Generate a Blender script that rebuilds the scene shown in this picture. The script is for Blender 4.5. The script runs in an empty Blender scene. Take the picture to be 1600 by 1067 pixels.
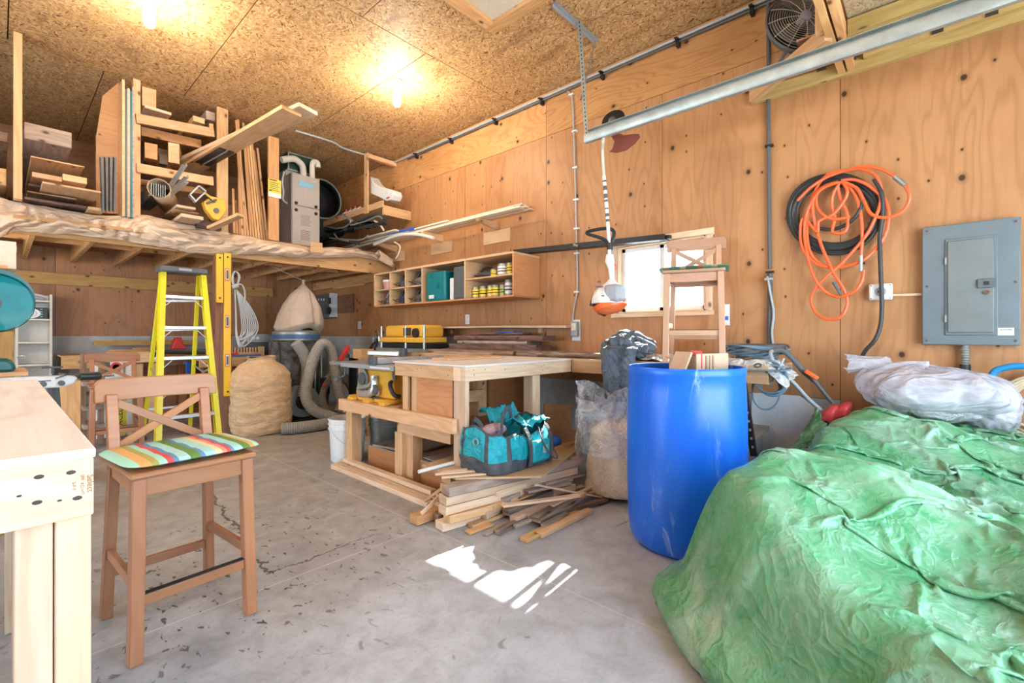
import bpy, bmesh, math, random
from mathutils import Vector, Matrix, noise, Euler
random.seed(7)
scene = bpy.context.scene
PI = math.pi
# ---------------------------------------------------------------- camera
CAM_H, YAW, FPX, HOR = 1.07, math.radians(48), 721.0, 525.0
cd = bpy.data.cameras.new('camera')
cam = bpy.data.objects.new('camera', cd)
scene.collection.objects.link(cam)
cam.location = (0, 0, CAM_H)
cam.rotation_euler = (PI/2, 0, -YAW)
cd.lens = FPX/1600*36.0
cd.sensor_width = 36.0
cd.shift_y = (HOR-533.5)/1600
cd.clip_start = 0.02
scene.camera = cam
# ---------------------------------------------------------------- world, sun, exposure
scene.view_settings.view_transform = 'Standard'
scene.view_settings.look = 'None'
scene.view_settings.gamma = 1.0
scene.view_settings.use_curve_mapping = False
scene.view_settings.exposure = 0.38
W = bpy.data.worlds.new('sky'); scene.world = W; W.use_nodes = True
_bg = W.node_tree.nodes['Background']
_bg.inputs[0].default_value = (0.66, 0.83, 1.0, 1)
_bg.inputs[1].default_value = 9.0
SUN_TAN = 0.70
sd = bpy.data.lights.new('sun', 'SUN'); sd.energy = 45; sd.angle = math.radians(0.6); sd.color = (1, .96, .9)
sun = bpy.data.objects.new('sun', sd); scene.collection.objects.link(sun)
sun.location = (9, 2, 6)
sun.rotation_euler = Vector((-1, -.085, -SUN_TAN)).to_track_quat('-Z', 'Y').to_euler()
def portal(name, loc, rot, sx, sy):
    l = bpy.data.lights.new(name, 'AREA'); l.shape = 'RECTANGLE'; l.size = sx; l.size_y = sy
    l.cycles.is_portal = True
    o = bpy.data.objects.new(name, l); scene.collection.objects.link(o); o.location = loc; o.rotation_euler = rot
    return o
portal('door_portal', (1.35, -1.62, 1.2), (PI/2, 0, 0), 3.1, 2.4)          # open overhead door behind the camera
portal('side_door_portal', (-3.32, 3.9, 1.2), (PI/2, 0, -PI/2), 3.2, 2.4)      # open door in the left wall
portal('window_portal', (3.9, 1.67, 1.57), (PI/2, 0, PI/2), .8, .62)
# ---------------------------------------------------------------- helpers
SX, CX = math.sin(YAW), math.cos(YAW)
def P(px, py, X=None, Y=None, Z=None, D=None):
    """point of the room that the photograph shows at (px,py) on a known plane"""
    u = (px-800)/FPX; v = (HOR-py)/FPX
    dx = SX+u*CX; dy = CX-u*SX
    if X is not None: t = X/dx
    elif Y is not None: t = Y/dy
    elif Z is not None: t = (Z-CAM_H)/v
    else: t = D
    return Vector((dx*t, dy*t, CAM_H+v*t))
C = scene.collection
def tag(o, label=None, cat=None, group=None, kind=None):
    if label: o['label'] = label
    if cat: o['category'] = cat
    if group: o['group'] = group
    if kind: o['kind'] = kind
    return o
def thing(name, label, cat, loc=(0, 0, 0), rz=0, group=None, kind=None):
    o = bpy.data.objects.new(name, None); C.objects.link(o)
    o.empty_display_size = .1
    o.location = loc; o.rotation_euler = (0, 0, rz)
    return tag(o, label, cat, group, kind)
def copy_tree(o, parent=None):
    c = o.copy(); C.objects.link(c)
    if parent is not None:
        c.parent = parent
    for ch in KIDS.get(o.name, []):
        d = copy_tree(ch, c)
        KIDS.setdefault(c.name, []).append(d)
    return c
KIDS = {}
class MB:
    def __init__(self): self.v = []; self.f = []; self.uv = []; self.mi = []; self.ti = []; self.cm = 0; self.ct = None
    def _face(self, idx, uvs, t):
        self.f.append(idx); self.uv.append(uvs); self.mi.append(self.cm); self.ti.append(t)
    def m(self, i): self.cm = i; return self
    def box(self, c, s, R=None, tint=None):
        c = Vector(c); hx, hy, hz = s[0]/2, s[1]/2, s[2]/2
        loc = [Vector((x, y, z)) for x in (-hx, hx) for y in (-hy, hy) for z in (-hz, hz)]
        b = len(self.v)
        for p in loc: self.v.append(c+(R @ p if R is not None else p))
        t = random.random() if tint is None else tint
        ou, ov = random.random()*7, random.random()*7
        L = max(range(3), key=lambda i: s[i])
        F = [((0, 1, 3, 2), 0), ((4, 6, 7, 5), 0), ((0, 4, 5, 1), 1), ((2, 3, 7, 6), 1), ((0, 2, 6, 4), 2), ((1, 5, 7, 3), 2)]
        for idx, ax in F:
            oth = [a for a in range(3) if a != ax]
            if L in oth: ua = L; va = [a for a in oth if a != L][0]
            else: ua, va = oth
            self._face([b+i for i in idx], [(loc[i][ua]+ou, loc[i][va]+ov+ax*.37) for i in idx], t)
        return self
    def b2(self, a, b, tint=None):
        a = Vector(a); b = Vector(b)
        return self.box((a+b)/2, [max(abs(b[i]-a[i]), 1e-4) for i in range(3)], None, tint)
    def bar(self, p0, p1, w, t, up=(0, 0, 1), tint=None):
        """box from p0 to p1; t is measured along 'up', w sideways"""
        p0 = Vector(p0); p1 = Vector(p1); d = p1-p0; L = d.length
        if L < 1e-6: return self
        x = d/L; up = Vector(up)
        y = up.cross(x)
        if y.length < 1e-4: y = Vector((1, 0, 0)).cross(x)
        if y.length < 1e-4: y = Vector((0, 1, 0)).cross(x)
        y.normalize(); z = x.cross(y)
        R = Matrix((x, y, z)).transposed()
        return self.box((p0+p1)/2, (L, w, t), R, tint)
    def tube(self, pts, r, seg=8, closed=False, cap=True, tint=None):
        pts = [Vector(p) for p in pts]; n = len(pts)
        rr = r if isinstance(r, (list, tuple)) else [r]*n
        t = random.random() if tint is None else tint
        tans = []
        for i in range(n):
            a = pts[(i-1) % n] if (closed or i > 0) else pts[i]
            b = pts[(i+1) % n] if (closed or i < n-1) else pts[i]
            d = b-a
            tans.append(d.normalized() if d.length > 1e-9 else Vector((0, 0, 1)))
        nrm = tans[0].orthogonal().normalized(); base = len(self.v); acc = 0; us = []
        for i in range(n):
            nrm = nrm-tans[i]*nrm.dot(tans[i])
            if nrm.length < 1e-6: nrm = tans[i].orthogonal()
            nrm.normalize(); bn = tans[i].cross(nrm)
            if i: acc += (pts[i]-pts[i-1]).length
            us.append(acc)
            for k in range(seg):
                a = 2*PI*k/seg
                self.v.append(pts[i]+(nrm*math.cos(a)+bn*math.sin(a))*rr[i])
        m = n if closed else n-1
        for i in range(m):
            j = (i+1) % n; u1 = us[j] if j else acc+.05
            for k in range(seg):
                l = (k+1) % seg
                self._face([base+i*seg+k, base+i*seg+l, base+j*seg+l, base+j*seg+k],
                           [(us[i], k/seg), (us[i], (k+1)/seg), (u1, (k+1)/seg), (u1, k/seg)], t)
        if cap and not closed:
            self._face([base+k for k in range(seg)][::-1], [(0, 0)]*seg, t)
            self._face([base+(n-1)*seg+k for k in range(seg)], [(0, 0)]*seg, t)
        return self
    def lathe(self, prof, c=(0, 0, 0), seg=32, R=None, cap=(True, True), tint=None):
        c = Vector(c); base = len(self.v); t = random.random() if tint is None else tint
        for r, z in prof:
            for k in range(seg):
                a = 2*PI*k/seg; p = Vector((r*math.cos(a), r*math.sin(a), z))
                self.v.append(c+(R @ p if R is not None else p))
        for i in range(len(prof)-1):
            for k in range(seg):
                l = (k+1) % seg
                self._face([base+i*seg+k, base+i*seg+l, base+(i+1)*seg+l, base+(i+1)*seg+k],
                           [(k/seg, prof[i][1]), ((k+1)/seg, prof[i][1]), ((k+1)/seg, prof[i+1][1]), (k/seg, prof[i+1][1])], t)
        if cap[0]: self._face([base+k for k in range(seg)][::-1], [(0, 0)]*seg, t)
        if cap[1]: self._face([base+(len(prof)-1)*seg+k for k in range(seg)], [(0, 0)]*seg, t)
        return self
    def prism(self, poly, a, b, tint=None):
        """extrude 3D polygon 'poly' by vector b-a"""
        d = Vector(b)-Vector(a); n = len(poly); base = len(self.v); t = random.random() if tint is None else tint
        for p in poly: self.v.append(Vector(p))
        for p in poly: self.v.append(Vector(p)+d)
        def uvs(ids):
            q = [self.v[i] for i in ids]; nn = Vector((0, 0, 0))
            for i in range(len(q)): nn += q[i].cross(q[(i+1) % len(q)])
            ax = max(range(3), key=lambda i: abs(nn[i])); o = [i for i in range(3) if i != ax]
            return [(p[o[0]], p[o[1]]) for p in q]
        f = [base+i for i in range(n)][::-1]; self._face(f, uvs(f), t)
        f = [base+n+i for i in range(n)]; self._face(f, uvs(f), t)
        for i in range(n):
            j = (i+1) % n; f = [base+i, base+j, base+n+j, base+n+i]; self._face(f, uvs(f), t)
        return self
    def grid(self, fn, nu, nv, closed_u=False, tint=.5):
        base = len(self.v)
        for i in range(nu):
            for j in range(nv):
                self.v.append(Vector(fn(i/(nu if closed_u else nu-1), j/(nv-1))))
        for i in range(nu if closed_u else nu-1):
            i2 = (i+1) % nu
            for j in range(nv-1):
                self._face([base+i*nv+j, base+i2*nv+j, base+i2*nv+j+1, base+i*nv+j+1],
                           [(i/nu, j/nv), ((i+1)/nu, j/nv), ((i+1)/nu, (j+1)/nv), (i/nu, (j+1)/nv)], tint)
        return self
    def build(self, name, mats, parent=None, loc=None, local=False, bevel=0, sharp=35, solid=0, sub=0, rot=None, fixn=False):
        """local=False: verts are room coordinates"""
        if not isinstance(mats, (list, tuple)): mats = [mats]
        if parent is not None:
            off = Vector((0, 0, 0)) if local else world_loc(parent)
        else:
            if loc is not None: off = Vector((0, 0, 0)) if local else Vector(loc)
            else:
                xs = [min(q[i] for q in self.v) for i in range(3)]; xm = [max(q[i] for q in self.v) for i in range(3)]
                off = Vector(((xs[0]+xm[0])/2, (xs[1]+xm[1])/2, xs[2])); loc = off; local = False
        me = bpy.data.meshes.new(name)
        me.from_pydata([tuple(p-off) for p in self.v], [], self.f)
        uvl = me.uv_layers.new(name='UVMap'); k = 0
        flat = [c for face in self.uv for uv in face for c in uv]
        uvl.data.foreach_set('uv', flat)
        at = me.attributes.new('tint', 'FLOAT', 'FACE'); at.data.foreach_set('value', self.ti)
        me.polygons.foreach_set('material_index', self.mi)
        for m in mats: me.materials.append(m)
        me.polygons.foreach_set('use_smooth', [True]*len(self.f))
        me.update()
        if fixn:
            bm = bmesh.new(); bm.from_mesh(me); bmesh.ops.recalc_face_normals(bm, faces=bm.faces); bm.to_mesh(me); bm.free()
        me.set_sharp_from_angle(angle=math.radians(sharp))
        o = bpy.data.objects.new(name, me); C.objects.link(o)
        if parent is not None:
            o.parent = parent; KIDS.setdefault(parent.name, []).append(o)
            WL[o.name] = world_loc(parent)
        else:
            o.location = loc
            WL[o.name] = Vector(loc)
            if rot: o.rotation_euler = rot
        if bevel:
            b = o.modifiers.new('bevel', 'BEVEL'); b.width = bevel; b.segments = 2; b.limit_method = 'ANGLE'; b.angle_limit = math.radians(40)
        if solid:
            s = o.modifiers.new('solid', 'SOLIDIFY'); s.thickness = solid; s.offset = 0
        if sub:
            s = o.modifiers.new('sub', 'SUBSURF'); s.levels = sub; s.render_levels = sub
        return o
WL = {}
def world_loc(o):
    if o.name in WL: return WL[o.name]
    return Vector(o.location)
def rot_z(a): return Matrix.Rotation(a, 3, 'Z')
def smooth_path(pts, n=6, closed=False):
    pts = [Vector(p) for p in pts]; out = []; N = len(pts)
    rng = range(N) if closed else range(N-1)
    for i in rng:
        if closed: p0, p1, p2, p3 = pts[i-1], pts[i], pts[(i+1) % N], pts[(i+2) % N]
        else: p0, p1, p2, p3 = pts[max(i-1, 0)], pts[i], pts[i+1], pts[min(i+2, N-1)]
        for k in range(n):
            t = k/n
            out.append(.5*((2*p1)+(-p0+p2)*t+(2*p0-5*p1+4*p2-p3)*t*t+(-p0+3*p1-3*p2+p3)*t**3))
    if not closed: out.append(pts[-1])
    return out
def fbm(x, y, z=0, o=4): return noise.fractal(Vector((x, y, z)), 1.0, 2.0, o)
def text_mesh(name, s, size, mat, parent, loc, rot, extrude=.0006):
    """lettering lying on a surface of its parent (parent-local coordinates)"""
    cu = bpy.data.curves.new(name, 'FONT'); cu.body = s; cu.size = size; cu.extrude = extrude; cu.align_x = 'CENTER'; cu.align_y = 'CENTER'
    to = bpy.data.objects.new(name+'_tmp', cu); C.objects.link(to)
    dg = bpy.context.evaluated_depsgraph_get(); me = bpy.data.meshes.new_from_object(to.evaluated_get(dg))
    bpy.data.objects.remove(to); me.materials.clear(); me.materials.append(mat)
    o = bpy.data.objects.new(name, me); C.objects.link(o); o.parent = parent; o.location = loc; o.rotation_euler = rot
    KIDS.setdefault(parent.name, []).append(o)
    return o
# ---------------------------------------------------------------- materials
class NT:
    def __init__(s, name):
        s.mat = bpy.data.materials.new(name); s.mat.use_nodes = True; s.t = s.mat.node_tree
        s.bsdf = s.t.nodes['Principled BSDF']
    def n(s, typ, ins=None, out=0, **props):
        nd = s.t.nodes.new(typ)
        for k, v in props.items(): setattr(nd, k, v)
        for k, v in (ins or {}).items(): s.set(nd, k, v)
        return nd.outputs[out]
    def set(s, nd, k, v):
        i = nd.inputs[k]
        if isinstance(v, bpy.types.NodeSocket): s.t.links.new(v, i)
        else:
            if isinstance(v, tuple) and len(v) == 3 and i.type == 'RGBA': v = v+(1,)
            i.default_value = v
    def math(s, op, a, b=0, c=0): return s.n('ShaderNodeMath', {0: a, 1: b, 2: c}, operation=op)
    def vm(s, op, a, b=(0, 0, 0)): return s.n('ShaderNodeVectorMath', {0: a, 1: b}, operation=op)
    def mix(s, f, a, b, mode='MIX'):
        nd = s.t.nodes.new('ShaderNodeMix'); nd.data_type = 'RGBA'; nd.blend_type = mode
        s.set(nd, 0, f); s.set(nd, 6, a); s.set(nd, 7, b); return nd.outputs[2]
    def ramp(s, f, stops, interp='LINEAR'):
        nd = s.t.nodes.new('ShaderNodeValToRGB'); nd.color_ramp.interpolation = interp
        e = nd.color_ramp.elements
        while len(e) > 1: e.remove(e[0])
        e[0].position = stops[0][0]; e[0].color = (stops[0][1] if isinstance(stops[0][1], tuple) else (stops[0][1],)*3)+(1,)
        for p, c in stops[1:]:
            q = e.new(p); q.color = (c if isinstance(c, tuple) else (c, c, c))+(1,)
        s.set(nd, 0, f); return nd.outputs[0]
    def noise(s, vec, scale, detail=3, rough=.5, dist=0, out=0):
        return s.n('ShaderNodeTexNoise', {'Vector': vec, 'Scale': scale, 'Detail': detail, 'Roughness': rough, 'Distortion': dist}, out)
    def uv(s): return s.n('ShaderNodeTexCoord', out=2)
    def obj(s): return s.n('ShaderNodeTexCoord', out=3)
    def geo(s): return s.n('ShaderNodeNewGeometry', out=0)
    def scale(s, v, sc): return s.vm('MULTIPLY', v, sc)
    def creases(s, g, sc, off=(0, 0, 0), pw=1.5, st=(1, 1, 1), k=7.0):
        n_ = s.noise(s.vm('ADD', s.scale(g, st), off), sc, 2, .45, 1.1)
        r_ = s.math('SUBTRACT', 1.0, s.math('ABSOLUTE', s.math('MULTIPLY', s.math('SUBTRACT', n_, .5), k)))
        return s.math('POWER', s.math('MAXIMUM', r_, 0.0), pw)
    def bump(s, h, strength=.3, dist=.01):
        o = s.n('ShaderNodeBump', {'Strength': strength, 'Distance': dist, 'Height': h}); s.set(s.bsdf, 'Normal', o)
    def fin(s, col, rough=.6, metal=0, spec=None, **kw):
        s.set(s.bsdf, 'Base Color', col); s.set(s.bsdf, 'Roughness', rough); s.set(s.bsdf, 'Metallic', metal)
        if spec is not None: s.set(s.bsdf, 'Specular IOR Level', spec)
        for k, v in kw.items(): s.set(s.bsdf, k, v)
        return s.mat
def plain(name, col, rough=.5, metal=0, var=.12, scale=30, **kw):
    """one colour with faint wear"""
    m = NT(name); o = m.obj(); nz = m.noise(o, scale, 4, .6)
    f = m.ramp(nz, [(.3, 1-var), (.7, 1+0*var)])
    m.bump(nz, .05, .004)
    return m.fin(m.mix(1.0, col, f, 'MULTIPLY'), rough, metal, **kw)
def attr(m, nm='tint'): return m.n('ShaderNodeAttribute', out=2, attribute_name=nm)
def lumber(name, base, dark, knots=.5, rough=.62, contrast=1.0, line=14):
    """sawn board: u runs along the grain"""
    m = NT(name); uv = m.uv(); t = attr(m)
    rnd = m.n('ShaderNodeObjectInfo', out=5)
    off = m.n('ShaderNodeCombineXYZ', {0: m.math('MULTIPLY', rnd, 13.7), 1: m.math('MULTIPLY', rnd, 5.3), 2: m.math('MULTIPLY', t, 9.0)})
    p = m.vm('ADD', uv, off)
    warp = m.noise(m.scale(p, (1.1, 7, 1)), 1.0, 2, .5)
    rings = m.math('SINE', m.math('MULTIPLY', warp, 6.28*line*.55))
    fine = m.noise(m.scale(p, (5, 130, 1)), 1.0, 4, .65)
    f = m.math('ADD', m.math('MULTIPLY', rings, .16*contrast), m.math('MULTIPLY', m.math('SUBTRACT', fine, .5), .9*contrast))
    f = m.math('ADD', f, .42)
    col = m.mix(f, base, dark)
    tone = m.math('ADD', .78, m.math('MULTIPLY', m.math('FRACT', m.math('ADD', m.math('MULTIPLY', t, 3.7), m.math('MULTIPLY', rnd, 7.1))), .34))
    col = m.mix(1.0, col, m.n('ShaderNodeCombineColor', {0: tone, 1: m.math('MULTIPLY', tone, m.math('ADD', .96, m.math('MULTIPLY', t, .06))), 2: tone}), 'MULTIPLY')
    if knots:
        vp = m.scale(p, (1.0, 1.6, 1))
        vd = m.n('ShaderNodeTexVoronoi', {'Vector': vp, 'Scale': 4.5}, 0, voronoi_dimensions='2D')
        vc = vd.node.outputs[1]
        on = m.math('LESS_THAN', m.n('ShaderNodeSeparateColor', {0: vc}, 0), knots)
        k = m.math('MULTIPLY', m.ramp(vd, [(.05, 1.0), (.1, .35), (.16, 0.0)]), on)
        col = m.mix(k, col, tuple(c*.28 for c in dark))
    m.bump(fine, .12, .003)
    return m.fin(col, rough, spec=.3)
def plywood(name, base, dark, knotc=(.05, .018, .006), knots=.5, swap=False, stripes=True, rough=.5, lines=26, tone_amt=.22):
    """rotary veneer: grain runs along v"""
    m = NT(name); uv = m.uv(); t = attr(m)
    sp = m.n('ShaderNodeSeparateXYZ', {0: uv}, 0); sp2 = sp.node.outputs[1]
    if not swap: sp, sp2 = sp2, sp          # a panel's grain follows its longer side
    off = m.math('MULTIPLY', t, 23.0)
    p = m.n('ShaderNodeCombineXYZ', {0: sp, 1: sp2, 2: off})
    big = m.noise(m.scale(p, (3.2, .55, 1)), 1.0, 3, .45, .3)
    rings = m.math('SINE', m.math('MULTIPLY', big, 6.28*lines*.5))
    rings = m.math('MULTIPLY', m.math('ADD', rings, 1), .5)
    rings = m.math('POWER', rings, 3.0)
    fine = m.noise(m.scale(p, (170, 3.5, 1)), 1.0, 4, .6)
    f = m.math('ADD', m.math('MULTIPLY', rings, .42), m.math('MULTIPLY', m.math('SUBTRACT', fine, .45), .7))
    col = m.mix(m.math('ADD', f, .15), base, dark)
    if stripes:      # book-matched veneer strips
        sidx = m.math('FLOOR', m.math('MULTIPLY', m.math('ADD', sp, m.math('MULTIPLY', t, 1.3)), 3.1))
        wn = m.n('ShaderNodeTexWhiteNoise', {'Vector': m.n('ShaderNodeCombineXYZ', {0: sidx, 1: off, 2: 0.3})}, 0)
        col = m.mix(m.math('MULTIPLY', wn, .45), col, m.mix(.5, base, (base[0]*1.25, base[1]*1.2, base[2]*1.05)))
        col = m.mix(m.math('MULTIPLY', m.math('SUBTRACT', 1, wn), .2), col, dark)
    blot = m.noise(p, 2.2, 3, .6)
    col = m.mix(m.ramp(blot, [(.42, 0.0), (.75, .45)]), col, dark)
    tone = m.math('ADD', 1-tone_amt, m.math('MULTIPLY', t, tone_amt*1.6))
    col = m.mix(1.0, col, m.n('ShaderNodeCombineColor', {0: tone, 1: tone, 2: tone}), 'MULTIPLY')
    if knots:
        for sc, r0, thr in ((3.3, .055, knots), (7.0, .05, knots*.6)):
            vo = m.n('ShaderNodeCombineXYZ', {0: m.math('MULTIPLY', t, 31+sc), 1: m.math('MULTIPLY', t, 17+sc), 2: 0})
            vd = m.n('ShaderNodeTexVoronoi', {'Vector': m.vm('ADD', m.scale(p, (1, .8, 1)), vo), 'Scale': sc}, 0, voronoi_dimensions='2D')
            vc = vd.node.outputs[1]
            on = m.math('LESS_THAN', m.n('ShaderNodeSeparateColor', {0: vc}, 0), thr)
            k = m.math('MULTIPLY', m.ramp(vd, [(r0*.55, 1.0), (r0*.8, .8), (r0, .3), (r0*2.2, 0.0)]), on)
            col = m.mix(k, col, knotc)
    m.bump(fine, .06, .002)
    return m.fin(col, rough, spec=.35)
def osb(name, base, dark, light, k=1.0):
    m = NT(name); uv = m.uv(); t = attr(m)
    p = m.n('ShaderNodeCombineXYZ', {0: m.n('ShaderNodeSeparateXYZ', {0: uv}, 0), 1: m.n('ShaderNodeSeparateXYZ', {0: uv}, 1), 2: m.math('MULTIPLY', t, 5)})
    wv = m.noise(p, 9*k, 2, .5, 0, 1)
    p = m.vm('ADD', p, m.scale(m.vm('SUBTRACT', wv, (.5, .5, .5)), (.05/k, .05/k, 0)))
    cols = []; hs = []
    for i, (a, sx, sy) in enumerate([(.3, 24, 120), (1.0, 28, 140), (-.55, 22, 110), (2.2, 26, 130)]):
        q = m.n('ShaderNodeVectorRotate', {'Vector': p, 'Angle': a}, rotation_type='Z_AXIS')
        q = m.scale(q, (sx*k, sy*k, 1))
        cols.append(m.n('ShaderNodeSeparateColor', {0: m.n('ShaderNodeTexVoronoi', {'Vector': q, 'Scale': 1.0}, 1)}, 0))
    sel = m.n('ShaderNodeSeparateColor', {0: m.n('ShaderNodeTexVoronoi', {'Vector': m.scale(p, (34*k, 40*k, 1)), 'Scale': 1.0}, 1)}, 1)
    a = m.mix(m.math('GREATER_THAN', sel, .5), cols[0], cols[1]); b = m.mix(m.math('GREATER_THAN', sel, .5), cols[2], cols[3])
    v = m.mix(m.math('GREATER_THAN', m.math('FRACT', m.math('MULTIPLY', sel, 2)), .5), a, b)
    col = m.ramp(v, [(0, dark), (.05, dark), (.14, tuple(x*.7+y*.3 for x, y in zip(base, dark))), (.45, base), (.8, tuple((x+y)/2 for x, y in zip(base, light))), (1, light)])
    st = m.noise(m.scale(p, (1.2, 4, 1)), 1.6, 4, .6)
    col = m.mix(m.ramp(st, [(.56, 0.0), (.72, .6)]), col, dark)
    m.bump(v, .12, .0015)
    return m.fin(col, .6, spec=.3)
M = {}
M['ply'] = plywood('wall_plywood', (.53, .27, .118), (.32, .135, .047), knots=.36)
M['ply_h'] = plywood('wall_plywood_horizontal', (.60, .31, .12), (.36, .15, .045), stripes=False, lines=40, knots=.25)
M['ply_back'] = plywood('back_plywood', (.42, .205, .095), (.24, .10, .045), knots=.3)
M['ply_light'] = plywood('light_plywood', (.70, .48, .28), (.50, .30, .15), knots=0.12)
M['ply_red'] = plywood('reddish_plywood', (.56, .27, .12), (.36, .14, .055), knots=0.0, lines=44)
M['ply_top'] = plywood('worn_plywood_top', (.87, .85, .83), (.70, .64, .59), knots=0.0, stripes=False, lines=18)
M['osb'] = osb('ceiling_osb', (.50, .29, .12), (.17, .08, .03), (.74, .50, .26))
M['osb_red'] = osb('reddish_osb', (.38, .20, .12), (.2, .09, .05), (.5, .33, .22), 1.3)
M['osb_grey'] = osb('grey_osb', (.42, .33, .2), (.22, .16, .09), (.6, .5, .34), 1.6)
M['pine'] = lumber('pine', (.75, .49, .27), (.52, .28, .12), .22)
M['pine_pale'] = lumber('pale_pine', (.79, .60, .42), (.60, .40, .24), .16, contrast=1.25)
M['pine_warm'] = lumber('warm_pine', (.70, .42, .19), (.46, .22, .08), .5)
M['pine_green'] = lumber('treated_pine', (.55, .40, .15), (.34, .22, .07), .5)
M['pine_yellow'] = lumber('yellow_pine', (.64, .40, .14), (.44, .23, .06), .6)
M['old_wood'] = lumber('old_wood', (.33, .20, .12), (.14, .08, .05), .3, contrast=1.5)
M['dark_wood'] = lumber('dark_slab', (.22, .12, .09), (.06, .035, .03), .2, contrast=1.8)
M['grey_wood'] = lumber('weathered_wood', (.48, .38, .30), (.26, .19, .15), .3, contrast=1.3)
M['bark'] = lumber('bark', (.34, .25, .19), (.10, .07, .05), .9, contrast=2.2)
M['stool'] = lumber('stool_wood', (.52, .25, .12), (.34, .14, .06), 0, rough=.32, contrast=.7)
M['stool_dark'] = lumber('stool_dark_wood', (.42, .19, .09), (.28, .11, .05), 0, rough=.4, contrast=.7)
M['stool_pale'] = lumber('stool_pale_wood', (.58, .36, .24), (.42, .23, .13), 0, rough=.4, contrast=.6)
M['post'] = lumber('brown_post', (.34, .17, .10), (.2, .09, .05), .3)
M['strip'] = lumber('moulding_wood', (.62, .36, .18), (.42, .21, .09), 0)
M['cream_strip'] = lumber('cream_moulding', (.74, .66, .52), (.6, .5, .36), 0, contrast=.5)
M['card'] = plain('cardboard', (.60, .42, .27), .8)
M['white'] = plain('white_paint', (.80, .79, .76), .45)
M['whitep'] = plain('white_plastic', (.78, .78, .77), .3)
M['cream'] = plain('cream_paint', (.74, .66, .52), .5)
M['black'] = plain('black_plastic', (.018, .018, .02), .42)
M['blackm'] = plain('black_metal', (.03, .03, .032), .45, .5)
M['rubber'] = plain('black_rubber', (.025, .027, .027), .5)
M['dark'] = plain('dark_gap', (.02, .012, .008), .9)
M['grey'] = plain('grey_plastic', (.33, .35, .37), .45)
M['dgrey'] = plain('dark_grey_plastic', (.10, .105, .11), .5)
M['steel'] = plain('galvanised_steel', (.42, .46, .44), .42, .7, var=.25, scale=14)
M['alu'] = plain('aluminium', (.60, .61, .62), .38, .7, var=.2)
M['chrome'] = plain('chrome', (.5, .5, .5), .2, 1)
M['panelgrey'] = plain('panel_grey_paint', (.165, .205, .225), .34, .25, var=.15, scale=9)
M['panelgrey2'] = plain('panel_door_paint', (.19, .215, .215), .36, .25, var=.15, scale=9)
M['yellow'] = plain('yellow_plastic', (.80, .43, .05), .42)
M['studmetal'] = plain('dull_stud_metal', (.22, .22, .21), .4, .6)
M['ladder_y'] = plain('fiberglass_yellow', (.80, .70, .02), .4)
M['level_y'] = plain('level_yellow', (.90, .52, .02), .35)
M['red'] = plain('red_paint', (.62, .03, .03), .35)
M['redp'] = plain('red_plastic', (.72, .07, .07), .4, var=.3)
M['orange'] = plain('orange_hose', (.90, .14, .035), .38, var=.2)
M['orangep'] = plain('orange_plastic', (.85, .16, .03), .4)
M['blue'] = plain('blue_plastic', (.02, .12, .5), .4)
M['bluehose'] = plain('blue_hose', (.01, .22, .48), .3)
M['greycable'] = plain('grey_cable', (.42, .46, .48), .5)
M['bluecable'] = plain('blue_grey_cable', (.16, .25, .32), .5)
M['teal'] = plain('teal_case', (.0, .17, .20), .4)
M['tealdark'] = plain('teal_casting', (.0, .12, .12), .35)
M['furnace'] = plain('furnace_grey', (.50, .48, .45), .4, .2)
M['dkgreen'] = plain('dark_green_paint', (.008, .045, .034), .5)
M['beige_rope'] = plain('beige_rope', (.66, .54, .36), .7)
M['machine'] = plain('machine_grey', (.27, .31, .32), .45, .2)
M['sawtable'] = plain('saw_table_grey', (.34, .37, .39), .35, .5)
M['pvc'] = plain('white_pipe', (.75, .72, .66), .4)
M['canlabel'] = plain('can_yellow', (.85, .62, .02), .4)
M['ink'] = plain('dark_ink', (.05, .035, .03), .7)
M['stampink'] = plain('stamp_ink', (.30, .17, .10), .8)
M['silver'] = plain('silver_board', (.72, .74, .75), .5, .0)
def glassy(name, col, tr=.6, rough=.1, wr=25, bump=.5):
    """clear thin film: part see-through, part milky gloss"""
    m = NT(name); o = m.obj()
    nz = m.noise(o, wr*.6, 3, .6, 1.2); c1 = m.creases(o, wr, (1, 2, 3), 1.6, (1, .6, 1)); c2 = m.creases(o, wr*2.6, (4, 2, 1), 1.5, (1, .5, 1))
    m.bump(m.math('ADD', c1, m.math('MULTIPLY', c2, .5)), bump, .012)
    m.fin(col, rough)
    t = m.n('ShaderNodeBsdfTransparent', {0: (.97, .97, .98)})
    f = m.math('MULTIPLY', m.ramp(nz, [(.35, max(tr-.12, 0)), (.65, min(tr+.1, .97))]), m.math('SUBTRACT', 1, m.math('MULTIPLY', m.math('MAXIMUM', c1, c2), .28)))
    mx = m.n('ShaderNodeMixShader', {0: f, 1: m.bsdf.outputs[0], 2: t})
    m.set(m.t.nodes['Material Output'], 'Surface', mx)
    return m.mat
M['film'] = glassy('clear_plastic_film', (.9, .91, .92), .9, .08, 7, .3)
M['film_bag'] = glassy('clear_bag_film', (.66, .67, .74), .62, .16, 5, .6)
def window_glass():
    m = NT('window_glass')
    g = m.n('ShaderNodeBsdfGlossy', {'Roughness': .02}); t = m.n('ShaderNodeBsdfTransparent', {0: (.96, .98, .98)})
    fr = m.n('ShaderNodeFresnel', {'IOR': 1.45})
    m.set(m.t.nodes['Material Output'], 'Surface', m.n('ShaderNodeMixShader', {0: fr, 1: t, 2: g}))
    return m.mat
M['glass'] = window_glass()
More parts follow.
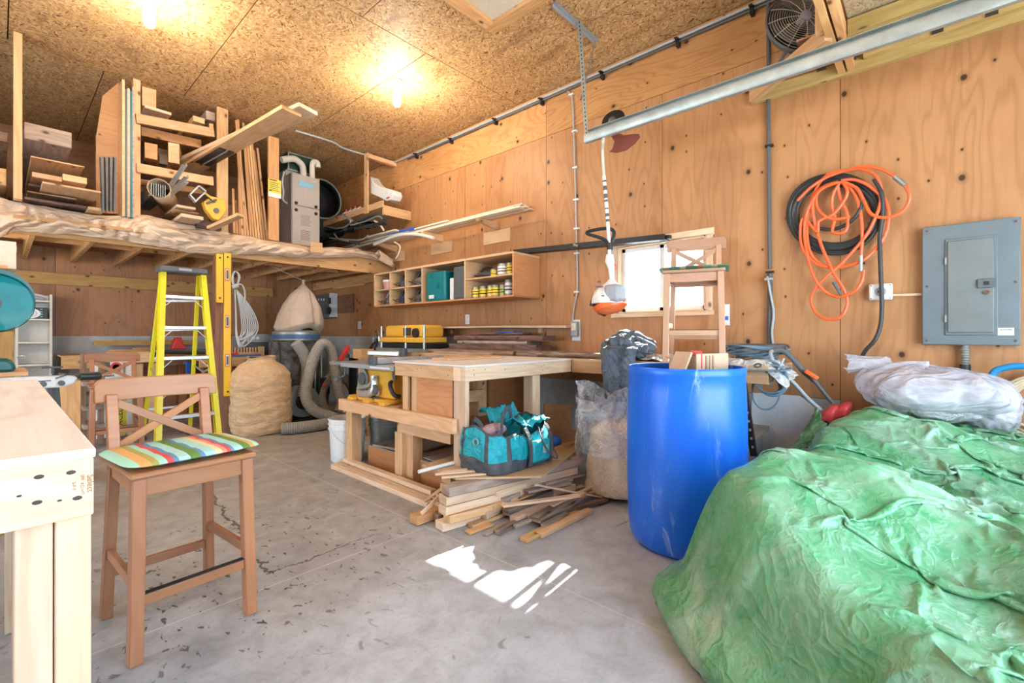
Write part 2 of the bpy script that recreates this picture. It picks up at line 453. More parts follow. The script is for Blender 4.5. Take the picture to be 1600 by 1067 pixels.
def guard_mat():
    m = NT('tinted_teal_guard'); m.fin((.0, .16, .18), .06)
    t = m.n('ShaderNodeBsdfTransparent', {0: (.16, .58, .6)})
    m.set(m.t.nodes['Material Output'], 'Surface', m.n('ShaderNodeMixShader', {0: .78, 1: m.bsdf.outputs[0], 2: t}))
    return m.mat
M['guard'] = guard_mat()
def emit(name, col, st):
    m = NT(name); m.fin(col, .4); m.set(m.bsdf, 'Emission Color', col); m.set(m.bsdf, 'Emission Strength', st); return m.mat
M['bulb'] = emit('lit_bulb', (1, .93, .82), 60)
def concrete_floor():
    m = NT('concrete_floor'); g = m.geo()
    n1 = m.noise(g, 1.1, 5, .6); n2 = m.noise(g, 7, 5, .65, .5); n3 = m.noise(g, 60, 3, .6)
    s = m.n('ShaderNodeSeparateXYZ', {0: g}, 0); y = s.node.outputs[1]
    col = m.mix(m.ramp(n1, [(.35, 0.0), (.65, 1.0)]), (.49, .515, .56), (.385, .40, .43))
    # the floor turns browner towards the back
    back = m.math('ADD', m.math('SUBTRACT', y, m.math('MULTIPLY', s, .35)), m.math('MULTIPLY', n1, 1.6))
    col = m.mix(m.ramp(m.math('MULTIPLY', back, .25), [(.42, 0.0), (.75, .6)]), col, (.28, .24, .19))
    col = m.mix(m.ramp(n2, [(.42, 0.0), (.72, .42)]), col, (.16, .145, .13))
    col = m.mix(m.ramp(n2, [(.2, .5), (.42, 0.0)]), col, (.5, .5, .51))
    col = m.mix(m.ramp(n3, [(.5, 0.0), (.8, .25)]), col, (.15, .14, .13))
    # black drip stains gathered around the stool
    d = m.n('ShaderNodeVectorMath', {0: m.scale(g, (1, 1, 0)), 1: (.75, 2.35, 0)}, 1, operation='DISTANCE')
    region = m.ramp(d, [(.5, 1.0), (1.3, 0.0)])
    spots = m.noise(m.scale(g, (1, .55, 1)), 30, 3, .5, .5)
    st = m.math('MULTIPLY', m.ramp(spots, [(.63, 0.0), (.66, 1.0)]), region)
    col = m.mix(m.math('MULTIPLY', st, .85), col, (.035, .03, .028))
    spots2 = m.noise(m.vm('ADD', g, (5, 3, 0)), 9, 3, .5, 1)
    col = m.mix(m.ramp(spots2, [(.70, 0.0), (.74, .5)]), col, (.07, .06, .05))
    # saw cuts
    def line(axis_val, at_, w):
        return m.math('LESS_THAN', m.math('ABSOLUTE', m.math('SUBTRACT', axis_val, at_)), w)
    cuts = m.math('MAXIMUM', line(s, 1.60, .003), line(y, 2.09, .003))
    col = m.mix(m.math('MULTIPLY', cuts, .6), col, (.62, .6, .57))
    wob = m.math('MULTIPLY', m.math('SUBTRACT', m.noise(g, 3.0, 5, .7), .5), .22)
    cx_ = m.math('ABSOLUTE', m.math('SUBTRACT', m.math('ADD', s, wob), m.math('ADD', .58, m.math('MULTIPLY', y, .105))))
    inr = m.math('MULTIPLY', m.math('GREATER_THAN', y, 2.2), m.math('LESS_THAN', y, 4.4))
    cy_ = m.math('ABSOLUTE', m.math('SUBTRACT', m.math('ADD', y, wob), 2.2))
    iny = m.math('MULTIPLY', m.math('GREATER_THAN', s, .8), m.math('LESS_THAN', s, 1.35))
    crack = m.math('MAXIMUM', m.math('MULTIPLY', m.math('LESS_THAN', cx_, .008), inr), m.math('MULTIPLY', m.math('LESS_THAN', cy_, .004), iny))
    col = m.mix(m.math('MULTIPLY', crack, .8), col, (.04, .035, .03))
    m.bump(m.math('SUBTRACT', n3, m.math('MULTIPLY', cuts, 2)), .12, .004)
    return m.fin(col, m.ramp(n2, [(.3, .38), (.7, .62)]), spec=.45)
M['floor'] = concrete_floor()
def foundation():
    m = NT('poured_concrete_wall'); g = m.geo(); n = m.noise(g, 5, 5, .65); 
    m.bump(n, .15, .01)
    return m.fin(m.ramp(n, [(.3, (.36, .36, .355)), (.7, (.54, .535, .52))]), .8)
M['found'] = foundation()
def tarp_mat():
    m = NT('green_tarp'); g = m.geo()
    n1 = m.noise(g, 2.2, 4, .6, .5); n2 = m.noise(g, 6, 5, .65, .9)
    col = m.ramp(n1, [(.28, (.010, .15, .04)), (.5, (.028, .25, .078)), (.72, (.075, .37, .15))])
    dust = m.math('MULTIPLY', m.ramp(n2, [(.36, .05), (.66, 1.0)]), m.ramp(m.noise(m.vm('ADD', g, (3, 1, 4)), 1.7, 4, .55), [(.38, .15), (.66, .85)]))
    col = m.mix(dust, col, (.42, .56, .46))
    sand = m.math('MULTIPLY', m.ramp(m.noise(g, 3.3, 6, .72, .6), [(.66, 0.0), (.69, 1.0)]), .7)
    col = m.mix(sand, col, (.60, .56, .47))
    # crumple creases: thin ridges of three sizes
    c1, c2, c3 = m.creases(g, 5.5, (0, 0, 0), 1.6), m.creases(g, 12, (4, 1, 2), 1.5), m.creases(g, 27, (1, 7, 2), 1.3)
    h = m.math('ADD', m.math('MULTIPLY', c1, 1.0), m.math('ADD', m.math('MULTIPLY', c2, .6), m.math('MULTIPLY', c3, .22)))
    zone = m.ramp(m.noise(m.vm('ADD', g, (8, 3, 1)), 3.0, 2, .5), [(.35, .25), (.65, 1.0)])
    h = m.math('MULTIPLY', h, zone)
    col = m.mix(m.math('MULTIPLY', m.math('ADD', c2, c3), .08), col, (.50, .62, .52))
    m.bump(h, .5, .011)
    return m.fin(col, .36, spec=.5)
M['tarp'] = tarp_mat()
def drum_mat():
    m = NT('blue_drum_plastic'); o = m.obj()
    n = m.noise(m.scale(o, (9, 9, 2.2)), 1.0, 6, .75, 1.0); n2 = m.noise(m.scale(o, (1, 1, .4)), 5, 4, .6)
    col = m.mix(m.ramp(n2, [(.4, 0.0), (.7, .5)]), (.005, .125, .70), (.02, .2, .8))
    z = m.n('ShaderNodeSeparateXYZ', {0: o}, 2)
    wear = m.math('MULTIPLY', m.ramp(n, [(.58, 0.0), (.68, 1.0)]), m.ramp(z, [(.0, .75), (.5, .22), (.8, .3), (.93, .9)]))
    col = m.mix(wear, col, (.45, .6, .85))
    m.bump(n, .06, .01)
    return m.fin(col, .33, spec=.5)
M['drum'] = drum_mat()
def fabric(name, col, dark, sc=14, rough=.85, wr=.5, dist=.03, cr=0, st=(1, 1, 1)):
    m = NT(name); o = m.obj(); n = m.noise(m.scale(o, (1, 1, 1)), sc, 5, .62, 1.4)
    w = m.noise(o, 400, 2, .5); h = m.math('ADD', n, m.math('MULTIPLY', w, .03))
    if cr: h = m.math('ADD', m.math('MULTIPLY', h, .4), m.math('ADD', m.creases(o, cr, (2, 1, 0), 1.5, st), m.math('MULTIPLY', m.creases(o, cr*2.4, (5, 1, 3), 1.4, st), .45)))
    m.bump(h, wr, dist)
    return m.fin(m.ramp(n, [(.28, dark), (.62, col)]), rough)
M['burlap'] = fabric('dust_sack', (.66, .46, .27), (.54, .35, .19), 9, wr=.4, dist=.012, cr=6, st=(.6, .6, 2))
M['canvas'] = fabric('filter_cloth', (.56, .46, .37), (.46, .37, .29), 5, wr=.35, dist=.012, cr=3)
M['jean'] = fabric('denim', (.13, .16, .20), (.035, .045, .06), 5, wr=.6, dist=.02, cr=6)
M['dropcloth'] = fabric('drop_cloth', (.62, .60, .56), (.34, .33, .31), 8, cr=9)
M['ticloth'] = fabric('teal_cloth', (.01, .40, .48), (.0, .27, .33), 10, .5, wr=.4, dist=.012, cr=8)
M['dkcloth'] = fabric('charcoal_cloth', (.09, .10, .11), (.035, .04, .045), 10, .7)
M['blacksheet'] = fabric('black_film', (.02, .025, .03), (.01, .01, .012), 12, .25)
M['paper'] = fabric('vapour_sheet', (.68, .51, .37), (.62, .46, .33), 4, .2, .7, .014, cr=5, st=(.5, 1, 1.2))
M['shaving'] = fabric('wood_shavings', (.88, .75, .57), (.66, .50, .34), 55, .8, .7)
def stripes(name, cols, period, ax=0, stitch=True):
    m = NT(name); o = m.obj(); s = m.n('ShaderNodeSeparateXYZ', {0: o}, ax)
    f = m.math('FRACT', m.math('ADD', m.math('DIVIDE', s, period), 10.5))
    n = sum(w for w, c in cols); st = []; a = 0
    for w, c in cols: st.append((a/n, c)); a += w
    col = m.ramp(f, st, 'CONSTANT')
    w = m.noise(o, 300, 2, .5); m.bump(w, .15, .001)
    return m.fin(col, .85)
MINT = (.42, .80, .68); RD = (.72, .10, .11); GR = (.14, .30, .07); BL = (.12, .32, .58); AQ = (.42, .78, .80); OR = (.78, .46, .17); CR = (.80, .78, .52); PK = (.80, .36, .27); KH=(.45,.42,.12)
M['stripe'] = stripes('striped_fabric', [(3, MINT), (2, OR), (1.4, KH), (1.6, MINT), (1.3, RD), (1, BL), (2.3, AQ), (2.2, GR), (1, BL), (2.4, AQ), (1.4, CR), (1, PK), (1, RD), (.8, BL), (2, AQ), (2, GR), (1.2, OR), (1.6, MINT), (1, RD), (1, PK)], .46)
M['stripe_green'] = stripes('green_striped_fabric', [(2, (.12, .32, .22)), (1, (.55, .45, .35)), (2, (.10, .25, .17)), (1, (.45, .2, .13)), (1.5, (.2, .42, .3)), (1, (.5, .48, .3))], .3)
M['hose'] = NT('flex_hose')
_m = M['hose']; _uv = _m.uv(); _s = _m.n('ShaderNodeSeparateXYZ', {0: _uv}, 0)
_w = _m.math('SINE', _m.math('MULTIPLY', _s, 6.28/.016)); _m.bump(_w, .8, .01)
M['hose'] = _m.fin(_m.mix(_m.math('MULTIPLY', _m.math('ADD', _w, 1), .5), (.36, .34, .30), (.50, .47, .42)), .5)
# ---------------------------------------------------------------- the room
XW, YB, CEIL, XL, YF = 3.7, 7.97, 3.53, -3.2, -1.5
def struct(name, mb, mats, label=None, **kw):
    o = mb.build(name, mats, **kw); o['kind'] = 'structure'
    if label: o['label'] = label
    return o
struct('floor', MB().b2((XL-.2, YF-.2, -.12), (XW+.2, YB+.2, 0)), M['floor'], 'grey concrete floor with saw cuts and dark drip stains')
# outside ground beyond the window and the open doors
g = NT('snowy_ground'); M['ground'] = g.fin((.62, .63, .62), .9)
struct('ground', MB().b2((-30, -30, -.3), (40, 40, -.14)), M['ground'], 'pale ground outside the building')
# window opening
WY0, WY1, WZ0, WZ1 = 1.285, 2.055, 1.27, 1.86
def clip_panel(mb, y0, y1, z0, z1):
    g_ = .0018
    y0 += g_; y1 -= g_; z0 += g_; z1 -= g_
    t = random.random()
    if y1 <= WY0 or y0 >= WY1 or z1 <= WZ0 or z0 >= WZ1:
        mb.b2((XW, y0, z0), (XW+.012, y1, z1), t); return
    for a, b, c, d in ((y0, WY0, z0, z1), (WY1, y1, z0, z1), (max(y0, WY0), min(y1, WY1), z0, WZ0), (max(y0, WY0), min(y1, WY1), WZ1, z1)):
        if b-a > .01 and d-c > .01:
            n = len(mb.uv)
            mb.b2((XW, a, c), (XW+.012, b, d), t)
            for k in range(n, len(mb.uv)):          # keep the grain continuous round the opening
                mb.uv[k] = [(mb.v[i].z, mb.v[i].y) for i in mb.f[k]]
w = MB()
ys = [.425+1.22*k for k in range(-2, 8)]
for i in range(len(ys)-1):
    y0, y1 = max(ys[i], YF), min(ys[i+1], YB)
    if y1 <= y0: continue
    low = .25 if y1 < .5 else (.65 if y0 < 3.4 else 1.07)
    w.m(0); clip_panel(w, y0, y1, low, 3.09)
for k in range(4):
    y0, y1 = max(.425+2.44*(k-1), YF), min(.425+2.44*k, YB)
    w.m(1); w.b2((XW, y0+.002, 3.092), (XW+.012, y1-.002, CEIL))
w.m(2)      # dark backing seen in the gaps
for a, b, c, d in ((YF, WY0, .0, CEIL), (WY1, YB, .0, CEIL), (WY0, WY1, .0, WZ0), (WY0, WY1, WZ1, CEIL)):
    w.b2((XW+.012, a, c), (XW+.12, b if b < YB else YB+.012, d))
w.m(3); w.b2((XW, YF, 0), (XW+.012, .424, .248)).b2((XW, .426, 0), (XW+.012, 4.085, .648)); w.b2((XW, 4.085, 0), (XW+.012, YB, 1.068))
struct('wall_right', w, [M['ply'], M['ply_h'], M['dark'], M['found']], 'fir plywood wall with dark knots above a concrete foundation')
w = MB()
k = 0; x = XL
while x < XW:
    x1 = min(x+1.22, XW); w.m(0); w.b2((x+.002, YB, 1.072), (x1-.002, YB+.012, 3.09)); w.b2((x+.002, YB, 3.094), (x1-.002, YB+.012, CEIL)); x = x1
w.m(1); w.b2((XL-.1, YB+.012, 0), (XW+.12, YB+.1, CEIL)); w.m(2); w.b2((XL, YB-.004, 0), (XW, YB+.012, 1.07))
struct('wall_back', w, [M['ply_back'], M['dark'], M['found']], 'brown plywood wall above a concrete strip at the far end')
w = MB().m(0)
for a, b, z0, z1 in ((YF, 2.3, 0, CEIL), (5.5, YB, 0, CEIL), (2.3, 5.5, 2.35, CEIL)): w.b2((XL-.1, a, z0), (XL, b, z1))
struct('wall_left', w, [M['ply']])
w = MB()
for a, b, z0, z1 in ((XL, -.2, 0, CEIL), (2.9, XW, 0, CEIL), (-.2, 2.9, 2.4, CEIL)): w.b2((a, YF-.1, z0), (b, YF, z1))
struct('wall_front', w, [M['ply']])
# ceiling of OSB sheets, long side along Y
w = MB().m(0)
for j, (r0, r1, x0) in enumerate(((YF, .80, 1.26), (.80, 3.24, 1.87), (3.24, 5.68, 1.265), (5.68, YB, 1.87))):
    x = x0-1.22*6
    while x < XW:
        a, b = max(x, XL), min(x+1.22, XW)
        if b > a+.01: w.b2((a+.004, r0+.004, CEIL), (b-.004, r1-.004, CEIL+.012))
        x += 1.22
w.m(1); w.b2((XL-.1, YF-.1, CEIL+.012), (XW+.12, YB+.1, CEIL+.1))
struct('ceiling', w, [M['osb'], M['dark']], 'OSB sheet ceiling')
# unseen eave added outside the window wall to clip the sun patch
struct('trim_1', MB().b2((XW+.12, -2, 2.06), (XW+.62, 9, 2.14)), M['white'], 'unseen white soffit added outside to clip the sun patch')
# window
w = MB()
y0, y1, z0, z1 = WY0, WY1, WZ0, WZ1
for a, b, c, d in ((y0-.06, y1+.06, z1-.004, z1+.05), ):
    w.b2((XW-.02, a, c), (XW, b, d))
w.b2((XW-.02, y0-.06, z0-.035), (XW, y1+.06, z0+.002)).b2((XW-.02, y0-.05, z0), (XW, y0+.003, z1)).b2((XW-.02, y1-.003, z0), (XW, y1+.05, z1))
w.b2((XW-.02, y0, z1-.012), (XW+.12, y1, z1)).b2((XW-.02, y0, z0), (XW+.12, y1, z0+.012)).b2((XW-.02, y0, z0), (XW+.12, y0+.012, z1)).b2((XW-.02, y1-.012, z0), (XW+.12, y1, z1))
win = struct('window_1', w, M['pine_pale'], 'small white sliding window in a raw wood casing behind the bench stool')
w = MB(); f = .035
for a, b, c, d in ((y0+.012, y1-.012, z1-.012-f, z1-.012), (y0+.012, y1-.012, z0+.012, z0+.012+f), (y0+.012, y0+.012+f, z0+.012, z1-.012), (y1-.012-f, y1-.012, z0+.012, z1-.012), ((y0+y1)/2-.02, (y0+y1)/2+.02, z0, z1)):
    w.b2((XW+.05, a, c), (XW+.10, b, d))
w.build('window_frame', M['white'], win, bevel=.003)
ym = (y0+y1)/2
MB().b2((XW+.072, y0+.04, z0+.04), (XW+.076, ym-.015, z1-.04)).build('pane', M['glass'], win)
MB().b2((XW+.082, ym+.015, z0+.04), (XW+.086, y1-.04, z1-.04)).build('pane', M['glass'], win)
# framed attic hatch in the ceiling
HX, HY = 2.64, 2.58
h = thing('ceiling_hatch', 'attic hatch in the ceiling with a wooden frame and pale grey panel', 'hatch', (HX-.6, HY-.6, CEIL-.05))
w = MB(); t = .09
w.b2((HX-t, HY-1.25, CEIL-.055), (HX, HY, CEIL)).b2((HX-1.25, HY-t, CEIL-.0551), (HX-t, HY, CEIL)).b2((HX-1.25, HY-1.25, CEIL-.055), (HX-1.25+t, HY-t, CEIL)).b2((HX-1.25+t, HY-1.25, CEIL-.055), (HX-t, HY-1.25+t, CEIL))
w.build('frame', M['pine_warm'], h, bevel=.003)
MB().b2((HX-1.25+t, HY-1.25+t, CEIL-.02), (HX-t, HY-t, CEIL-.002)).build('panel', M['cream'], h)
# bulbs
def bulb(x, y, label, CEIL=CEIL):
    t = thing('bulb_light', label, 'light', (x, y, CEIL))
    MB().lathe([(.062, CEIL), (.062, CEIL-.018), (.05, CEIL-.03), (.03, CEIL-.04), (.03, CEIL-.07)], (x, y, 0), 24).build('socket', M['whitep'], t)
    prof = [(.028, CEIL-.07), (.032, CEIL-.085), (.036, CEIL-.10), (.036, CEIL-.215), (.026, CEIL-.235), (.005, CEIL-.243)]
    MB().lathe(prof, (x, y, 0), 20).build('bulb', M['bulb'], t)
    l = bpy.data.lights.new('lamp', 'POINT'); l.energy = 40; l.color = (1, .85, .66); l.shadow_soft_size = .06
    lo = bpy.data.objects.new('lamp', l); C.objects.link(lo); lo.location = (x, y, CEIL-.29)
    if CEIL < 3: l.energy = 20
    return t
bulb(2.57, 3.81, 'lit white tube bulb on the ceiling between the hatch and the furnace')
bulb(.72, 4.15, 'lit white bulb at the top edge above the lumber rack')
bulb(-1.0, 1.0, 'unseen fill bulb added on the ceiling above the open bench')  # out-of-frame bulb added as fill light
bulb(-.6, 5.8, 'unseen fill bulb added under the mezzanine beyond the left edge', 1.985)  # out-of-frame bulb added to brighten the bookcase
# conduit: across the ceiling and along the top of the window wall
zc = CEIL-.02
pts = [P(462, 204, Z=zc), P(520, 222, Z=zc), Vector((3.0, 5.64, zc)), Vector((3.55, 5.6, zc)), Vector((3.66, 5.5, zc-.02)), Vector((3.67, 5.2, zc-.03)), Vector((3.67, .7, zc-.03))]
t = MB().tube(smooth_path(pts, 5), .012, 8)
cdt = thing('ceiling_conduit', 'pale cable conduit running across the ceiling and along the top of the plywood wall', 'conduit', (3.67, 3, zc-.03))
t.build('pipe', M['greycable'], cdt)
MB().tube([(3.675, 5.2, zc-.06), (3.675, 3.8, zc-.056), (3.675, .2, zc-.06)], .009, 6).build('cable', M['dgrey'], cdt)
for yy in (5.0, 4.3, 3.55, 2.9, 2.2, 1.5, .95):
    MB().b2((3.655, yy-.012, zc-.10), (3.70, yy+.012, zc-.035)).b2((3.62, yy-.012, zc-.055), (3.70, yy+.012, zc-.045)).build('clip', M['blackm'], cdt)
def wall_cable(name, label, pxs, mat, r, X=3.685, clips=(), cmat=None, cat='cable'):
    pp = [P(a, b, X=X) for a, b in pxs]
    o = thing(name, label, cat, pp[0])
    MB().tube(smooth_path(pp, 4), r, 7).build('cable', mat, o)
    for a, b in clips:
        q = P(a, b, X=X); MB().box(q, (.03, .05, .014)).build('clip', cmat or M['whitep'], o)
    return o
wall_cable('wall_cable', 'thin cable stapled down the plywood wall to the thermostat box', [(872, 137), (890, 145), (895, 170), (899, 300), (901, 385), (902, 450), (898, 475), (895, 500), (898, 522)], M['greycable'], .007, clips=[(893, 148), (898, 205), (899, 262), (900, 312), (901, 357), (901, 396), (901, 456)])
wall_cable('wall_conduit', 'dark conduit running down the plywood wall beside the hose coils', [(1200, -5), (1201, 200), (1202, 360), (1203, 420)], M['dgrey'], .013, X=3.68, clips=[(1202, 228), (1203, 425)], cmat=M['blackm'], cat='conduit')
wall_cable('grey_conduit', 'grey conduit continuing down the wall behind the mower handle', [(1203, 428), (1203, 480), (1202, 520), (1204, 558)], M['dgrey'], .017, X=3.675, cat='conduit')
wall_cable('loose_cable', 'loose pale cable drooping beside the dark conduit on the wall', [(1199, 432), (1204, 460), (1209, 490), (1206, 520), (1210, 550)], M['greycable'], .008, X=3.65, clips=[(1201, 436)], cmat=M['greycable'])
def plate(name, label, px, py, X, w_, h_, mat, cat='outlet', inner=None):
    q = P(px, py, X=XW); o = thing(name, label, cat, q)
    MB().box(q-Vector((.006, 0, 0)), (.012, w_, h_)).build('cover', mat, o, bevel=.002)
    if inner: 
        for dz in (-.022, .022): MB().box(q+Vector((-.013, 0, dz)), (.004, .03, .028)).build('socket', inner, o)
    return o
plate('outlet_plate', 'white outlet plate on the wall under the cubby shelf', 731, 499, XW, .07, .115, M['whitep'], inner=M['cream'])
plate('outlet_plate', 'small white plate on the wall beside the planer, far left', 562, 508, XW, .08, .12, M['whitep'], inner=M['cream'])
o = plate('thermostat', 'grey thermostat box on the wall at the right end of the long board shelf', 901, 516, XW, .09, .2, M['silver'], 'thermostat')
q = P(901, 514, X=XW); MB().box(q-Vector((.03, 0, 0)), (.045, .075, .14)).build('body', M['grey'], o, bevel=.008)
MB().box(q-Vector((.054, 0, -.02)), (.004, .05, .07)).build('screen', M['cream'], o, bevel=.002)
o = plate('switch_plate', 'white switch plate with a blue tag behind the stool on the bench', 1134, 492, XW, .06, .16, M['whitep'])
q = P(1134, 497, X=XW-.014); MB().box(q, (.004, .035, .03)).build('tag', M['blue'], o)
# grey electrical panel
ep = thing('electrical_panel', 'grey metal electrical panel with a hinged door on the plywood wall', 'electrical panel', (3.65, -.173, 1.02))
MB().b2((3.64, -.37, 1.02), (3.70, .023, 1.708)).build('cover', M['panelgrey'], ep, bevel=.004)
MB().b2((3.632, -.285, 1.075), (3.642, -.075, 1.625)).build('door_frame', M['panelgrey'], ep, bevel=.003)
epd = MB().b2((3.624, -.27, 1.09), (3.634, -.085, 1.61)).build('door', M['panelgrey2'], ep, bevel=.004)
l = MB().b2((3.612, -.275, 1.335), (3.626, -.205, 1.385)).build('latch', M['dgrey'], epd, bevel=.002)
MB().b2((3.608, -.25, 1.35), (3.613, -.23, 1.37)).build('button', M['black'], epd)
MB().lathe([(.012, 0), (.012, .01)], (3.624, -.24, 1.31), 12, Matrix.Rotation(-PI/2, 3, 'Y')).build('lock', M['chrome'], epd)
for yy in (-.35, .003):
    for zz in (1.045, 1.36, 1.685): MB().lathe([(.007, 0), (.006, .004)], (3.64, yy, zz), 10, Matrix.Rotation(-PI/2, 3, 'Y')).build('screw', M['chrome'], ep)
for zz in (1.17, 1.5): MB().b2((3.626, -.082, zz-.02), (3.632, -.074, zz+.02)).build('hinge', M['steel'], ep)
lb = MB().b2((3.637, -.345, 1.075), (3.641, -.275, 1.115)).build('label', M['white'], ep)
text_mesh('lettering', 'CAUTION', .012, M['ink'], ep, (3.636-3.65, -.31+.173, 1.104-1.02), (PI/2, 0, -PI/2))
MB().b2((3.6362, -.335, 1.093), (3.6367, -.285, 1.0945)).b2((3.6362, -.335, 1.087), (3.6367, -.285, 1.0885)).b2((3.6362, -.33, 1.081), (3.6367, -.29, 1.0825)).build('lettering', M['ink'], ep)
q = P(1508, 540, X=3.66); 
fc = thing('flexible_conduit', 'ribbed metal conduit stub below the electrical panel ending in black pipe', 'conduit', (3.66, q.y, .8))
pr = []
for i in range(17): pr += [(.017 if i % 2 else .021, 1.02-.007*i)]
MB().lathe(pr, (3.66, q.y, 0), 16).build('metal_conduit', M['steel'], fc)
MB().lathe([(.024, .91), (.024, .66)], (3.66, q.y, 0), 16).build('black_pipe', M['rubber'], fc)
# range outlet and its conduit
q = P(1376, 456, X=3.66); oo = thing('range_outlet', 'square white power outlet with a round socket beneath the hose coils', 'outlet', q)
MB().box(q+Vector((.012, 0, 0)), (.055, .115, .1)).build('box', M['whitep'], oo, bevel=.008)
MB().lathe([(.028, 0), (.028, .006), (.02, .008)], q-Vector((.015, 0, 0)), 20, Matrix.Rotation(-PI/2, 3, 'Y')).build('socket', M['grey'], oo)
for a in (-.011, .011): MB().box(q+Vector((-.0235, a, 0)), (.003, .006, .016)).build('slot', M['black'], oo)
for a in (-.047, .047):
    for b in (-.04, .04): MB().lathe([(.005, 0), (.004, .003)], q+Vector((-.0155, a, b)), 8, Matrix.Rotation(-PI/2, 3, 'Y')).build('screw', M['grey'], oo)
a = P(1394, 461, X=3.675); b = P(1440, 460, X=3.675)
tag(MB().tube([a, b], .008, 10).build('outlet_conduit', M['pine_pale']), 'short conduit between the white outlet and the electrical panel', 'conduit')
# knotty boards: header board of the back wall
tag(MB().b2((XL, YB-.045, 1.70), (2.98, YB-.002, 1.845)).build('wall_board', M['pine_yellow'], bevel=.003), 'long yellow pine board nailed across the back plywood wall', 'board')
# ---------------------------------------------------------------- near left workbench
bx, by, bz = .098, .94, .90
wb = thing('workbench', 'pale worn plywood workbench on two by four legs at the left edge, nearest the camera', 'workbench', (bx-.4, by+.8, 0))
top = MB().b2((bx-1.0, by, bz-.014), (bx, by+1.66, bz)).build('bench_top', M['ply_top'], wb, bevel=.002)
z0 = bz-.0142
MB().b2((bx-1.0, by+.002, z0-.087), (bx-.002, by+.040, z0)).build('apron', M['pine_pale'], wb, bevel=.0025)
MB().b2((bx-.040, by+.041, z0-.087), (bx-.002, by+1.64, z0)).build('apron', M['pine_pale'], wb, bevel=.0025)
MB().b2((bx-1.0, by+1.602, z0-.087), (bx-.041, by+1.64, z0)).build('apron', M['pine_pale'], wb, bevel=.0025)
for k in (0, 1):
    for yy in (by+.041, by+1.51):
        MB().b2((bx-.042-.043*k-.0005, yy, 0), (bx-.001-.043*k, yy+.089, z0-.088 if yy < by+.1 else z0-.088)).build('leg', M['pine_pale'], wb, bevel=.003)
for k in (0, 1):
    for yy in (by+.041, by+1.51):
        MB().b2((bx-.99+.043*k, yy, 0), (bx-.949+.043*k, yy+.089, z0-.088)).build('leg', M['pine_pale'], wb, bevel=.003)
for px, py in ((61, 745), (111, 738), (58, 785), (121, 778), (30, 775), (93, 782)):
    q = P(px, py, Y=by+.002)
    r_ = .0040 if px not in (30, 93) else .002
    MB().lathe([(r_, -.0005), (r_, .0006), (r_*.7, .001)], q, 10, Matrix.Rotation(PI/2, 3, 'X') @ Matrix.Diagonal((1.4, .8, 1))).build('screw', M['ink'], wb)
q = P(130, 757, Y=by+.0012)
L0 = Vector((q.x, q.y-.0005, q.z))-world_loc(wb)
for i, (s_, sz) in enumerate((('Select', .011), ('SPF  KD-HT', .006), ('S-P-F', .006))):
    text_mesh('stamp_text', s_, sz, M['stampink'], wb, L0+Vector((.008-.009*i, 0, 0)), (PI/2, PI/2, 0), .0001)
bn = thing('storage_bin', 'dark blue storage bin under the near left workbench', 'bin', (bx-.45, by+.45, 0))
b = MB(); b.b2((bx-.75, by+.16, .0), (bx-.13, by+.75, .5)); b.build('body', plain('navy_plastic', (.02, .05, .09), .4), bn, bevel=.02)
MB().b2((bx-.77, by+.14, .5), (bx-.11, by+.77, .54)).build('lid', M['dgrey'], bn, bevel=.01)
